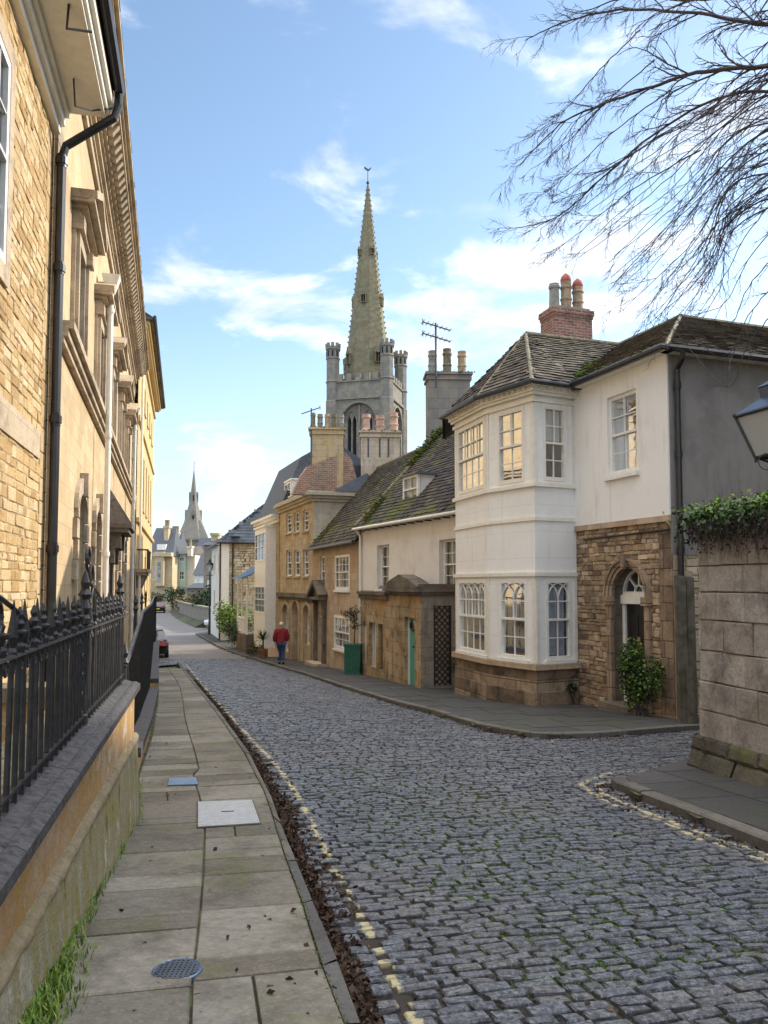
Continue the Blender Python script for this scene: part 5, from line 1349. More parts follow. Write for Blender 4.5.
# chimney at the ridge, beside the corner house
def stack(par, cx, ztop, Yd, wpx, depth, mat, zbot, pots, ptype, capmat='lichen_stone', rot=(-.335, .942), tiers=2, potr=.14, poth=.7, widths=None, side=False, capcol=None):
    c = at(cx, ztop, Yd); w = wpx * Yd / 800
    dx = Vector((1, .05)).normalized() if not side else Vector(rot)
    F = Fr((c.x - dx.x * w / 2, c.y - dx.y * w / 2), (c.x + dx.x * w / 2, c.y + dx.y * w / 2))
    mb = MB(); zt = c.z; mb.box(F, .06, w - .06, -depth, 0, zbot, zt - .30)
    mb.box(F, 0, w, -depth - .06, .06, zt - .298, zt - .20); mb.box(F, .03, w - .03, -depth - .03, .03, zt - .198, zt - .10); mb.box(F, -.04, w + .04, -depth - .1, .10, zt - .098, zt)
    ch = mb.build('chimney', M[mat], par)
    clumps(ch, 'moss', 'moss', [F.P(-.03, .08, zt), F.P(w + .03, .08, zt)], 26, .03, (.02, .045), .5)
    for i in range(pots):
        u = w * (i + .5) / pots
        pot(ch, F.P(u, -depth / 2 + rng.uniform(-.1, .1), zt - .02), poth * rng.uniform(.88, 1.08), potr, ptype if isinstance(ptype, str) else ptype[i % len(ptype)], rng.choice([0, 1, 1, 2]))
    return ch, F, zt
ch, Fk, zt = stack(hc, 449, 372, 30.3, 46, .9, 'tower_stone', z1 + 3.5, 3, ['pot_grey', 'lichen_stone', 'pot_clay'], potr=.17, poth=1.0)
# television aerial on a mast
def aerial(par, base, h, arms=2, s=1.0, yaw=.5):
    mb = MB(); b = Vector(base); t = b + Vector((0, 0, h)); mb.tube([b, t], .034 * s, 5)
    d = Vector((math.cos(yaw), math.sin(yaw), .0)); c = Vector((-d.y, d.x, 0))
    for k in range(arms):
        o = t + Vector((0, 0, -.12 - .38 * k * s)); q0, q1 = o - d * .45 * s + Vector((0, 0, .12)), o + d * .5 * s - Vector((0, 0, .12)); mb.tube([q0, q1], .024 * s, 4)
        for i in range(7):
            m_ = q0.lerp(q1, i / 6); l = .22 * s * (1 - .06 * i); mb.tube([m_ - c * l, m_ + c * l], .014 * s, 3)
        mb.tube([q0 + Vector((0, 0, .12)), q0 - Vector((0, 0, .12))], .02 * s, 3)
    return mb.build('tv_aerial', M['slate_band'], par)
am = at(436, 388, 30.0); tp = at(434, 323, 30.0)
aerial(ch, am, tp.z - am.z, 2, 1.15, .25)

# porch on the pavement
hq = hc
PA, PB = FC.P(.02, .03, 0), V2(.97, 21.1)
FPc = Fr((PA.x, PA.y), (PB.x, PB.y)); FPc.n = FPc.n if FPc.n.x < 0 else -FPc.n
zpt = z1 - .33
ul0, _ = FPc.hit(384.5, 650); 
def hu(F, x, y): return F.hit(x, y)[0]
dA, _ = FPc.hit(404.5, 640); dB, zd = FPc.hit(414.5, 618)
wl = [(hu(FPc, a, 640), hu(FPc, b, 640)) for a, b in ((362.5, 366.5), (369, 376), (378, 382.5))]
_, zwt = FPc.hit(370, 622); _, zwb = FPc.hit(372, 667); 
uj = hu(FPc, 389, 640)
print('porch', PA, FPc.L, dA, dB, zd, wl, zwt, zwb, uj)
ops = [(a, b, zwb, zwt) for a, b in wl] + [(dA, dB, -2, zd)]
mb = MB(); wall(mb, FPc, 0, uj, -2.0, zpt - .12, [o for o in ops if o[1] < uj], rev=.22); wall(mb, FPc, uj, FPc.L, -2.0, zpt + .06, [o for o in ops if o[1] > uj], rev=.22, n=.0)
po = mb.build('porch_wall', M['porch_stone'], hq)
Pp = FPc.P
FQ = Fr((PB.x, PB.y), (PB.x + .86 * 1.9, PB.y + .30 * 1.9)); FQ.n = FQ.n if FQ.n.y < 0 else -FQ.n
mb = MB(); wall(mb, FQ, 0, 2.0, -2.0, zpt + .06, [(.36, .36 + .52, -1.0, zpt - .22)], rev=.10); mb.build('porch_side_wall', M['porch_side'], hq)
mb = MB(); q0, q1 = .36, .88
mb.box(FQ, q0, q1, -.12, -.11, -1.0, zpt - .22)
mb.build('trellis_back', M['stone_brown'], hq)
mb = MB()
for k in range(-3, 14):
    zz = -1.0 + k * .17
    for s_ in (1, -1):
        a_, b_ = (q0, zz), (q1, zz + .55)
        if s_ < 0: a_, b_ = (q0, zz + .55), (q1, zz)
        lo, hi = -1.0, zpt - .22
        t0, t1 = 0.0, 1.0
        dz = b_[1] - a_[1]
        for lim in (lo, hi):
            pass
        ta, tb = sorted(((lo - a_[1]) / dz, (hi - a_[1]) / dz)); t0, t1 = max(0, ta), min(1, tb)
        if t1 - t0 < .05: continue
        bar(mb, FQ, (q0 + (q1 - q0) * t0, a_[1] + dz * t0), (q0 + (q1 - q0) * t1, a_[1] + dz * t1), .03, -.05 + .01 * s_, -.035 + .01 * s_)
for x in (q0, q1 - .04): mb.box(FQ, x, x + .04, -.075, -.02, -1.0, zpt - .22)
mb.build('trellis', M['iron_black'], hq)
mb = MB(); mb.box(FPc, 0.02, uj, -.2, .08, zpt - .118, zpt + .02); mb.box(FPc, 0.0, uj, -.5, .14, zpt + .022, zpt + .12)
mb.box(FPc, uj - .1, FPc.L + .10, -.3, .10, zpt + .062, zpt + .14); mb.box(FPc, uj - .16, FPc.L + .16, -.3, .17, zpt + .142, zpt + .24)
mb.box(FQ, -.1, 2.0, -.3, .10, zpt + .065, zpt + .137); mb.box(FQ, -.14, 2.0, -.3, .16, zpt + .145, zpt + .236)
mb.box(FPc, uj - .1, FPc.L, -.28, .06, zpt + .242, zpt + .36); mb.box(FQ, .06, 2, -.28, .058, zpt + .238, zpt + .358)
# low curved pediment over the door
um, w_ = (uj + FPc.L) / 2 - .05, (FPc.L - uj) * .52
pts = [(um - w_, zpt + .25)] + [(um - w_ + 2 * w_ * i / 12, zpt + .30 + .33 * (1 - abs(i / 6 - 1)) ** .75) for i in range(13)] + [(um + w_, zpt + .25)]
mb.add([Pp(x, .14, z) for x, z in pts] + [Pp(x, -.3, z) for x, z in pts], [tuple(range(15)), tuple(range(15, 30))[::-1]] + [(i, (i + 1) % 15, 15 + (i + 1) % 15, 15 + i) for i in range(15)])
mb.build('porch_coping', M['trim_dark'], hq)
mb = MB(); mb.add([Pp(0, 0, zpt + .10), Pp(FPc.L, 0, zpt + .10), FC.P(FC.L * .86, -.1, zpt + .3), FC.P(0, -.1, zpt + .3)], [(0, 1, 2, 3)]); mb.build('porch_roof', M['lead'], hq)
mb = MB(); mb.box(FPc, dA + .05, dB - .03, -.20, -.15, -2, zd - .04)
for za, zb_ in ((-1.15, -.45), (-.35, .35), (.42, zd - .28)): mb.box(FPc, dA + .12, dB - .1, -.15, -.135, za, zb_)
d = mb.build('door', M['door_teal'], hq)
mb = MB(); mb.box(FPc, dA + .12, dB - .12, -.149, -.130, zd - .36, zd - .1); mb.build('door_light', M['glass_dark'], d)
mb = MB(); mb.ball(Pp((dA + dB) / 2, -.11, z1 - 1.25), .035); mb.box(FPc, dA + .16, dA + .24, -.13, -.10, z1 - 1.2, z1 - 1.05); mb.ball(Pp((dA + dB) / 2, -.11, z1 - 1.7), .03); mb.build('door_knocker', M['iron_black'], d)
mb = MB(); mb.box(FPc, dA, dA + .05, -.21, -.10, -2, zd); mb.box(FPc, dA, dB, -.21, -.12, zd - .04, zd); mb.build('door_frame', M['paint_white'], hq)
for i, (a, b) in enumerate(wl):
    mb = MB(); mb.box(FPc, a, b, -.22, -.20, zwb, zwt); w = mb.build('porch_window', M['glass_dark'], hq)
    mb = MB(); mb.box(FPc, a, a + .04, -.2, -.12, zwb, zwt); 
    if i == 1: mb.box(FPc, (a + b) / 2 + .05, (a + b) / 2 + .12, -.19, -.08, zwb, zwt)
    mb.build('frame', M['paint_white' if i == 1 else 'paint_black'], w)

# ------------------------------------------------------------------ brown stone house with white windows
BA, BB = V2(-3.05, 34.4), V2(-.82, 27.82)
FBr = Fr(BA, BB); FBr.n = FBr.n if FBr.n.x < 0 else -FBr.n
hr = thing('brown_stone_house', FBr.P(3, -1, -1.5), 'low brown stone house with white sash windows and a pedimented doorway, under a mossy roof', 'house')
def ops_px(F, lst):
    out = []
    for xa, xb, ya, yb in lst:
        xm, ym = (xa + xb) / 2, (ya + yb) / 2
        a, b = F.hit(xa, ym)[0], F.hit(xb, ym)[0]; zt, zb = F.hit(xm, ya)[1], F.hit(xm, yb)[1]
        out.append((min(a, b), max(a, b), zb, zt))
    return out
zbr = z1 + 1.56
o1 = ops_px(FBr, [(335.5, 350, 555, 590), (334.5, 350, 616, 650), (320, 325, 556, 587), (318, 325, 612, 651)])
print('brown', FBr.L, o1)
od = list(o1[3]); od[2] = -2.2; o1[3] = tuple(od)
mb = MB(); wall(mb, FBr, 0, FBr.L, -2.4, zbr, o1, rev=.2); mb.box(FBr, 0, FBr.L, -5, -.3, -2.4, zbr - .02); mb.build('wall', M['stone_brown'], hr)
window(hr, FBr, *o1[0], .02, 4, 4, fw=.09, glass='glass_dark', sill='paint_white'); window(hr, FBr, *o1[1], .02, 4, 4, fw=.09, glass='glass_pale', sill='paint_white'); window(hr, FBr, *o1[2], .10, 2, 4, fw=.07, glass='glass_dark')
a, b, _, zt_ = o1[3]
mb = MB(); mb.box(FBr, a, b, -.19, -.13, -2.2, zt_ - .25); mb.box(FBr, a + .12, b - .12, -.13, -.12, -1.0, zt_ - .4); mb.build('door', M['paint_white'], hr)
window(hr, FBr, a, b, zt_ - .24, zt_, .1, 3, 1, meet=False, name='fanlight')
mb = MB(); P = FBr.P
for x0, x1 in ((a - .24, a - .02), (b + .02, b + .24)): mb.box(FBr, x0, x1, -.02, .16, -2.2, zt_ + .35); mb.box(FBr, x0 - .04, x1 + .04, -.02, .28, zt_ + .352, zt_ + .5)
mb.box(FBr, a - .36, b + .36, -.02, .34, zt_ + .502, zt_ + .62); c = (a + b) / 2
mb.add([P(a - .2, .2, zt_ + .62), P(b + .2, .2, zt_ + .62), P(c, .2, zt_ + 1.15)], [(0, 1, 2)])
for s_ in (a - .4, b + .4): bar(mb, FBr, (s_, zt_ + .66), (c, zt_ + 1.25), .15, -.02, .40)
mb.build('door_surround', M['trim_dark'], hr)
mb = MB(); mb.box(FBr, a - .3, b + .3, .0, .5, -2.2, zg(33.5) + .16); mb.build('door_step', M['ashlar_trim'], hr)
eA, eB = FBr.P(-.12, .22, zbr - .03), FBr.P(FBr.L, .22, zbr - .03); rA_, rB_ = FBr.P(-.12, -2.95, z1 + 5.2), FBr.P(FBr.L + .4, -2.95, z1 + 5.2)
slates(hr, 'roof', 'slate_dark', [[eA, eB, rB_, rA_], [FBr.P(FBr.L, -6, zbr), FBr.P(-.1, -6, zbr), rA_, rB_]], .19, (.15, .32), .02, ragged=.02)
mb = MB(); ridge_tiles(mb, rA_, rB_, .08); mb.build('ridge_tiles', M['lichen_stone'], hr)
mb = MB(); mb.add([FBr.P(-.02, -.0, zbr - .3), FBr.P(-.02, -6, zbr - .3), FBr.P(-.02, -2.95, z1 + 5.1)], [(0, 1, 2)]); mb.build('gable', M['stone_brown'], hr)
clumps(hr, 'moss', 'moss', [eA.lerp(rA_, .08) + Vector((.4, -.8, .1)), eA.lerp(rA_, .3) + Vector((.5, -1.1, .1))], 300, .14, (.02, .04), .5)
clumps(hr, 'moss', 'moss', [eA.lerp(rA_, .62) + Vector((1.0, -2.4, .12)), eA.lerp(rA_, .75) + Vector((1.0, -2.4, .12))], 200, .12, (.02, .04), .5)
gutter(hr, [FBr.P(-.1, .28, zbr - .05), FBr.P(FBr.L, .28, zbr - .05)], .055)
ch, Fk, zt = stack(hr, 380.5, 430.5, 35.4, 42, .8, 'chimney_pale', z1 + 3.2, 3, 'pot_pink', potr=.20, poth=.85)
mb = MB()
for k in (0, 1, 2): mb.box(Fk, [.35, .86, 1.25][k], [.42, .93, 1.32][k], .0, .02, zt - 1.2, zt - .35)
mb.build('panel_joints', M['slate_band'], ch)
# ------------------------------------------------------------------ three storey stone house with arches
TA, TB = V2(-5.32, 40.75), V2(-3.07, 34.55)
FT = Fr(TA, TB); FT.n = FT.n if FT.n.x < 0 else -FT.n
ht = thing('three_storey_stone_house', FT.P(3, -1, -1.7), 'tall narrow stone house with three rows of small windows over ground floor arches', 'house')
zct = z1 + 3.98
up = ops_px(FT, [(286, 291.5, 514, 533), (294, 299, 512, 532), (303, 308.5, 510, 531), (286, 291.5, 550, 576), (294, 300, 550, 576), (303, 308.5, 549, 576)])
ar = ops_px(FT, [(283.5, 289.5, 604, 652), (293, 299.5, 601, 658), (304.5, 311, 605, 645)])
arr = [list(a) + [.45] for a in ar]; arr[1][2] = -2.6
mb = MB(); wall(mb, FT, 0, FT.L, -2.8, zct - .002, up + arr, rev=.22)
mb.box(FT, .0, FT.L - .02, -6.5, -.3, -2.8, zct - .05); mb.build('wall', M['tall_stone'], ht)
FTs = Fr(TB, TB - V2(FT.n.x, FT.n.y) * 6.5); FTs.n = FTs.n if FTs.n.y < 0 else -FTs.n
mb = MB(); wall(mb, FTs, 0, 6.5, -2.8, zct - .002, []); mb.build('side_wall', M['tall_side'], ht)
for o in up: window(ht, FT, *o, .12, 2, 4, fw=.06, sill='ashlar_trim', glass='glass_dark')
for i, o in enumerate(arr):
    if i != 1: w = window(ht, FT, o[0], o[1], o[2], o[3], .18, 2, 4, arch=.45, fw=.08, glass='glass_pale')
    else:
        q = MB(); q.box(FT, o[0], o[1], -.26, -.21, o[2], o[3]); w = q.build('blocked_arch', M['tall_stone'], ht)
    q = MB(); arch_band(q, FT, o[0], o[1], o[3] - .45, .45, .16, 0, .09); q.box(FT, o[0] - .16, o[0], 0, .06, -2.4, o[3] - .45); q.box(FT, o[1], o[1] + .16, 0, .06, -2.4, o[3] - .45); q.build('arch_moulding', M['stone_brown'], w)
mb = MB(); zz = FT.hit(296, 596)[1]
mb.box(FT, 0, FT.L, 0, .18, zz - .06, zz + .14); mb.box(FT, 0, FT.L, 0, .10, zz - .2, zz - .06); mb.build('string_course', M['trim_dark'], ht)
mb = MB()
for o_, a, b in ((.10, -.35, -.22), (.20, -.22, -.10), (.34, -.10, .02), (.28, .02, .10)):
    mb.box(FT, -.02, FT.L + o_, 0, o_, zct + a, zct + b); mb.box(FTs, .0, 6.5, 0, o_ - .002, zct + a + .002, zct + b - .002)
mb.build('cornice', M['tall_side'], ht)
# mansard roof with a brick gable
P = FT.P; zb0 = zct + .1
mb = MB(); mb.hexa([P(-.0, -.1, zb0), P(FT.L - .4, -.1, zb0), P(FT.L - .4, -6.3, zb0), P(0, -6.3, zb0), P(0, -1.3, zb0 + 1.3), P(FT.L - .4, -1.3, zb0 + 1.3), P(FT.L - .4, -3.0, zb0 + 1.3), P(0, -3.0, zb0 + 1.3)])
mb.build('roof', M['slate_band'], ht)
g = []
for x, y in ((293, 494), (296, 486), (301, 476), (308, 466), (345, 452), (352, 460), (357, 480), (357, 496)): g.append((FTs.hit(x, y, -.1)))
mb = MB(); Q = FTs.P; n_ = len(g)
mb.add([Q(u, -.1, z) for u, z in g] + [Q(u, -.5, z) for u, z in g], [tuple(range(n_)), tuple(range(n_, 2 * n_))[::-1]] + [(i, (i + 1) % n_, n_ + (i + 1) % n_, n_ + i) for i in range(n_)])
mb.build('brick_gable', M['brick_red'], ht)
mb = MB(); mb.add([Q(.8, .34, zct + .11), Q(6.5, .34, zct + .11), Q(6.5, -.1, zct + 1.3), Q(3.0, -.1, zct + 1.3)], [(0, 1, 2, 3)]); mb.build('lean_to_roof', M['slate_band'], ht)
ch, Fk, zt = stack(ht, 327, 427.5, 35.0, 36, .75, 'chimney_stone', zct + .2, 5, ['lichen_stone', 'pot_grey', 'pot_clay'], potr=.125, poth=.68)
am = at(311, 470, 34.9); tp = at(309, 408, 34.9); aerial(ch, am, tp.z - am.z, 1, .9, 2.9)

# ------------------------------------------------------------------ white bay-fronted house, verandah
WA, WB_ = V2(-7.30, 46.3), V2(-5.35, 40.8)
FW = Fr(WA, WB_); FW.n = FW.n if FW.n.x < 0 else -FW.n
hw_ = thing('mansard_house', FW.P(3, -1, -1.9), 'stone house with a tall white box bay and a dark mansard roof, behind the pedestrian', 'house')
zcw = FW.hit(270, 520)[1]
mb = MB(); wall(mb, FW, 0, FW.L, -2.8, zcw, []); mb.box(FW, 0, FW.L, -6, -.2, -2.8, zcw); mb.build('wall', M['tall_stone'], hw_)
FWs = Fr(WA, WA - V2(FW.n.x, FW.n.y) * 6); FWs2 = Fr(WB_, WB_ - V2(FW.n.x, FW.n.y) * 6); P = FW.P
mb = MB()
for o_, a, b in ((.12, -.30, -.15), (.26, -.15, -.02), (.42, -.02, .12)): mb.box(FW, -.1, FW.L, 0, o_, zcw + a, zcw + b)
mb.build('cornice', M['paint_cream'], hw_)
u0_, u1_ = hu(FW, 264.5, 560), hu(FW, 276, 560); u0_, u1_ = min(u0_, u1_), max(u0_, u1_) ; bn = .55
zz = [FW.hit(270, y, bn)[1] for y in (530, 562, 585, 617, 640)]
Fbay = Fr(P(u0_, bn, 0).xy, P(u1_, bn, 0).xy); Fbay.n = FW.n
mb = MB(); wb = [(.12, Fbay.L - .12, zz[1] + .1, zz[0]), (.12, Fbay.L - .12, zz[3] + .1, zz[2] - .05)]
wall(mb, Fbay, 0, Fbay.L, zz[4] - .6, zz[0] + .25, wb, rev=.08); mb.box(FW, u0_, u1_, 0, bn - .09, zz[4] - .6, zz[0] + .25)
for u in (u0_, u1_): mb.box(FW, u - .001, u + .03 if u == u0_ else u + .001, 0, bn, zz[4] - .6, zz[0] + .25)
mb.box(FW, u0_ - .05, u1_ + .05, 0, bn + .08, zz[0] + .25, zz[0] + .35)
bo = mb.build('box_bay', M['paint_white'], hw_)
for o in wb: window(hw_, Fbay, *o, .03, 3, 4, fw=.07, glass='glass_dark')
# mansard and dormer
zb0 = zcw + .12
mb = MB()
mb.hexa([P(-.1, .1, zb0), P(FW.L, .1, zb0), P(FW.L, -5.8, zb0), P(-.1, -5.8, zb0), P(.4, -1.1, zb0 + 3.0), P(FW.L, -1.1, zb0 + 3.0), P(FW.L, -4.5, zb0 + 3.0), P(.4, -4.5, zb0 + 3.0)])
mb.hexa([P(.4, -1.1, zb0 + 3.0), P(FW.L, -1.1, zb0 + 3.0), P(FW.L, -4.5, zb0 + 3.0), P(.4, -4.5, zb0 + 3.0), P(1.2, -2.6, zb0 + 3.9), P(FW.L, -2.6, zb0 + 3.9), P(FW.L, -3.0, zb0 + 3.9), P(1.2, -3.0, zb0 + 3.9)])
mb.build('roof', M['slate_band'], hw_)
dn = -.5; d0, d1 = hu(FW, 276, 495), hu(FW, 282.5, 495); d0, d1 = min(d0, d1), max(d0, d1); _, dzt = FW.hit(279, 487, dn); _, dzb = FW.hit(279, 503, dn)
mb = MB(); mb.box(FW, d0, d1, -2.2, dn, dzb - .2, dzt); mb.box(FW, d0 - .06, d1 + .06, -2.2, dn + .08, dzt + .002, dzt + .08); dm = mb.build('dormer', M['paint_white'], hw_)
window(dm, FW, d0 + .06, d1 - .06, dzb, dzt - .08, -.03, 2, 3, n=dn, fw=.06, name='dormer_window')

vb = FW.P(-1.2, 0, 0); VN = FW.n
FV = Fr(FW.P(-2.1, .02, 0).xy, FW.P(1.5, .02, 0).xy); FV.n = FW.n
hv = thing('verandah', FV.P(2.5, .6, -1.9), 'white timber verandah with a blue curved metal canopy and railings', 'verandah')
zf = FV.hit(252, 632)[1]; zcp = FV.hit(250, 578)[1]; P = FV.P
mb = MB(); mb.box(FV, .0, 3.3, -.1, .85, -2.8, zf); mb.build('base', M['trim_dark'], hv)
mb = MB(); pts0 = [(1.15, 0), (.95, .06), (.7, .15), (.42, .30), (.15, .50), (0, .66)]
for i in range(5):
    a, b = pts0[i], pts0[i + 1]; mb.add([P(-.2, a[0], zcp + a[1]), P(3.5, a[0], zcp + a[1]), P(3.5, b[0], zcp + b[1]), P(-.2, b[0], zcp + b[1]), P(-.2, a[0], zcp + a[1] - .05), P(3.5, a[0], zcp + a[1] - .05), P(3.5, b[0], zcp + b[1] - .05), P(-.2, b[0], zcp + b[1] - .05)], [(0, 1, 2, 3), (7, 6, 5, 4), (0, 4, 5, 1), (1, 5, 6, 2), (0, 3, 7, 4)])
mb.build('canopy', M['canopy_blue'], hv)
for u in (.0, 1.6, 3.2):
    mb = MB(); mb.box(FV, u, u + .09, .74, .82, zf, zcp + .08)
    for k in range(6):
        t0, t1 = k / 6 * math.pi / 2, (k + 1) / 6 * math.pi / 2
        for s_ in (1, -1): bar(mb, FV, (u + .045 + s_ * .5 * (1 - math.cos(t0)), zcp - .5 + .5 * math.sin(t0)), (u + .045 + s_ * .5 * (1 - math.cos(t1)), zcp - .5 + .5 * math.sin(t1)), .05, .76, .80)
    mb.build('post', M['paint_white'], hv)
mb = MB(); mb.box(FV, .05, 3.25, .76, .80, zf + .85, zf + .92); mb.box(FV, .05, 3.25, .76, .80, zf + .08, zf + .14)
for k in range(28): mb.box(FV, .1 + k * .11, .13 + k * .11, .77, .79, zf + .1, zf + .86)
mb.box(FV, .0, .05, 0, .75, zf + .85, zf + .92)
mb.build('railing', M['paint_white'], hv)

# ------------------------------------------------------------------ rubble house with the slate roof, end-on
SA = V2(-11.35, 56.0); sd = Vector((-.285, .958, 0)); sb = Vector((.958, .285, 0))
FG = Fr(SA, SA + sb * 6.0); FG.n = FG.n if FG.n.y < 0 else -FG.n
FH = Fr(SA, SA + sd * 9.0); FH.n = FH.n if FH.n.x < 0 else -FH.n
hg = thing('slate_roofed_house', SA + V2(2, 3) + Vector((0, 0, -2.1)), 'rubble stone house with a steep blue slate roof and a pale street front', 'house')
zeg = z1 + 2.95
mb = MB(); wall(mb, FG, 0, 6, -3, zeg, [], n=-.02); mb.build('side_wall_core', M['gable_rubble'], hg)
stones(hg, 'side_wall', ('st_gable', 'mortar_brown'), FG, .45, 5.0, -2.6, zeg, [], hh=(.13, .24), ww=(.2, .6), jit=.02, proud=.02, bev=.02, gap=.012)
mb = MB(); wall(mb, FH, 0, 9, -3, zeg, [(2, 3, z1 + .8, z1 + 2.3), (5.5, 6.5, z1 + .8, z1 + 2.3), (5.4, 6.6, z1 - 2, z1 - .4)], rev=.15); mb.box(FH, .1, 9, -6, -.25, -3, zeg - .05); mb.build('front_wall', M['render_white'], hg)
for o in ((2, 3, z1 + .8, z1 + 2.3), (5.5, 6.5, z1 + .8, z1 + 2.3), (5.4, 6.6, z1 - 2, z1 - .4)): window(hg, FH, *o, .1, 3, 4, fw=.07)
mb = MB(); mb.box(FG, 0.002, .5, 0, .03, -3, zeg); mb.box(FH, 0.002, .35, 0, .04, -3, zeg); mb.build('corner_strip', M['paint_white'], hg)
A0 = SA - sd * .3 - sb * .3; A0 = Vector((A0.x, A0.y, zeg)); A1 = A0 + sb * 6.6; A2 = A1 + sd * 9.6; A3 = A0 + sd * 9.6; rz = Vector((0, 0, 3.3))
r0_ = A0 + sb * 3.9 + sd * 1.5 + rz; r1_ = A0 + sb * 3.9 + sd * 8.0 + rz
slates(hg, 'roof', 'slate_blue', [[A0, A1, r0_], [A3, A0, r0_, r1_], [A1, A2, r1_, r0_]], .26, (.3, .5), .015)
gutter(hg, [A1, A0, A3], .07)
for k, u in enumerate((.10, .75)):
    q = FG.P(u, .1, 0) if k else FH.P(.15, .1, 0); pipe(hg, [Vector((q.x, q.y, zeg)), Vector((q.x, q.y, -2.3))], .055)
mb = MB(); mb.box(FG, 2.5, 2.8, .0, .12, z1 + 1.55, z1 + 1.9); mb.build('alarm_box', M['paint_white'], hg)
mb = MB(); c = A0 + sb * 1.7 + sd * .7 + Vector((0, 0, 1.0)); mb.lathe((c.x - .3, c.y - .7, zeg + .4), [(.05, -.3), (.05, 0), (.3, .03), (.34, .06)], 12); mb.build('satellite_dish', M['canopy_blue'], hg)
# ------------------------------------------------------------------ church tower and spire
def oct_(r, rot=math.pi / 8): return [(math.cos(rot + k * math.pi / 4) * r, math.sin(rot + k * math.pi / 4) * r) for k in range(8)]
c0, cl_, cr_ = at(389, 400, 90), at(329, 400, 91.9), at(409, 400, 96.2)
TL, TRt = V2(cl_.x, cl_.y), V2(c0.x, c0.y)
W_ = (TRt - TL).length
FA_ = Fr(TL, TRt); FA_.n = FA_.n if FA_.n.y < 0 else -FA_.n
FB_ = Fr(TRt, TRt + (TRt - TL).normalized().cross(Vector((0, 0, 1))) * -W_); 
if FB_.P(W_, 0, 0).y < 90: FB_ = Fr(TRt, TRt + (TRt - TL).normalized().cross(Vector((0, 0, 1))) * W_)
FB_.n = Vector((FA_.d.x, FA_.d.y))
tc_ = TL.lerp(TRt, .5) - Vector((FA_.n.x, FA_.n.y, 0)) * W_ / 2
hz_ = thing('church_tower', (tc_.x, tc_.y, -1.9), 'great parish church tower with battlements and a tall crocketed stone spire, behind the cottages', 'church tower')
zpar = at(360, 381, 91).z; zst = at(360, 399, 91).z; ztop = at(360, 376, 91).z
FC_ = Fr(FB_.P(W_, 0, 0).xy, FB_.P(W_, -W_, 0).xy); FC_.n = -FA_.n; FD_ = Fr(TL.xy, (TL - Vector((FA_.n.x, FA_.n.y, 0)) * W_).xy); FD_.n = -FB_.n
wz0, wz1 = at(360, 458, 91).z, at(360, 403, 91).z
mb = MB(); wl = MB()
for F in (FA_, FB_, FC_, FD_):
    cu = W_ / 2; ww = 2.1
    wall(mb, F, 0, W_, -2, zst, [(cu - ww, cu + ww, wz0 - 1, wz1, 2.3, False)], rev=.45)
for F in (FA_, FB_, FC_, FD_):
    cu = W_ / 2; q = wl
    for c in (-.95, .95):        # paired two-light openings in the recess
        wall(q, F, cu + c - .95, cu + c + .95, wz0 - 1, wz1 + .0, [(cu + c - .55, cu + c - .06, wz0 + .3, wz1 - 1.35, .75, True), (cu + c + .06, cu + c + .55, wz0 + .3, wz1 - 1.35, .75, True)], rev=.4, n=-.44)
        arch_band(q, F, cu + c - .62, cu + c + .62, wz1 - 1.9, 1.1, .12, -.44, -.25, pointed=True)
    q.box(F, cu - .09, cu + .09, -.44, -.22, wz0 - 1, wz1 - .1)
    arch_band(q, F, cu - 2.1, cu + 2.1, wz1 - 2.3, 2.3, .22, 0, .16)
mb.box(FA_, .9, W_ - .9, -W_ + .9, -.9, -2, zst); tw = mb.build('wall', M['tower_stone'], hz_); wl.build('belfry_windows', M['tower_stone'], hz_)
mb = MB(); mb.box(FA_, .86, W_ - .86, -W_ + .86, -.86, wz0 - 1.5, wz1 + .2); mb.build('belfry_dark', M['dark_room'], hz_)
mb = MB()
for F in (FA_, FB_, FC_, FD_):
    for a, b, n in ((zst - .0, zst + .25, .22), (zst + .25, zst + .45, .12), (zpar - .05, zpar + .1, .16), (wz0 - 1.4, wz0 - 1.2, .14), (wz0 - 5, wz0 - 4.8, .14)): mb.box(F, -.05, W_ + .05, -.3, n, a, b)
    mb.box(F, 0, W_, -.35, .0, zst + .4, zpar)
    for k in range(5): u = .9 + k * (W_ - 1.8) / 5; mb.box(F, u + .12, u + .12 + (W_ - 1.8) / 5 * .58, -.35, .02, zpar + .1, zpar + .95)
mb.build('parapet', M['tower_stone'], hz_)
zs_ = [at(335, 347, 91.9).z, at(389, 343, 90).z, at(408, 357, 96).z]
for (F, u, zt_) in ((FA_, .35, zs_[0]), (FA_, W_ - .35, zs_[1]), (FB_, W_ - .35, zs_[2] + .4), (FD_, W_ - .35, zs_[0])):
    p = F.P(u, -.35, 0); mb = MB(); mb.lathe((p.x, p.y, 0), [(.86, -2), (.86, zst - .1), (.78, zst), (.78, zpar), (.9, zpar + .08), (.78, zpar + .2), (.78, zt_ - 1.5), (.88, zt_ - 1.4), (.78, zt_ - 1.25), (.78, zt_ - .45), (.92, zt_ - .3), (.92, zt_ - .02), (.8, zt_)], 8, rot=math.pi / 8)
    for q_ in range(8):
        a_ = q_ * math.pi / 4; x_, y_ = p.x + .72 * math.cos(a_), p.y + .72 * math.sin(a_); mb.cube(x_ - .17, x_ + .17, y_ - .17, y_ + .17, zt_ - .02, zt_ + .42)
    tu = mb.build('corner_turret', M['tower_stone'], hz_)
    for q_ in (3, 4, 5, 6):
        a_ = q_ * math.pi / 4 + math.pi / 4; mb = MB(); x_, y_ = p.x + .72 * math.cos(a_), p.y + .72 * math.sin(a_); mb.cube(x_ - .09, x_ + .09, y_ - .09, y_ + .09, zt_ - 1.15, zt_ - .5); mb.build('slit', M['dark_room'], tu)
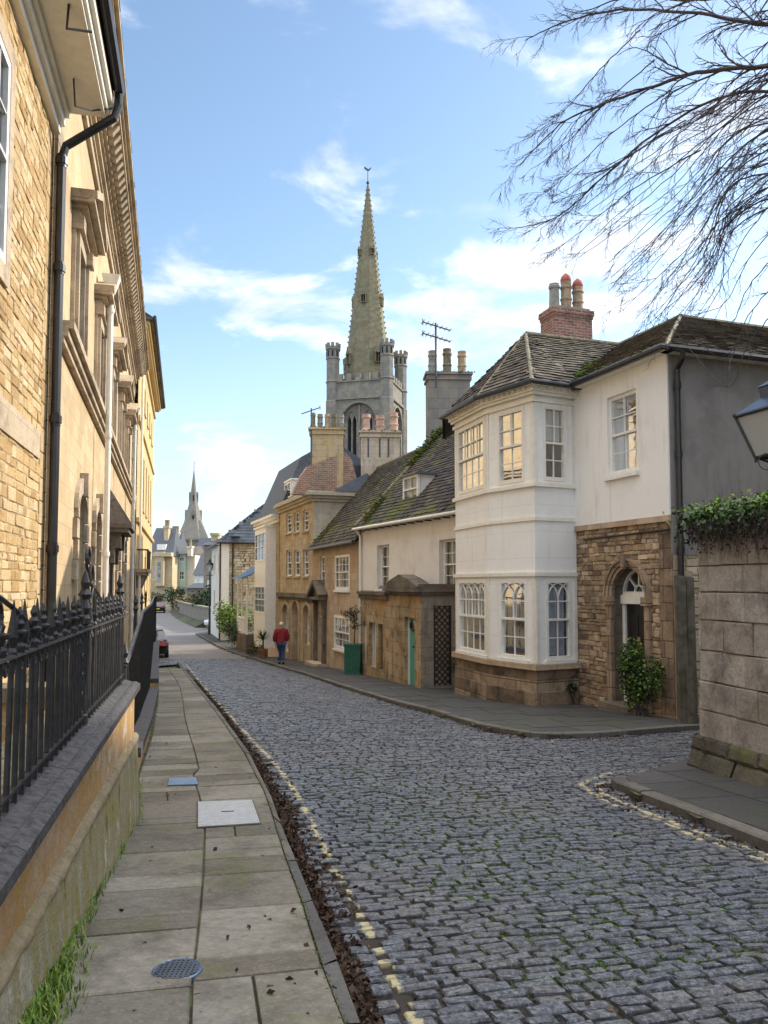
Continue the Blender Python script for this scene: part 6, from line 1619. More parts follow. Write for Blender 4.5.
zb_s, ztip = zst + .6, at(370, 180, 93.5).z
mb = MB(); ro = math.atan2(FA_.d.y, FA_.d.x) + math.pi / 8; R0 = 3.1
mb.lathe((tc_.x, tc_.y, 0), [(R0, zb_s), (R0 * (1 - .45), zb_s + (ztip - zb_s) * .46), (.14, ztip - .4), (.08, ztip)], 8, rot=ro)
sp_ = mb.build('spire', M['spire_stone'], hz_)
mb = MB()
for k in range(8):
    a = ro + k * math.pi / 4; dx, dy = math.cos(a), math.sin(a)
    for i in range(40):
        t = (i + .5) / 41; r_ = R0 * (1 - t) + .06; z = zb_s + (ztip - zb_s) * t; s_ = .085
        mb.hexa([(tc_.x + dx * (r_ - .08) - dy * s_ * .5, tc_.y + dy * (r_ - .08) + dx * s_ * .5, z), (tc_.x + dx * (r_ - .08) + dy * s_ * .5, tc_.y + dy * (r_ - .08) - dx * s_ * .5, z), (tc_.x + dx * (r_ + s_), tc_.y + dy * (r_ + s_), z + .1), (tc_.x + dx * (r_ + s_), tc_.y + dy * (r_ + s_), z + .1),
                 (tc_.x + dx * (r_ - .08) - dy * s_ * .5, tc_.y + dy * (r_ - .08) + dx * s_ * .5, z + .25), (tc_.x + dx * (r_ - .08) + dy * s_ * .5, tc_.y + dy * (r_ - .08) - dx * s_ * .5, z + .25), (tc_.x + dx * (r_ + s_) + .02, tc_.y + dy * (r_ + s_), z + .3), (tc_.x + dx * (r_ + s_), tc_.y + dy * (r_ + s_) + .02, z + .3)])
o = mb.build('crockets', M['spire_stone'], sp_); o['kind'] = 'stuff'
def lucarne(t, k, s_):
    a = ro + math.pi / 8 + k * math.pi / 4; rr = R0 * math.cos(math.pi / 8) * (1 - t); z = zb_s + (ztip - zb_s) * t
    d = Vector((math.cos(a), math.sin(a))); F = Fr((tc_.x + d.x * rr - d.y * s_, tc_.y + d.y * rr + d.x * s_), (tc_.x + d.x * rr + d.y * s_, tc_.y + d.y * rr - d.x * s_)); F.n = d
    mb = MB(); n_ = .28
    mb.box(F, 0, .12 * s_ * 2, -.6, n_, z, z + 2.2 * s_ * 1.2); mb.box(F, 2 * s_ * .88, 2 * s_, -.6, n_, z, z + 2.64 * s_); mb.box(F, s_ * .94, s_ * 1.06, -.3, n_ - .04, z, z + 2.6 * s_)
    mb.box(F, 0, 2 * s_, -.6, n_, z - .1, z); A = [F.P(-.06, n_ + .05, z + 2.6 * s_), F.P(2 * s_ + .06, n_ + .05, z + 2.6 * s_), F.P(s_, n_ + .05, z + 4.6 * s_)]; B = [F.P(-.06, -1, z + 2.6 * s_), F.P(2 * s_ + .06, -1, z + 2.6 * s_), F.P(s_, -1, z + 4.6 * s_)]
    mb.add(A + B, [(0, 1, 2), (5, 4, 3), (0, 2, 5, 3), (1, 4, 5, 2), (0, 3, 4, 1)])
    o = mb.build('lucarne', M['spire_stone'], sp_)
    mb = MB(); mb.box(F, .1 * s_, 1.9 * s_, -.5, .06, z, z + 2.6 * s_); mb.build('opening', M['dark_room'], o)
for k in range(8):
    if k % 2 == 0: lucarne(.155, k, .42); lucarne(.66, k, .22)
    else: lucarne(.43, k, .32)
mb = MB(); mb.tube([(tc_.x, tc_.y, ztip - .2), (tc_.x, tc_.y, ztip + 1.7)], .05, 5); mb.ball((tc_.x, tc_.y, ztip + .15), .2)
zz = ztip + 1.7; body = [(-.45, .25), (-.2, .0), (.1, -.1), (.3, .1), (.45, .35), (.3, .3), (.1, .12), (-.15, .25), (-.4, .5)]
mb.add([(tc_.x + x, tc_.y - .03, zz + z) for x, z in body] + [(tc_.x + x, tc_.y + .03, zz + z) for x, z in body], [tuple(range(9)), tuple(range(9, 18))[::-1]] + [(i, (i + 1) % 9, 9 + (i + 1) % 9, 9 + i) for i in range(9)])
mb.build('weathercock', M['slate_band'], sp_)
# ------------------------------------------------------------------ second spire, far off
Ys = 200; bc = at(193, 545, Ys); x0 = bc.x
hs = thing('broach_spire_church', (x0, Ys, -1.9), 'distant grey church tower with a broached stone spire beyond the end of the street', 'church tower')
za, zbt = at(193, 541, Ys).z, at(193, 469, Ys).z
w = 3.9; rot = R(12)
def rq(x, y): return (x0 + x * math.cos(rot) - y * math.sin(rot), Ys + x * math.sin(rot) + y * math.cos(rot))
sq = lambda s_: [rq(-s_, -s_), rq(s_, -s_), rq(s_, s_), rq(-s_, s_)]
mb = MB(); mb.prism(sq(w * .86), -2, za); mb.prism(sq(w * 1.0), za - .0, za + .4)
for F in (Fr(sq(w * .86)[0], sq(w * .86)[1]), Fr(sq(w * .86)[1], sq(w * .86)[2])):
    pass
mb.build('wall', M['far_spire_stone'], hs)
for i in range(4):
    q = sq(w * .86); F = Fr(q[i], q[(i + 1) % 4]); m_ = F.P(F.L / 2, 1, 0)
    if (Vector((m_.x - x0, m_.y - Ys))).length < w * .86: F.n = -F.n
    for c in (.28, .62):
        mb = MB(); mb.box(F, F.L * c, F.L * c + .9, -.1, .05, za - 4.2, za - 1.2); mb.build('belfry_opening', M['dark_room'], hs)
mb = MB(); oc = [(math.cos(rot + math.pi / 8 + k * math.pi / 4), math.sin(rot + math.pi / 8 + k * math.pi / 4)) for k in range(8)]
hsp = zbt - za; wz = [w * 1.08, w * .62, w * .50, w * .26, .06]; hz2 = [za + .4, za + 4.6, za + 6.5, za + hsp * .55, zbt]
mb.lathe((x0, Ys, 0), list(zip(wz, hz2)), 8, rot=rot + math.pi / 8)
for (x, y) in sq(w * .98):   # broaches
    dx, dy = (x - x0), (y - Ys); l = math.hypot(dx, dy); ex, ey = -dy / l, dx / l
    mb.add([(x, y, za + .4), (x0 + dx * .38 + ex * w * .7, Ys + dy * .38 + ey * w * .7, za + .4), (x0 + dx * .38 - ex * w * .7, Ys + dy * .38 - ey * w * .7, za + .4), (x0 + dx / l * w * .58, Ys + dy / l * w * .58, za + 5.2)], [(0, 1, 3), (0, 3, 2)])
so = mb.build('spire', M['far_spire_stone'], hs)
for lv, s_ in ((za + 5.0, 1.0), (za + 10.6, .6)):
    for k in range(4):
        a = rot + k * math.pi / 2; d = Vector((math.cos(a), math.sin(a))); rr = (w * .50 if lv < za + 8 else w * .26)
        F = Fr((x0 + d.x * rr + d.y * s_ / 2, Ys + d.y * rr - d.x * s_ / 2), (x0 + d.x * rr - d.y * s_ / 2, Ys + d.y * rr + d.x * s_ / 2)); F.n = d
        mb = MB(); h = s_ * 2.8; mb.box(F, 0, s_, -2, .1, lv - 1.5, lv + h * .5); A = [F.P(-.1, .15, lv + h * .5), F.P(s_ + .1, .15, lv + h * .5), F.P(s_ / 2, .15, lv + h)]; B = [F.P(-.1, -2, lv + h * .5), F.P(s_ + .1, -2, lv + h * .5), F.P(s_ / 2, -2, lv + h)]
        mb.add(A + B, [(0, 1, 2), (0, 2, 5, 3), (1, 4, 5, 2)]); l_ = mb.build('lucarne', M['far_spire_stone'], so)
        mb = MB(); mb.box(F, s_ * .25, s_ * .75, .1, .13, lv - .6, lv + h * .45); mb.build('opening', M['dark_room'], l_)
mb = MB(); mb.tube([(x0, Ys, zbt - .3), (x0, Ys, zbt + 2.0)], .07, 4); mb.build('finial', M['slate_band'], so)

# ------------------------------------------------------------------ houses at the foot of the street
def far_house(name, label, Y, x0, x1, ytop, wallm, wins, roof=None, roofm='slate_band', depth=8, extra=None, ybase=612, tilt=0.0):
    a, b = at(x0, ytop, Y), at(x1, ytop, Y + tilt); F = Fr((a.x, a.y), (b.x, b.y)); F.n = F.n if F.n.y < 0 else -F.n
    h = thing(name, (F.P(F.L / 2, -1, 0).x, F.P(F.L / 2, -1, 0).y, -1.95), label, 'house'); zt = a.z
    ops = [(hu(F, xa, 590), hu(F, xb, 590), F.hit(xa, yb)[1], F.hit(xa, ya)[1]) for xa, xb, ya, yb in wins]
    mb = MB(); wall(mb, F, 0, F.L, -3, zt, ops, rev=.2); mb.box(F, 0.01, F.L - .01, -depth, -.3, -3, zt - .02); mb.build('wall', M[wallm], h)
    for o in ops: window(h, F, *o, .1, 2, 2, fw=.10, bw=.06)
    if roof:
        yr, inset = roof; zr_ = at((x0 + x1) / 2, yr, Y + depth / 2).z; P = F.P; mb = MB()
        mb.hexa([P(-.2, .3, zt), P(F.L + .2, .3, zt), P(F.L + .2, -depth, zt), P(-.2, -depth, zt), P(inset, -depth / 2 + .1, zr_), P(F.L - inset, -depth / 2 + .1, zr_), P(F.L - inset, -depth / 2 - .1, zr_), P(inset, -depth / 2 - .1, zr_)]); mb.build('roof', M[roofm], h)
    return h, F, zt
def far_chimney(h, x0, x1, ytop, Y, ybot, mat='chimney_pale', pots=3, depth=1.2):
    a, b = at(x0, ytop, Y), at(x1, ytop, Y); F = Fr((a.x, a.y), (b.x, b.y)); F.n = F.n if F.n.y < 0 else -F.n; mb = MB(); zb_ = at(x0, ybot, Y).z
    mb.box(F, 0, F.L, -depth, 0, zb_, a.z - .3); mb.box(F, -.12, F.L + .12, -depth - .12, .12, a.z - .3, a.z); ch = mb.build('chimney', M[mat], h)
    for i in range(pots): pot(ch, F.P(F.L * (i + .5) / pots, -depth / 2, a.z), 1.0, .22, 'pot_clay', 0)
h1, F1, zt = far_house('far_bay_house', 'cream stone house with an oriel bay and white dormer, facing up the street', 122, 146, 172, 556, 'far_cream', [(152, 154.5, 566, 580), (166, 169, 590, 606), (158, 161, 592, 606)], (528, .4))
mb = MB(); a = hu(F1, 156, 590); b = hu(F1, 165, 590); zz = [F1.hit(160, y)[1] for y in (558, 562, 582, 586)]
mb.box(F1, a, b, 0, 1.0, zz[3], zz[0] + .9); mb.box(F1, a - .3, b + 1.2, -.1, 1.2, zz[0] + .2, zz[0] + .8); bo = mb.build('oriel', M['far_cream'], h1); mb = MB(); mb.box(F1, a + .45, b - .45, 1.0, 1.05, zz[2], zz[1]); mb.build('oriel_window', M['glass_pale'], bo)
mb = MB(); a = F1.P(hu(F1, 156, 590), -1.2, at(156, 555, 122).z); dtop = at(156, 544, 122).z
u0, u1 = hu(F1, 155, 590), hu(F1, 164, 590); mb.box(F1, u0, u1, -3.5, -.6, F1.hit(160, 556)[1], dtop); mb.build('dormer', M['paint_white'], h1)
far_chimney(h1, 164, 168.5, 526, 124, 556, 'far_cream', 2)
h2, F2, zt = far_house('far_narrow_house', 'narrow stone house with a tall pale chimney, left of the green front', 128, 167, 177, 553, 'far_grey', [(172, 174, 560, 570), (172, 174, 580, 590)], (533, .1))
far_chimney(h2, 171.5, 178, 532, 130, 556, 'chimney_pale', 3)
h3, F3, zt = far_house('far_green_house', 'pale green rendered house with black windows beside a cream wall', 126, 176, 186, 554, 'render_green', [(178.8, 184, 557, 561.5), (178.8, 184, 571, 580)], (548, .0), 'hood_lead')
h4, F4, zt = far_house('far_cream_house', 'cream rendered gable wall right of the green house', 126.5, 186, 194.5, 554, 'render_cream', [(189.5, 190.8, 561, 563), (189.5, 190.8, 570, 572), (189.5, 190.8, 579, 581)], (546, .0), 'hood_lead')
far_chimney(h4, 187.5, 191.5, 546, 125, 556, 'render_cream', 1)
h5, F5, zt = far_house('far_white_cottage', 'low white cottage under a steep dark slate roof', 118, 194.5, 205, 575, 'render_white', [(197, 199, 580, 585)], (553, .1), 'slate_band')
h6, F6, zt = far_house('far_grey_stone_house', 'grey stone house with a square chimney behind the wall lamp', 96, 204, 219, 545, 'far_grey', [(207, 209, 580, 588)], (538, .2), 'slate_band')
far_chimney(h6, 211, 218, 533, 98, 548, 'chimney_stone', 0)
h7, F7, zt = far_house('far_annex', 'low stone outbuilding with a hipped porch, behind the curved garden wall', 112, 187, 206, 588, 'far_grey', [(198, 204, 594, 603)], (583, .5), 'slate_band', 5)
h8, F8, zt = far_house('far_low_wing', 'low cream wing with white windows under the green house', 120, 176, 188, 590, 'far_cream', [(178, 180.5, 594, 602), (182, 185, 594, 606)], (587, .1), 'slate_band', 5)
# hidden side of the street end, seen from a step aside
far_house('far_left_terrace', 'plain stone terrace closing the street on the left', 124, 118, 145, 560, 'far_cream', [(126, 129, 570, 580), (135, 138, 570, 580)], (540, .3))
far_house('far_roofs_house', 'pale stone house with a slate roof, partly hidden beyond the white cottage', 150, 193, 222, 560, 'far_cream', [], (538, .3))
# ------------------------------------------------------------------ low wall with iron railings, left foreground
FL = line_left(-.567, -.221, -.6, 6.98); P = FL.P
gwl = thing('low_stone_wall', P(4, -.2, .1), 'low ochre stained wall with dark weathered coping, carrying the nearest railings', 'wall')
zc1 = EYE - .89
mb = MB()
nf_ = lambda Y: -.10 + .085 * min(1, max(0, (Y - 2.2) / 4.4))
for i in range(20):
    u0, u1 = FL.L * i / 20, FL.L * (i + 1) / 20; a0, a1 = nf_(P(u0, 0, 0).y) - .03, nf_(P(u1, 0, 0).y) - .03
    mb.add([P(u0, a0, -.9), P(u1, a1, -.9), P(u1, a1, zc1 - .04), P(u0, a0, zc1 - .04)], [(0, 1, 2, 3)], 0, .5)
mb.box(FL, 0, FL.L, -.40, -.17, -.9, zc1 - .05); mb.add([P(FL.L, -.045, -.9), P(FL.L, -.17, -.9), P(FL.L, -.17, zc1 - .05), P(FL.L, -.045, zc1 - .05)], [(0, 1, 2, 3)]); mb.box(FL, FL.L - .32, FL.L, -1.7, -.40, -.9, zc1 - .05)
mb.build('wall_face', M['low_wall_face'], gwl)
zl = EYE - 1.27
nf_ = lambda Y: -.10 + .085 * min(1, max(0, (Y - 2.2) / 4.4))
mb = MB(); N_ = 26     # battered plinth with a worn ledge
for i in range(N_):
    u0, u1 = FL.L * i / N_, FL.L * (i + 1) / N_; y0, y1 = P(u0, 0, 0).y, P(u1, 0, 0).y; j = rng.uniform(-.006, .006)
    a0, a1 = nf_(y0), nf_(y1)
    mb.add([P(u0, a0 + .035, zg(y0) - .15), P(u1, a1 + .035, zg(y1) - .15), P(u1, a1, zl - .03), P(u0, a0, zl - .03), P(u1, a1 - .025, zl), P(u0, a0 - .025, zl), P(u1, a1 - .05, zl + .008), P(u0, a0 - .05, zl + .008)], [(0, 1, 2, 3), (3, 2, 4, 5), (5, 4, 6, 7)])
mb.add([P(FL.L, .02, -.9), P(FL.L, -.4, -.9), P(FL.L, -.4, zl), P(FL.L, -.04, zl), P(FL.L, -.015, zl - .03)], [(0, 1, 2, 3, 4)])
mb.build('plinth', M['plinth_face'], gwl)
prof = [(-.13, -.045), (-.03, -.035), (.0, -.01), (.0, .035), (-.035, .055), (-.06, .056), (-.066, .05), (-.072, .056), (-.13, .075), (-.136, .069), (-.142, .075), (-.19, .08)]
mb = MB(); u = 0.0
def cop(mb, prof, u0, u1, cap=True):
    n_ = len(prof); a = [P(u0, n, zc1 + z) for n, z in prof]; b = [P(u1, n, zc1 + z) for n, z in prof]
    mb.add(a + b, [(i, i + 1, n_ + i + 1, n_ + i) for i in range(n_ - 1)] + [tuple(range(n_)), tuple(range(n_, 2 * n_))[::-1]])
while u < FL.L:
    l = min(rng.uniform(.9, 1.3), FL.L + .04 - u); cop(mb, prof, u + .004, u + l - .004); u += l
mb.build('coping', M['coping_stone'], gwl)
mb = MB(); u = 0.0
while u < FL.L:
    l = min(rng.uniform(.9, 1.3), FL.L + .04 - u); mb.box(FL, u + .004, u + l - .004, -.46, -.19, zc1 - .045, zc1 + rng.uniform(.078, .084)); u += l
mb.box(FL, FL.L - .36, FL.L + .03, -1.7, -.462, zc1 - .045, zc1 + .07)
mb.build('coping_back', M['lichen_stone'], gwl)

mb = MB(); nu_, pf_ = int(FL.L / .035), [(.003, -.06), (.012, -.045), (.013, -.022), (.004, -.004), (-.014, .006), (-.05, .010)]
for i in range(nu_ + 1):
    for (nn, zz_) in pf_:
        p0_ = P(FL.L * i / nu_, 0, 0); p = P(FL.L * i / nu_, nn + nf_(p0_.y), zl + zz_); d = mnoise.noise(p * 9) * .016 + mnoise.noise(p * 27) * .008; mb.v.append((p.x + d * .8, p.y, p.z + d * (.9 if nn < .01 else .3) - .006))
for i in range(nu_):
    for k in range(5): q = i * 6 + k; mb.f.append((q, q + 6, q + 7, q + 1)); mb.m.append(0); mb.r.append(.5)
mb.build('ledge', M['st_ledge'], gwl, smooth=True)
def spear(mb, h, kind):
    """bar standing at the origin: shaft to h, then a spear or an urn finial"""
    r = .0115
    if kind == 0: mb.lathe((0, 0, 0), [(r, 0), (r, h), (.019, h + .004), (.019, h + .016), (.010, h + .03), (.022, h + .07), (.014, h + .12), (.002, h + .205)], 7)
    else: mb.lathe((0, 0, 0), [(r, 0), (r, h), (.022, h + .004), (.024, h + .03), (.013, h + .045), (.020, h + .065), (.034, h + .078), (.034, h + .086), (.014, h + .094), (.020, h + .115), (.009, h + .13), (.015, h + .148), (.004, h + .178)], 8)
def spiral(mb, F, c, r0, r1, a0, turns, w=.009, n=22, nn=0.0):
    pts = []
    for i in range(n + 1):
        t = i / n; a = a0 + turns * 2 * math.pi * t; r = r0 + (r1 - r0) * t
        pts.append(F.P(c[0] + r * math.cos(a), nn, c[1] + r * math.sin(a)))
    mb.tube(pts, w, 5)
r1_ = thing('iron_railing', P(4, -.145, zc1 + .08), 'black spear-topped iron railings with a scrolled standard, on the near low wall', 'railings')
nR = -.145; zt1 = EYE - .255; zb1_ = zc1 + .135
Fq = Fr(P(1.2, nR, 0).xy, P(FL.L - .06, nR, 0).xy)
mb = MB(); mb.box(Fq, 0, Fq.L, -.022, .022, zt1 - .012, zt1); mb.build('top_rail', M['rail_worn'], r1_)
mb = MB(); mb.box(Fq, 0, Fq.L, -.016, .016, zb1_ - .012, zb1_); mb.build('bottom_rail', M['iron_black'], r1_)
protos = []
for kd in (0, 1):
    mb = MB(); spear(mb, zt1 - (zc1 + .08), kd); me_o = mb.build('spear_bar' if kd == 0 else 'urn_bar', M['iron_black'], None, smooth=False); me_o.parent = r1_; protos.append(me_o)
used = [False, False]
nb = int(Fq.L / .122)
for i in range(nb + 1):
    u = Fq.L * i / nb; k = i % 2; o = protos[k]
    if used[k]: o = protos[k].copy(); COL.objects.link(o); o.parent = r1_
    used[k] = True
    p = Fq.P(u, 0, zc1 + .075); o.location = p - r1_.location; o.rotation_euler = (rng.uniform(-.012, .012), rng.uniform(-.012, .012), rng.random())
mb = MB()
for i in range(nb):
    u = Fq.L * (i + .5) / nb
    for (zc, r) in ((zt1 + .028, .024), (zt1 - .045, .028)):
        pts = [Fq.P(u + r * math.cos(a * math.pi / 4), 0, zc + r * math.sin(a * math.pi / 4)) for a in range(9)]; mb.tube(pts, .006, 4, caps=False)
o = mb.build('scrollwork', M['iron_black'], r1_); o['kind'] = 'stuff'
def standard(par, F, u, zb, zt, big=True):
    mb = MB(); c = F.P(u, 0, 0)
    mb.lathe((c.x, c.y, 0), [(.030, zb), (.030, zb + .05), (.020, zb + .06), (.020, zt + .02), (.036, zt + .03), (.036, zt + .06), (.022, zt + .08), (.034, zt + .12), (.018, zt + .17), (.042, zt + .20), (.018, zt + .23), (.028, zt + .27), (.006, zt + .34)], 10)
    if big:
        spiral(mb, F, (u + .22, zt + .30), .13, .03, math.pi * 1.05, 1.4, .010); spiral(mb, F, (u + .10, zt + .42), .085, .02, -math.pi * .5, -1.3, .010)
        pts = [F.P(u + .02 + 1.25 * t, 0, zt + .26 * (1 - t) ** 1.4 + .03 + .05 * math.sin(t * math.pi)) for t in [i / 12 for i in range(13)]]; mb.tube(pts, .010, 5)
        spiral(mb, F, (u + .46, zt + .15), .10, .02, math.pi * .5, 1.4, .008); spiral(mb, F, (u + .80, zt + .09), .07, .015, math.pi * .5, 1.4, .008)
    for k in range(5):       # cast panel of leaves below the rail
        zz = zb + (zt - zb) * (k + .5) / 5; spiral(mb, F, (u - .028, zz), .028, .006, 0, 1.2, .006, 12); spiral(mb, F, (u + .028, zz), .028, .006, math.pi, -1.2, .006, 12)
    return mb.build('standard', M['iron_black'], par)
for Yq, big in ((2.3, True), (4.72, True), (6.6, False)):
    standard(r1_, Fq, (Yq - Fq.o.y) / Fq.d.y, zc1 + .08, zt1, big)
# steps and second, lower wall with its rail
L2 = [(-2.66, 8.7), (PL[5].x - .04, PL[5].y), (PL[6].x - .04, PL[6].y), (PL[7].x - .04, PL[7].y), (PL[7].x - 1.15, PL[7].y + 4.2)]
print('L2', L2)
w2 = thing('area_wall', (-4.4, 14, -.8), 'low dark plinth wall falling away along the footpath, beyond the near railings', 'wall')
mb = MB(); mc = MB()
for i in range(4):
    a, b = L2[i], L2[i + 1]; F = Fr(a, b); F.n = F.n if F.n.x > 0 else -F.n; ns = max(2, int(F.L / 1.2))
    for k in range(ns):
        u0, u1 = F.L * k / ns, F.L * (k + 1) / ns; q0, q1 = F.P(u0, 0, 0), F.P(u1, 0, 0)
        if i < 2: z0_, z1_ = zg(q0.y) + .22, zg(q1.y) + .22
        elif i == 2: z0_ = z1_ = EYE - 2.08
        else: z0_ = z1_ = EYE - 2.3
        for mm, dz0, dz1, n1, n0 in ((mb, -1.2, 0, 0, -.3), (mc, 0, .10, .05, -.36)):
            A_, B_ = F.P(u0 + .003, n0, 0), F.P(u1 - .003, n0, 0); C_, D_ = F.P(u1 - .003, n1, 0), F.P(u0 + .003, n1, 0)
            zz0 = (z0_ + dz0, z1_ + dz0); zz1 = (z0_ + dz1, z1_ + dz1)
            mm.hexa([(A_.x, A_.y, zz0[0]), (B_.x, B_.y, zz0[1]), (C_.x, C_.y, zz0[1]), (D_.x, D_.y, zz0[0]), (A_.x, A_.y, zz1[0]), (B_.x, B_.y, zz1[1]), (C_.x, C_.y, zz1[1]), (D_.x, D_.y, zz1[0])])
mb.build('wall_face', M['low_wall_face'], w2); mc.build('coping', M['coping_stone'], w2)
mb = MB()
for k in range(5): p0 = V2(-2.35, 7.25); mb.box(Fr((-2.30 - .30 * k, 7.15 + .0 * k), (-2.62 - .30 * k, 8.55)), 0, 1.4, -.32, .0, -1.0, -.28 + .17 * k)
st_ = mb.build('entrance_steps', M['paving_dark']); prop(st_, 'worn stone entrance steps rising between the two lengths of railing', 'steps')
r2_ = thing('area_railing', (-4.4, 14, 0), 'plain black iron railing with a pale worn handrail, stepping down beyond the entrance', 'railings')
topz = lambda Y: EYE - .88 + .47 * min(1, max(0, (Y - 8.9) / 3.2))
Q2 = [(x - .14, y) for x, y in L2]
mb = MB(); pts = []
for i in range(4):
    for k in range(8): t = k / 8; y = Q2[i][1] + (Q2[i + 1][1] - Q2[i][1]) * t; pts.append((Q2[i][0] + (Q2[i + 1][0] - Q2[i][0]) * t, y, topz(y)))
pts.append((Q2[4][0], Q2[4][1], topz(Q2[4][1])))
a_ = pts[0]; pts = [(a_[0] - .5, a_[1] + .05, a_[2] + .02), (a_[0] - .1, a_[1], a_[2] - .02)] + pts
mb.tube(pts, .026, 6); mb.build('handrail', M['rail_worn'], r2_)
mb = MB(); mb.lathe((0, 0, 0), [(.011, 0), (.011, 1.0)], 6); pb = mb.build('rail_bar', M['iron_black'], None); pb.parent = r2_
y = Q2[0][1]; first = True
while y < Q2[4][1]:
    x = [Q2[i][0] + (Q2[i + 1][0] - Q2[i][0]) * (y - Q2[i][1]) / (Q2[i + 1][1] - Q2[i][1]) for i in range(4) if Q2[i][1] <= y <= Q2[i + 1][1]][0]
    zb_ = (zg(y) + .30) if y < Q2[2][1] else (EYE - 2.0 if y < Q2[3][1] else EYE - 2.25)
    o = pb if first else pb.copy()
    if not first: COL.objects.link(o); o.parent = r2_
    first = False
    o.location = Vector((x, y, zb_)) - r2_.location; o.scale = (1, 1, topz(y) - zb_); y += .235
for Yq in (8.75, 12.5, 17.1, 22): 
    x = Q2[0][0] + (Yq - 8.7) * -.281
    mb = MB(); mb.lathe((x, Yq, 0), [(.03, zg(Yq) + .2), (.024, topz(Yq)), (.045, topz(Yq) + .04), (.02, topz(Yq) + .09), (.04, topz(Yq) + .14), (.004, topz(Yq) + .26)], 8); mb.build('standard', M['iron_black'], r2_)

# ------------------------------------------------------------------ garden wall on the right, ivy, street lamp
WC = V2(WALLC.x, WALLC.y); wd = Vector((.205, -.979, 0)).normalized()
FGW = Fr(WC, WC + wd * 13); FGW.n = FGW.n if FGW.n.x < 0 else -FGW.n
ws = Vector((.944, .33, 0)).normalized(); FGS = Fr(WC, WC + ws * 12); FGS.n = FGS.n if FGS.n.y > 0 else -FGS.n
gw_ = thing('garden_wall', WC + Vector((.5, -2, .4)), 'high weathered grey block wall with a mossy footing, ivy along its top, on the right', 'wall')
ztw = EYE + .66
def rough_wall(name, mat, F, u0, u1, z0, z1, n0, amp=.012, step=.16, par=gw_, batter=0.0):
    mb = MB(); nu, nz = max(2, int((u1 - u0) / step)), max(2, int((z1 - z0) / step)); b = 0
    for j in range(nz + 1):
        for i in range(nu + 1):
            u = u0 + (u1 - u0) * i / nu; z = z0 + (z1 - z0) * j / nz; p = F.P(u, 0, z)
            d = mnoise.noise(p * 2.1) * amp * 1.6 + mnoise.noise(p * 6) * amp
            mb.v.append(tuple(F.P(u, n0 + d + batter * (1 - j / nz), z)))
    for j in range(nz):
        for i in range(nu): a = j * (nu + 1) + i; mb.f.append((a, a + 1, a + nu + 2, a + nu + 1)); mb.m.append(0); mb.r.append(.5)
    return mb.build(name, M[mat], par, smooth=True)
bat = lambda z: .05 * max(0, min(1, (ztw - z) / 2.6))
fb = lambda z: .06 + .10 * max(0, 1 - (z - zg(9)) / .42) ** .8 + .03 * math.sin(z * 9)
for nm, F_, L_ in (('street_face', FGW, 13), ('side_face', FGS, 12)):
    stones(gw_, nm, ('st_garden', 'mortar_dark'), F_, 0 if F_ is FGW else .3, L_, zg(9) + .30, ztw, [], hh=(.30, .36), ww=(.34, .85), n=bat, rec=.035, jit=.010, proud=.012, bev=.016, gap=.003)
    stones(gw_, nm + '_foot', ('st_foot', 'mortar_dark'), F_, -.08, L_, -.9 if F_ is FGS else -.7, zg(9) + .34, [], hh=(.16, .26), ww=(.3, .7), n=fb, rec=.03, jit=.016, proud=.03, bev=.035, gap=.002)
stones(gw_, 'quoin', ('st_garden', 'mortar_dark'), FGS, 0, .3, zg(9) + .30, ztw, [], hh=(.30, .36), ww=(.3, .31), n=bat, rec=.035, jit=.006, proud=.006, bev=.016, gap=.003)
mb = MB(); mb.box(FGW, .3, 13, -.45, -.06, -.6, ztw - .02); mb.box(FGS, .4, 12, -.45, -.06, -.8, ztw - .02); mb.build('core', M['garden_wall_stone'], gw_)
iv = thing('ivy', WC + Vector((.6, -1.5, ztw)), 'green ivy and dead stems tumbling over the top of the garden wall', 'ivy')
def band(F, L, n, zlo, zhi, dn, bias=0.0, u0=-.15):
    out = []
    for _ in range(n):
        u = u0 + rng.random() * L; w = rng.random()
        out.append(F.P(u, rng.gauss(-.10, dn) + .05, zlo + (zhi - zlo) * w + bias * u + .05 * mnoise.noise(Vector((u * 2.5, 0, 3)))))
    return out
leaves(iv, 'lower_leaves', 'leaf_dark', band(FGW, 5.2, 4200, ztw - .16, ztw + .16, .13, .02) + band(FGS, 6, 1500, ztw - .1, ztw + .15, .14), (.035, .075))  # leaf tones layered by height, darkest lowest and brightest on top
leaves(iv, 'leaves', 'leaf_green', band(FGW, 5.2, 3000, ztw + .02, ztw + .26, .15, .02) + band(FGS, 6, 1300, ztw + .02, ztw + .24, .15), (.035, .075))
leaves(iv, 'upper_leaves', 'leaf_bright', band(FGW, 5.2, 1500, ztw + .13, ztw + .30, .14, .02) + band(FGS, 6, 500, ztw + .1, ztw + .27, .14), (.03, .065))
mb = MB()
for i in range(620):
    u = -.1 + rng.random() * 4.5; p = FGW.P(u, .06 + rng.random() * .09, ztw + .08); l = rng.uniform(.12, .42) * (1.25 if 0.2 < u < 1.6 else .9); q = [p]
    for k in range(4): q.append(q[-1] + Vector((rng.gauss(0, .02), rng.gauss(0, .02), -l / 4)))
    mb.tube(q, [.004, .003, .003, .002, .001], 3, caps=False)
mb.build('dead_stems', M['bark'], iv)
leaves(iv, 'dead_leaves', 'leaf_brown', [FGW.P(rng.random() * 4.2, .06 + rng.random() * .08, ztw - rng.random() ** 1.5 * .30) for _ in range(900)], (.02, .05))
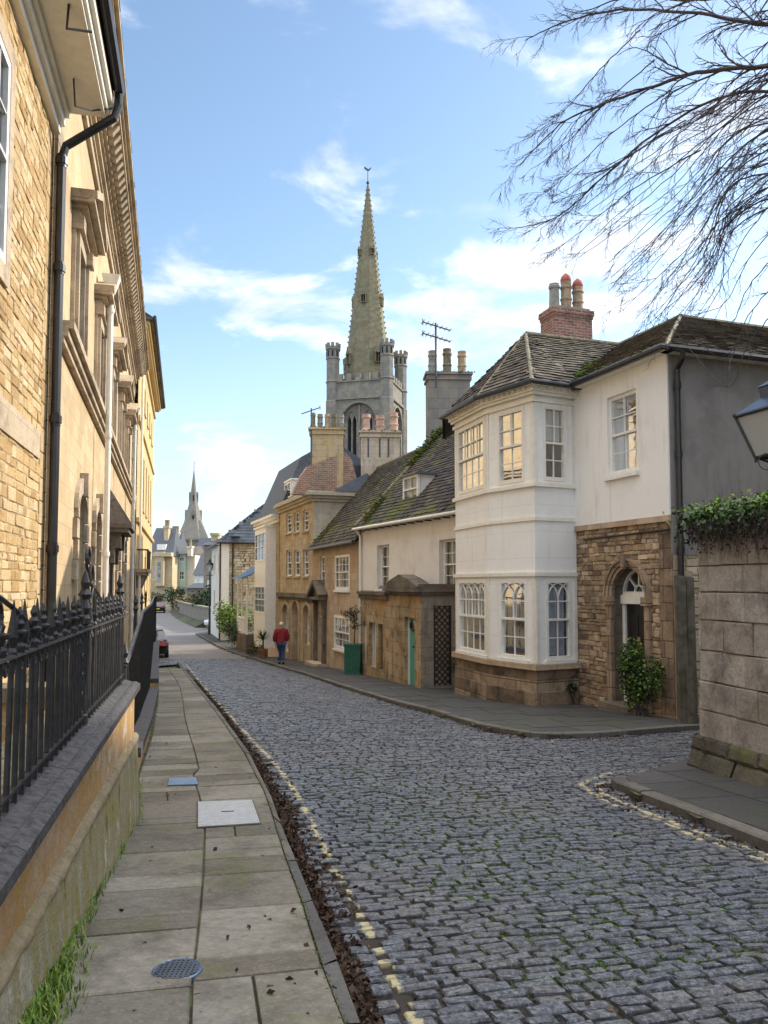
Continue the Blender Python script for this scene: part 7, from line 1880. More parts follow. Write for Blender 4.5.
# lamp on a short column behind the ivy
lc = at(778, 413, 9.75); lx, ly = lc.x, lc.y
lamp = thing('street_lamp', (lx, ly, ztw - .3), 'black four-sided lantern with a blue-tinted cap, rising behind the ivied wall', 'street lamp')
mb = MB(); mb.lathe((lx, ly, 0), [(.09, -1.0), (.09, ztw + .1), (.05, ztw + .16), (.045, ztw + .45), (.09, ztw + .50), (.09, ztw + .55), (.05, ztw + .6), (.05, lc.z - .58), (.10, lc.z - .54), (.03, lc.z - .50)], 12); mb.build('column', M['iron_black'], lamp)
def sqr(s, z, rot=.28): return [(lx + s * (math.cos(rot) * a - math.sin(rot) * b), ly + s * (math.sin(rot) * a + math.cos(rot) * b), z) for a, b in ((-1, -1), (1, -1), (1, 1), (-1, 1))]
zt_, zb_ = lc.z, at(778, 456, 9.75).z; S0, S1_ = .335, .185
mb = MB(); b, t = sqr(S1_, zb_), sqr(S0, zt_); mb.add(b + t, [(0, 1, 5, 4), (1, 2, 6, 5), (2, 3, 7, 6), (3, 0, 4, 7)]); mb.build('glass', M['lantern_glass'], lamp)
mb = MB()
for i in range(4):
    mb.tube([sqr(S1_ * 1.02, zb_)[i], sqr(S0 * 1.02, zt_)[i]], .022, 5); mb.tube([sqr(S1_ * 1.02, zb_)[i], sqr(S1_ * 1.02, zb_)[(i + 1) % 4]], .018, 5); mb.tube([sqr(S0 * 1.03, zt_)[i], sqr(S0 * 1.03, zt_)[(i + 1) % 4]], .022, 5)
    a = Vector(sqr(S1_, zb_)[i]); mb.tube([a, a + Vector((0, 0, -.06))], .02, 5); mb.tube([a, Vector((lx, ly, zb_ - .12))], .014, 5); mb.ball(sqr(S0 * 1.03, zt_ + .02)[i], .03)
for i in range(2): mb.tube([sqr(S0 * 0.0, zt_ - .0)[0], sqr(S0, zt_)[i]], .008, 4)
spiral(mb, Fr((lx - .5, ly - .3), (lx + .5, ly - .3)), (.20, zb_ - .12), .10, .09, math.pi * .3, .9, .006)
mb.build('frame', M['iron_black'], lamp)
mb = MB(); v = sqr(S0 * 1.06, zt_ + .02) + sqr(S0 * .42, zt_ + .20) ; mb.add(v, [(0, 1, 5, 4), (1, 2, 6, 5), (2, 3, 7, 6), (3, 0, 4, 7)]); v = sqr(S0 * .40, zt_ + .20) + sqr(S0 * .44, zt_ + .33) + sqr(S0 * .5, zt_ + .34) + sqr(.02, zt_ + .46)
mb.add(v, [(i, (i + 1) % 4, 4 + (i + 1) % 4, 4 + i) for i in range(4)] + [(4 + i, 4 + (i + 1) % 4, 8 + (i + 1) % 4, 8 + i) for i in range(4)] + [(8 + i, 8 + (i + 1) % 4, 12 + (i + 1) % 4, 12 + i) for i in range(4)]); mb.lathe((lx, ly, zt_ + .46), [(.02, -.02), (.035, .02), (.01, .06), (.03, .10), (.004, .16)], 8); mb.build('cap', M['lamp_cap'], lamp)

# timber posts at the side of the corner house
gp = G(688, 723); tp_ = thing('timber_gate_posts', gp, 'tall weathered grey timber gate post beside the drainpipe of the corner house', 'gate post')
for k, (dx, w, h, dy) in enumerate(((-.07, .16, 2.45, 0), (.10, .14, 2.42, .05), (.02, .10, .95, -.09))):
    mb = MB(); cx, cy = gp.x + dx, gp.y + dy; n_ = 8
    mb.hexa([(cx - w / 2, cy - .06, -1), (cx + w / 2, cy - .06, -1), (cx + w / 2, cy + .06, -1), (cx - w / 2, cy + .06, -1), (cx - w / 2 - .012, cy - .06, gp.z + h), (cx + w / 2 - .02, cy - .06, gp.z + h - .02), (cx + w / 2 - .02, cy + .06, gp.z + h - .03), (cx - w / 2 - .012, cy + .06, gp.z + h - .01)])
    mb.build('board', M['timber'], tp_)

# ------------------------------------------------------------------ planting
def bush(name, label, c, rx, rz, n, mats, size, cat='shrub', group=None, lobes=7, stems=8, sq=1.0):
    t = thing(name, c, label, cat, group); c = Vector(c); mb = MB()
    cs = [c + Vector((rng.gauss(0, rx * .38), rng.gauss(0, rx * .38), rz * rng.uniform(.30, .85))) for _ in range(lobes)]
    for s_ in cs[:stems]: mb.tube([c + Vector((rng.gauss(0, .05), rng.gauss(0, .05), -.05)), c.lerp(s_, .5) + Vector((rng.gauss(0, .04), 0, 0)), s_], [.018, .012, .005], 5)
    mb.build('stems', M['bark'], t)
    for mt, f in mats:
        pts = []
        for _ in range(int(n * f)):
            s_ = rng.choice(cs); d = Vector((rng.gauss(0, 1), rng.gauss(0, 1), rng.gauss(0, 1))).normalized() * rng.random() ** .45
            pts.append(s_ + Vector((d.x * rx * .45, d.y * rx * .45, d.z * rz * .30)))
        leaves(t, 'leaves', mt, pts, size)
    return t
bc_ = FB.P(.62, .30, 0); bz = zg(bc_.y)
t = bush('door_shrub', 'leafy evergreen shrub growing at the right foot of the arched doorway', (bc_.x, bc_.y, bz), .40, 1.25, 4200, (('leaf_green', .55), ('leaf_bright', .2), ('leaf_dark', .25)), (.035, .075), lobes=12)
bc_ = FB.P(LU - .1, .25, 0); bush('dark_shrub', 'small dark plant in the corner between the bay and the doorway', (bc_.x, bc_.y, zg(bc_.y)), .3, .42, 500, (('leaf_dark', .8), ('leaf_green', .2)), (.03, .06), lobes=4)
bc_ = FQ.P(1.25, .25, 0); bush('corner_plant', 'dark low plant beside the trellis, left of the bay', (bc_.x, bc_.y, zg(bc_.y)), .45, .7, 900, (('leaf_dark', .8), ('leaf_green', .2)), (.03, .06), lobes=5)
# planter with a small tree
pc = G(352, 674); pl = thing('green_planter', pc, 'green slatted planter box with a small bare-stemmed tree, left of the porch', 'planter'); w = .27
mb = MB(); Fp = Fr((pc.x - w, pc.y - .1), (pc.x + w, pc.y - .25)); Fp.n = Fp.n if Fp.n.y < 0 else -Fp.n; L_ = Fp.L
mb.box(Fp, .02, L_ - .02, -.5, -.02, pc.z, pc.z + 1.02)
for k in range(9): mb.box(Fp, k * L_ / 9 + .008, (k + 1) * L_ / 9 - .008, -.02, .01, pc.z + .03, pc.z + 1.0)
for z in (.0, .97): mb.box(Fp, -.01, L_ + .01, -.52, .03, pc.z + z, pc.z + z + .06)
mb.build('box', M['planter_green'], pl)
mb = MB(); c = Fp.P(L_ / 2, -.25, pc.z + 1.03); mb.tube([c, c + Vector((.03, 0, .5)), c + Vector((-.02, 0, 1.0))], [.025, .02, .012], 6)
tips = []
for k in range(26):
    a = c + Vector((0, 0, rng.uniform(.35, 1.0))); b = a + Vector((rng.gauss(0, .22), rng.gauss(0, .2), rng.uniform(.0, .35))); mb.tube([a, b], [.008, .003], 4, caps=False); tips += [a.lerp(b, rng.uniform(.5, 1.1)) + Vector((rng.gauss(0, .03), rng.gauss(0, .03), rng.gauss(0, .03))) for _ in range(22)]
mb.build('stems', M['bark'], pl); leaves(pl, 'leaves', 'leaf_dark', tips, (.03, .07))
# cordyline in its pot
def spiky(c, label, h, n, name='cordyline_pot'):
    t = thing(name, c, label, 'potted plant'); mb = MB(); mb.lathe(c, [(.16, 0), (.24, .38), (.27, .38), (.27, .45), (.22, .45), (.2, .40)], 14); mb.build('pot', M['terracotta'], t)
    mb = MB(); b = Vector(c) + Vector((0, 0, .42)); mb.tube([b, b + Vector((0, 0, h * .4))], .04, 6)
    for i in range(n):
        a = rng.random() * 6.28; el = rng.uniform(-.1, 1.3); d = Vector((math.cos(a) * math.cos(el), math.sin(a) * math.cos(el), math.sin(el))); l = h * rng.uniform(.5, .75); o = b + Vector((0, 0, h * .4)); sd = d.cross(Vector((0, 0, 1))).normalized() * .022
        m_ = o + d * l * .6; e = o + d * l + Vector((0, 0, -.15 * l)); mb.add([o - sd, o + sd, m_ + sd * .9, m_ - sd * .9, e], [(0, 1, 2, 3), (3, 2, 4)])
    mb.build('leaves', M['leaf_dark'], t); return t
pc = G(263, 658); spiky(pc, 'tall dark spiky cordyline in a terracotta pot ahead of the pedestrian', 1.15, 60)
pc = G(256, 656); bush('brown_potted_shrub', 'brown bushy shrub on the pavement edge, left of the cordyline', pc, .5, .7, 700, (('leaf_tan', .4), ('leaf_dark', .6)), (.05, .1), lobes=5)
pc = at(232, 626, 55.0); bush('wall_climber', 'yellow-green climbing shrub against the rubble side wall', (pc.x, pc.y, zg(55)), 1.6, 2.6, 2600, (('leaf_bright', .7), ('leaf_green', .3)), (.10, .2), lobes=8)
pc = G(238, 648); bush('dark_hedge', 'dark clipped hedge below the white verandah', (pc.x + .3, pc.y, pc.z), 1.1, 1.6, 2400, (('leaf_dark', .9), ('leaf_green', .1)), (.06, .12), lobes=9)
pc = G(318, 661); q = MB(); Ft = Fr((pc.x - .5, pc.y + .5), (pc.x + .3, pc.y - .2)); q.box(Ft, 0, Ft.L, -.3, 0, pc.z, pc.z + .35); tr = thing('stone_trough', pc, 'low dark stone trough beside the pedimented doorway', 'trough'); q.build('basin', M['trim_dark'], tr)
leaves(tr, 'plants', 'leaf_dark', [Ft.P(rng.random() * Ft.L, -rng.random() * .3, pc.z + .35 + rng.random() * .2) for _ in range(220)], (.05, .1))

# ------------------------------------------------------------------ far end: curved garden wall, shrubs, cars
cw = [V2(*at(221, 600, 68).xy), V2(*at(206, 600, 74).xy), V2(*at(191, 600, 84).xy), V2(*at(180, 600, 97).xy), V2(*at(174, 600, 112).xy)]
fw_ = thing('curved_garden_wall', cw[2] + Vector((0, 0, -2)), 'low curved stone garden wall at the bend, above a grassy bank', 'wall'); mb = MB()
for a, b in zip(cw, cw[1:]):
    F = Fr(a.xy, b.xy); F.n = F.n if F.n.x < 0 else -F.n; mb.box(F, 0, F.L, -.4, 0, -3, EYE - 2.15); mb.box(F, 0, F.L, -.45, .06, EYE - 2.148, EYE - 2.0)
mb.build('wall_face', M['far_grey'], fw_)
mb = MB()
for a, b in list(zip(cw, cw[1:]))[1:]:
    F = Fr(a.xy, b.xy); F.n = F.n if F.n.x < 0 else -F.n; A_ = [F.P(0, .05, EYE - 2.9), F.P(F.L, .05, EYE - 2.9), F.P(F.L, .9, -2.2), F.P(0, .9, -2.2)]; mb.hexa([F.P(0, .06, -3), F.P(F.L, .06, -3), F.P(F.L, 1.5, -3), F.P(0, 1.5, -3), F.P(0, .06, -1.72), F.P(F.L, .06, -1.72), F.P(F.L, .8, -2.1), F.P(0, .8, -2.1)])
prop(mb.build('grass_bank', M['ground_mat']), kind='structure')
for i, (px, py, Y, rx, rz, mt, lb) in enumerate((
        (158, 600, 116, 2.2, 2.6, (('leaf_tan', .5), ('leaf_dark', .5)), 'round brown bush in front of the far cream house'),
        (174, 602, 113, 1.6, 3.2, (('leaf_green', .5), ('leaf_dark', .5)), 'tall green bush at the bend, beside the black car'),
        (184, 600, 104, 2.0, 2.4, (('leaf_tan', .8), ('leaf_dark', .2)), 'tan leafless shrub behind the curved garden wall'),
        (196, 600, 98, 2.4, 2.6, (('leaf_tan', .8), ('leaf_brown', .2)), 'russet shrub behind the middle of the curved wall'),
        (209, 590, 84, 2.4, 3.6, (('leaf_dark', .9), ('leaf_green', .1)), 'dark evergreen bush behind the street lamp'))):
    c = at(px, py, Y); bush('garden_shrub', lb, (c.x, Y, -2.1), rx, rz, 1500, mt, (.15, .32), group='shrubs at the far bend', lobes=7)
def car(pos, head, paint, label, L=4.2, Wd=1.75, H=1.45):
    t = thing('parked_car', pos, label, 'car', 'cars parked at the far end of the street'); c = Vector(pos); d = Vector((math.cos(head), math.sin(head), 0)); s_ = Vector((-d.y, d.x, 0))
    def Q(x, y, z): return c + d * x + s_ * y + Vector((0, 0, z))
    sec = [(-L / 2, .60, .42, .78), (-L / 2 + .1, .80, .26, .98), (-L * .3, .87, .22, 1.0), (0, .875, .22, .95), (L * .2, .87, .22, .92), (L * .38, .84, .24, .80), (L / 2 - .08, .72, .28, .70), (L / 2, .55, .38, .60)]
    mb = MB(); b0 = len(mb.v); k_ = Wd / 1.75
    for x, w, zl_, zh in sec:
        for (yy, zz) in ((-w * .9, zl_), (-w, zl_ + .15), (-w, (zl_ + zh) / 2 + .1), (-w * .88, zh), (w * .88, zh), (w, (zl_ + zh) / 2 + .1), (w, zl_ + .15), (w * .9, zl_)): mb.v.append(tuple(Q(x, yy * k_, zz)))
    def fc(*f): mb.f.append(f); mb.m.append(0); mb.r.append(.5)
    for i in range(len(sec) - 1):
        for k in range(8): fc(i * 8 + k, i * 8 + (k + 1) % 8, (i + 1) * 8 + (k + 1) % 8, (i + 1) * 8 + k)
    fc(*range(8)); fc(*[(len(sec) - 1) * 8 + k for k in range(8)][::-1])
    mb.hexa([Q(-L * .36, -.60, H - .07), Q(L * .04, -.60, H - .07), Q(L * .04, .60, H - .07), Q(-L * .36, .60, H - .07), Q(-L * .32, -.54, H), Q(0, -.54, H), Q(0, .54, H), Q(-L * .32, .54, H)])
    body = mb.build('body', M[paint], t, smooth=True)
    mb = MB(); mb.hexa([Q(-L * .45, -.78, .96), Q(L * .22, -.78, .90), Q(L * .22, .78, .90), Q(-L * .45, .78, .96), Q(-L * .365, -.61, H - .06), Q(L * .045, -.61, H - .06), Q(L * .045, .61, H - .06), Q(-L * .365, .61, H - .06)]); mb.build('windows', M['glass_dark'], t)
    for x in (-L * .31, L * .31):
        for y in (-.80, .80):
            mb = MB(); mb.tube([Q(x, y - .1, .31), Q(x, y + .1, .31)], .31, 16); w = mb.build('wheel', M['tyre'], t)
            mb = MB(); mb.tube([Q(x, y - .105, .31), Q(x, y + .105, .31)], .19, 10); mb.build('rim', M['chrome'], w)
    for y in (-.62, .62):
        mb = MB(); mb.hexa([Q(-L / 2 - .03, y - .16, .68), Q(-L / 2 + .3, y - .16, .68), Q(-L / 2 + .3, y + .16, .68), Q(-L / 2 - .03, y + .16, .68), Q(-L / 2 + .02, y - .14, .92), Q(-L / 2 + .3, y - .14, .92), Q(-L / 2 + .3, y + .14, .92), Q(-L / 2 + .02, y + .14, .92)]); mb.build('tail_light', M['lens_red'], t)
        mb = MB(); mb.ball(Q(L / 2 - .1, y * .9, .60), .12); mb.build('headlight', M['paper_white'], t)
    mb = MB(); mb.hexa([Q(-L / 2 - .05, -.26, .50), Q(-L / 2 + .2, -.26, .50), Q(-L / 2 + .2, .26, .50), Q(-L / 2 - .05, .26, .50), Q(-L / 2 - .05, -.26, .62), Q(-L / 2 + .2, -.26, .62), Q(-L / 2 + .2, .26, .62), Q(-L / 2 - .05, .26, .62)]); mb.build('number_plate', M['plate_yellow'], t)
    return t
c = at(158.5, 600, 108); car((c.x, 108, zg(108) - .08), R(104), 'car_black', 'black hatchback seen from behind at the far end of the street')
car((-12.3, 42.5, zg(42.5) - .08), R(105), 'car_black', 'dark car with a red tail light, parked close behind the left railings')
c = at(214, 600, 73); car((c.x + 1.2, 73.5, zg(73) - .06), R(185), 'car_white', 'white car nosing out behind the slate-roofed house')
# far wall lamp on a post
lp = at(210, 565, 63); t = thing('lamp_post', (lp.x, lp.y, -2.2), 'distant black lantern on a post at the corner of the slate-roofed house', 'street lamp')
mb = MB(); mb.lathe((lp.x, lp.y, 0), [(.12, -2.3), (.07, -1.2), (.05, lp.z - .6)], 8); mb.tube([(lp.x - .3, lp.y, lp.z - .8), (lp.x + .3, lp.y, lp.z - .8)], .03, 5); mb.build('column', M['iron_black'], t)
mb = MB(); mb.lathe((lp.x, lp.y, lp.z), [(.16, -.5), (.30, 0)], 4, rot=.4); mb.build('glass', M['lantern_glass'], t)
mb = MB(); mb.lathe((lp.x, lp.y, lp.z), [(.36, .0), (.12, .25), (.14, .32), (.02, .5)], 4, rot=.4); mb.build('cap', M['iron_black'], t)

# ------------------------------------------------------------------ pavement furniture on the left path
def quad_px(name, pts, dz, mat, label, cat, th=.01):
    g_ = [G(x, y) for x, y in pts]; c = sum(g_, Vector((0, 0, 0))) / 4; t = thing(name, c, label, cat); mb = MB()
    mb.add([Vector((p.x, p.y, zg(p.y) - .03)) for p in g_] + [Vector((p.x, p.y, zg(p.y) + dz)) for p in g_], [(4, 5, 6, 7), (0, 1, 5, 4), (1, 2, 6, 5), (2, 3, 7, 6), (3, 0, 4, 7)])
    mb.build('plate', M[mat], t)
    mb = MB(); q_ = [c + (p - c) * 1.045 for p in g_]; mb.add([Vector((p.x, p.y, zg(p.y) + dz - .005)) for p in q_], [(0, 1, 2, 3)]); mb.build('rim', M['joint_moss'], t); return t, g_
t, g_ = quad_px('access_cover', [(198, 828), (260, 824), (252, 801), (198, 803)], .012, 'cover_metal', 'square pale metal access cover set into the footpath', 'access cover')
mb = MB(); m0 = g_[0].lerp(g_[1], .40).lerp(g_[3].lerp(g_[2], .40), .5); m1 = g_[0].lerp(g_[1], .62).lerp(g_[3].lerp(g_[2], .62), .5); mb.tube([m0 + Vector((0, 0, .012)), m1 + Vector((0, 0, .012))], .008, 4); mb.build('key_slot', M['iron_black'], t)
quad_px('small_cover', [(168, 786), (198, 785), (196, 778), (169, 779)], .010, 'cover_blue', 'small blue-grey rectangular metal lid in the footpath, beyond the pale cover', 'access cover')
c = G(177, 971); t = thing('round_cover', c, 'small round cast iron cover with a grid pattern, in the near footpath', 'manhole cover')
mb = MB(); mb.lathe((c.x, c.y, c.z), [(.105, -.02), (.105, .006), (.098, .010), (.092, .006)], 32); mb.build('rim', M['cover_blue'], t)
mb = MB(); 
for k in range(-4, 5):
    w_ = math.sqrt(max(0, .088 ** 2 - (k * .02) ** 2)); 
    mb.cube(c.x - w_, c.x + w_, c.y + k * .02 - .0055, c.y + k * .02 + .0055, c.z + .004, c.z + .011); mb.cube(c.x + k * .02 - .0055, c.x + k * .02 + .0055, c.y - w_, c.y + w_, c.z + .004, c.z + .0115)
mb.build('grid', M['slate_band'], t)
# fallen leaves in the gutter, grass at the wall foot
mb = MB(); pts = []
for _ in range(16000):
    k = rng.random(); Y = 1.6 + 24 * k ** 1.9
    if mnoise.noise(Vector((Y * 1.3, 2, 0))) + .5 * mnoise.noise(Vector((Y * 4.1, 5, 0))) < rng.uniform(-.75, .35): continue
    x = xat(KL, Y); w = .085 + .05 * (Y > 4) + .10 * math.exp(-((Y - 6.6) / 1.8) ** 2); f = abs(rng.gauss(0, .55)) * w + .01
    pts.append((x + f, Y + .26 * f, zg(Y) + ROAD_DZ - .012 + .045 * math.exp(-f / .10) * rng.random() + .004))
lf = leaves(None, 'fallen_leaves', 'leaf_brown', pts, (.016, .05)); lf['kind'] = 'stuff'
pts = []
for line, n, w in ((KN, 1500, .16), (KS, 700, .22)):
    for _ in range(n):
        i = rng.randrange(len(line) - 1); a, b = line[i], line[i + 1]; t_ = rng.random(); p = a.lerp(b, t_); d = (b - a).normalized(); nn = Vector((d.y, -d.x, 0)); f = abs(rng.gauss(0, w * .6)) + .01
        pts.append((p.x + nn.x * f, p.y + nn.y * f, zg(p.y) + ROAD_DZ + .006))
for _ in range(420): # scattered bits on the setts and flags
    Y = 2.4 + 16 * rng.random() ** 1.6; X = rng.uniform(-.5 * Y * .6 - .6, .5 * Y); pts.append((X, Y, zg(Y) + (ROAD_DZ + .006 if X > xat(KL, Y) else .004)))
lf = leaves(None, 'scattered_leaves', 'leaf_brown', pts, (.018, .045)); lf['kind'] = 'stuff'
def blades(name, mat, pts, h, kindv='stuff', w=.004):
    mb = MB()
    for p in pts:
        p = Vector(p); l = rng.uniform(*h); a = rng.random() * 6.28; d = Vector((math.cos(a), math.sin(a), 0)); s_ = Vector((-d.y, d.x, 0)) * w; b = p + d * l * .25 + Vector((0, 0, l * .7)); e = p + d * l * .6 + Vector((0, 0, l))
        mb.add([p - s_, p + s_, b + s_ * .7, b - s_ * .7, e], [(0, 1, 2, 3), (3, 2, 4)])
    o = mb.build(name, M[mat]); o['kind'] = kindv; return o
pts = []
for _ in range(1300):
    Y = 2.6 + abs(rng.gauss(0, .55)); f = abs(rng.gauss(0, .07)); pts.append((xat(PL, Y) + f - .02, Y, zg(Y) - .01))
for _ in range(900):
    Y = rng.choice([4.3, 4.9, 5.6, 6.4, 7.3, 7.9, 8.3, 3.7]) + rng.gauss(0, .22); pts.append((xat(PL, Y) + abs(rng.gauss(0, .025)) - .01, Y, zg(Y) - .01))
for _ in range(2600):
    Y = 7.1 + rng.random() * 1.4; f = rng.random(); pts.append((-2.72 + .5 * f - .26 * (Y - 7.5) - .15, Y, zg(Y) - .02))
blades('wall_foot_grass', 'leaf_bright', pts, (.025, .085))
pts = []
for _ in range(20000):
    x, y = rng.uniform(-2.8, 3.2), rng.uniform(3.6, 13)
    if rng.random() < greenf(x, y) * 1.0 and mnoise.noise(Vector((x * 1.7, y * 1.7, 4))) > -.12: 
        # snap to the joints between rows
        s = x * E_[0] + y * E_[1]; pts.append((x, y, zg(y) + ROAD_DZ - .014))
pts = []
XY, cl, cw_a, ca, sa, zc = SETT_XY, SETT_L, SETT_W, SETT_CA, SETT_SA, SETT_Z
gm = np.array([greenf(x, y) for x, y in XY]); nz_ = np.array([mnoise.noise(Vector((x * 1.6, y * 1.6, 4))) for x, y in XY])
for i in np.where((gm > .22) & (XY[:, 1] < 15) & (nr.random(SETT_N) < gm * 1.3) & (nz_ > -.3))[0]:
    for _ in range(rng.choice([14, 26, 40])):
        sg = rng.choice([-1, -1, 1]); a_ = rng.uniform(-.5, .5) * cl[i]; b_ = sg * cw_a[i] / 2 + rng.gauss(0, .003)
        if rng.random() < .25: a_, b_ = sg * cl[i] / 2, rng.uniform(-.5, .5) * cw_a[i]
        pts.append((XY[i, 0] + a_ * ca[i] - b_ * sa[i], XY[i, 1] + a_ * sa[i] + b_ * ca[i], zc[i] + slope[i] * (b_) + ROAD_DZ - .008))
print('moss', len(pts))
blades('joint_moss', 'joint_green', pts, (.005, .012), w=.006)
leaves(None, 'kerb_moss', 'moss', [(lambda Y: (xat(KI, Y) + rng.gauss(0, .008), Y, zg(Y) + .002))(2.4 + 12 * rng.random() ** 1.5) for _ in range(2600)], (.004, .012))['kind'] = 'stuff'

# ------------------------------------------------------------------ bare tree leaning in from the right
tr0 = Vector((10.2, 9.0, .0)); tree = thing('bare_tree', tr0, 'large leafless tree reaching in from the right above the corner house', 'tree')
crown = Vector((9.6, 9.6, 7.2))
mb = MB(); mb.tube([tr0 + Vector((0, 0, -1)), tr0 + Vector((-.1, .1, 2.5)), tr0 + Vector((-.35, .3, 5)), crown], [.42, .34, .28, .22], 12); mb.build('trunk', M['bark'], tree)
twig = MB(); limbs = []
def curve_pts(ctrl, n):
    out = []; m_ = len(ctrl) - 1
    for i in range(n + 1):
        t = i / n * m_; k = min(int(t), m_ - 1); f = t - k; p0 = ctrl[max(0, k - 1)]; p1 = ctrl[k]; p2 = ctrl[k + 1]; p3 = ctrl[min(m_, k + 2)]
        out.append(.5 * ((2 * p1) + (p2 - p0) * f + (2 * p0 - 5 * p1 + 4 * p2 - p3) * f * f + (3 * p1 - p0 - 3 * p2 + p3) * f ** 3))
    return out
def grow_twig(p, d, l, r, depth):
    n = 5 if depth else 4; pts = [p]; dd = d.copy()
    for i in range(n):
        dd = (dd + Vector((rng.gauss(0, .14), rng.gauss(0, .12), rng.gauss(-.04, .12)))).normalized(); pts.append(pts[-1] + dd * l / n)
    r = max(r, .0030); twig.tube(pts, [r * (1 - .6 * i / n) for i in range(n + 1)], 4 if depth > 1 else 3, caps=False)
    if depth > 0:
        for i in range(1, n + 1):
            for _ in range(rng.choice([0, 1, 1, 2])):
                t_ = (pts[i] - pts[i - 1]).normalized(); s_ = Vector((rng.gauss(0, 1), rng.gauss(0, .8), rng.gauss(0, 1))); s_ = (s_ - t_ * s_.dot(t_)).normalized()
                grow_twig(pts[i], (t_ * .95 + s_ * .6).normalized(), l * rng.uniform(.35, .6), r * .5, depth - 1)
def limb(pxs, Y0, Y1, r0, r1, ntw, tl, depth=2):
    c = [crown + Vector((rng.gauss(0, .2), rng.gauss(0, .2), rng.gauss(0, .3)))] if pxs[0] is None else []
    q = [x for x in pxs if x]; 
    for i, (x, y) in enumerate(q): c.append(at(x, y, Y0 + (Y1 - Y0) * i / max(1, len(q) - 1)))
    pts = curve_pts(c, 6 * len(c)); n = len(pts) - 1
    pts = [p + Vector((rng.gauss(0, .006), rng.gauss(0, .006), rng.gauss(0, .006))) for p in pts]
    mb = MB(); mb.tube(pts, [r0 + (r1 - r0) * (i / n) ** .8 for i in range(n + 1)], 6); mb.build('limb', M['bark'], tree)
    for k in range(ntw):
        f = .22 + .78 * (k + rng.random()) / ntw; i = min(n - 1, int(f * n)); t_ = (pts[i + 1] - pts[i]).normalized(); s_ = Vector((rng.gauss(0, 1), rng.gauss(0, .8), rng.gauss(0, 1))); s_ = (s_ - t_ * s_.dot(t_)).normalized()
        grow_twig(pts[i], (t_ * 1.0 + s_ * .5).normalized(), tl * rng.uniform(.55, 1.1) * (1.1 - .4 * f), (r0 + (r1 - r0) * f) * .5 + .002, depth)
J = lambda v, s=6: v + rng.uniform(-s, s)
limb([None, (850, 10), (768, 24), (700, 14), (620, 10), (565, 22), (525, 40)], 10.0, 12.2, .042, .006, 20, .8)
limb([None, (850, 60), (768, 66), (700, 72), (650, 88), (600, 105), (560, 125), (520, 165)], 9.6, 11.8, .045, .006, 20, .85)
limb([None, (850, -30), (768, -10), (690, 0), (640, -5), (580, 12)], 9.2, 10.6, .035, .006, 14, .7)
limb([None, (850, 100), (740, 92), (660, 130), (600, 180), (560, 215), (520, 228)], 10.4, 12.0, .03, .004, 20, .7)
for k in range(24):
    t = k / 23
    y0 = 60 + 150 * t; x2 = 560 + 110 * t + rng.uniform(-20, 20); y2 = 210 + 120 * min(1, t * 1.3) + rng.uniform(-22, 14)
    limb([None, (870, J(y0 - 50 + 30 * t, 10)), (785, J(y0 - 6)), (730, J(y0 + 30 * (1 - .3 * t), 8)), ((730 + x2) / 2 + 12, J((y0 + 30 + y2) / 2 - 6, 8)), (x2, y2)], 9.6 + rng.random() * 1.5, 10.5 + rng.random() * 2.2, rng.uniform(.013, .024), .004, 13, .68, 1 + (k % 3 == 0))
for k in range(6):
    y0 = 175 + 28 * k; limb([None, (870, y0 - 60), (790, y0 - 14), (750, y0 + 26), (725, y0 + 72), (705 - 8 * k, min(316, y0 + 118))], 10 + rng.random(), 10.8 + rng.random() * 1.5, .014, .004, 9, .55, 1)
for k in range(5):
    y0 = 20 + 30 * k; limb([(640 + 15 * k, y0 + 10), (600 + 8 * k, y0 + 50), (560 + 4 * k, y0 + 95), (525 + 5 * k, y0 + 120)], 11, 11.8, .010, .003, 10, .5)
twig.build('crown', M['bark'], tree)

# ------------------------------------------------------------------ the walker
pf = G(281, 664); PX, PY, PZ = pf.x, pf.y, pf.z
def skin(name, verts, edges, radii, mat, par, sub=2):
    me = bpy.data.meshes.new(name); me.from_pydata([tuple(v) for v in verts], edges, []); o = bpy.data.objects.new(name, me); COL.objects.link(o); o.parent = par
    sk = o.modifiers.new('skin', 'SKIN'); me.skin_vertices.new() if not me.skin_vertices else None
    for i, r_ in enumerate(radii): me.skin_vertices[0].data[i].radius = r_ if isinstance(r_, tuple) else (r_, r_)
    me.skin_vertices[0].data[0].use_root = True
    s_ = o.modifiers.new('sub', 'SUBSURF'); s_.levels = sub; s_.render_levels = sub; me.materials.append(M[mat]); return o
pe = thing('person', (PX, PY, PZ), 'grey-haired pedestrian in a dark red jacket and jeans walking away, holding a bag', 'person'); pe.rotation_euler = (0, 0, R(16))
# body in local space, walking towards +y
bv_ = [(0, 0, .93), (0, .01, 1.15), (0, .01, 1.38), (0, .02, 1.50), (0, .05, 1.62),
       (-.08, 0, .88), (-.075, .07, .50), (-.07, .02, .08), (-.07, .14, .04), (.08, 0, .88), (.075, -.01, .50), (.07, -.12, .12), (.07, -.03, .05),
       (-.19, .01, 1.40), (-.25, .0, 1.14), (-.25, .06, .90), (-.25, .07, .84), (.19, .01, 1.40), (.25, -.02, 1.14), (.24, .06, .92), (.24, .07, .86)]
be = [(0, 1), (1, 2), (2, 3), (3, 4), (0, 5), (5, 6), (6, 7), (7, 8), (0, 9), (9, 10), (10, 11), (11, 12), (2, 13), (13, 14), (14, 15), (15, 16), (2, 17), (17, 18), (18, 19), (19, 20)]
br_ = [(.15, .11), (.14, .10), (.16, .10), .055, (.075, .09), .085, .06, .045, .035, .085, .06, .045, .035, .06, .045, .035, .03, .06, .045, .035, .03]
skin('body', bv_, be, br_, 'skin', pe)
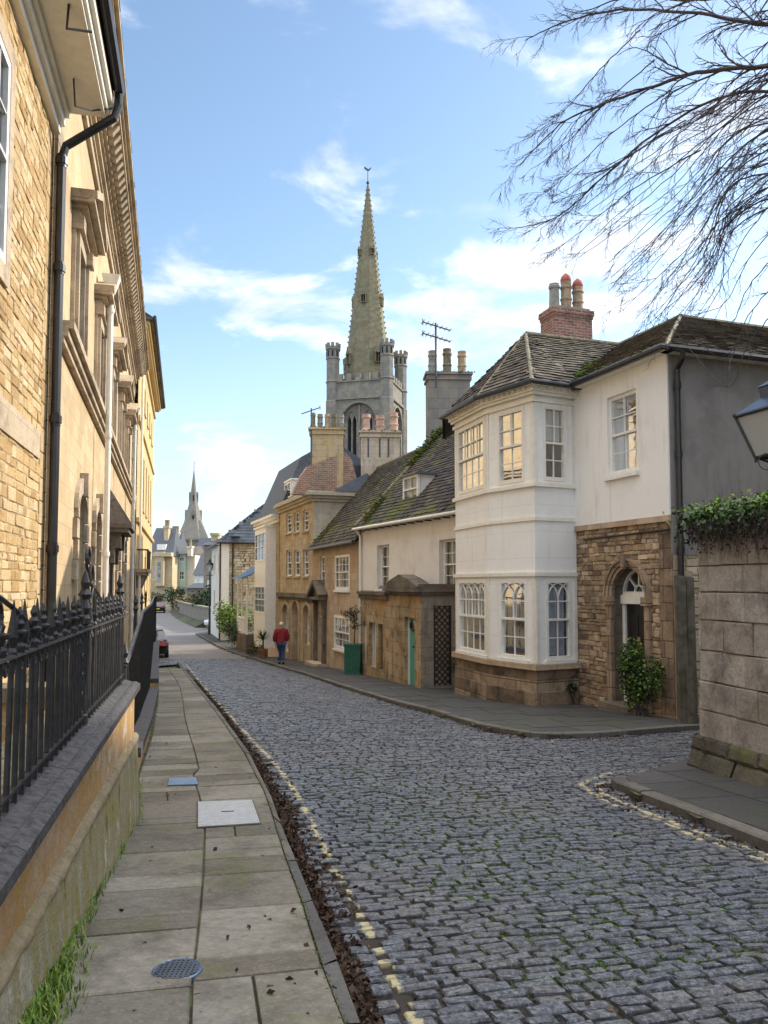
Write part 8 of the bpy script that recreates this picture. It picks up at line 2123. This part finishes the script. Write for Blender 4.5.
tv = [bv_[0], bv_[5], bv_[6], (-.07, .03, .11), bv_[9], bv_[10], (.07, -.12, .13)]
skin('jeans', tv, [(0, 1), (1, 2), (2, 3), (0, 4), (4, 5), (5, 6)], [(.18, .14), .12, .095, .08, .12, .095, .08], 'denim', pe)
jv = [(0, .0, .74), (0, .0, 1.02), (0, .01, 1.25), (0, .01, 1.42), (0, .02, 1.50), (-.20, .01, 1.40), (-.275, .0, 1.14), (-.27, .05, .93), (.20, .01, 1.40), (.275, -.02, 1.14), (.26, .05, .95)]
skin('jacket', jv, [(0, 1), (1, 2), (2, 3), (3, 4), (3, 5), (5, 6), (6, 7), (3, 8), (8, 9), (9, 10)], [(.25, .19), (.24, .18), (.24, .17), (.22, .15), .10, .115, .10, .075, .115, .10, .075], 'cloth_red', pe)
mbh = MB(); mbh.ball((0, .0, 1.665), .098, 0, 1.15, 12, 8); o = mbh.build('hair', M['hair_grey'], None, smooth=True); o.parent = pe
for s_, (hx, hy, hz3) in ((-1, (-.25, .07, .83)), (1, (.24, .07, .85))):
    mbh = MB()
    for k in range(5):
        l = (.055, .075, .08, .075, .06)[k]; x = hx + (k - 2) * .010 * 1; y = hy + (k - 2) * .014
        if k == 0: mbh.tube([(hx, hy + .02, hz3), (hx - s_ * .02, hy + .045, hz3 - .03), (hx - s_ * .02, hy + .045, hz3 - .055)], [.010, .009, .007], 6)
        else: mbh.tube([(hx, y, hz3), (hx, y, hz3 - l * .6), (hx - s_ * .018, y, hz3 - l)], [.010, .009, .007], 6)
    o = mbh.build('fingers', M['skin'], None, smooth=True); o.parent = pe
for (x, y, z) in ((-.07, .06, .045), (.07, -.08, .055)):
    mbh = MB(); mbh.hexa([(x - .05, y - .09, z - .05), (x + .05, y - .09, z - .05), (x + .045, y + .17, z - .05), (x - .045, y + .17, z - .05), (x - .045, y - .08, z + .05), (x + .045, y - .08, z + .05), (x + .03, y + .14, z - .005), (x - .03, y + .14, z - .005)]); o = mbh.build('shoe', M['car_black'], None); o.parent = pe
rot_ = R(16); hx, hy = -.27, .07; bx = PX + hx * math.cos(rot_) - hy * math.sin(rot_); by = PY + hx * math.sin(rot_) + hy * math.cos(rot_)
bg_ = thing('paper_bag', (bx, by, PZ + .30), 'flat brown paper carrier bag held in the left hand of the pedestrian', 'bag'); Fb = Fr((bx - .27, by + .0), (bx + .20, by + .0)); mb = MB(); mb.hexa([Fb.P(0, -.05, PZ + .31), Fb.P(.45, -.05, PZ + .31), Fb.P(.45, .05, PZ + .31), Fb.P(0, .05, PZ + .31), Fb.P(-.005, -.035, PZ + .68), Fb.P(.455, -.035, PZ + .68), Fb.P(.455, .035, PZ + .68), Fb.P(-.005, .035, PZ + .68)]); mb.build('sack', M['kraft'], bg_)
mb = MB()
for n_ in (-.03, .03): mb.tube([Fb.P(.13, n_, PZ + .67), Fb.P(.20, n_ * .5, PZ + .79), Fb.P(.27, n_ * .2, PZ + .80), Fb.P(.34, n_, PZ + .67)], .006, 5)
mb.build('handle', M['kraft'], bg_)

# ------------------------------------------------------------------ house-shaped blocks added out of view to the right, only to shade the road
def shade_block(name, a, b, depth, ze, zr, mat):
    F = Fr(a, b); F.n = F.n if F.n.x < 0 else -F.n; mb = MB(); mb.box(F, 0, F.L, -depth, 0, -2, ze); P = F.P
    mb.hexa([P(-.2, .2, ze), P(F.L + .2, .2, ze), P(F.L + .2, -depth - .2, ze), P(-.2, -depth - .2, ze), P(0, -depth / 2 + .05, zr), P(F.L, -depth / 2 + .05, zr), P(F.L, -depth / 2 - .05, zr), P(0, -depth / 2 - .05, zr)], 1)
    prop(mb.build(name, [M[mat], M['slate_dark']]), kind='structure')
shade_block('added_shade_house', (7.6, 9.6), (11.5, -9.5), 8, EYE + 5.2, EYE + 8.2, 'gable_rubble')
shade_block('added_tall_shade_house', (17.0, 20.4), (15.5, 12.6), 9, EYE + 9.5, EYE + 12.8, 'gable_rubble')
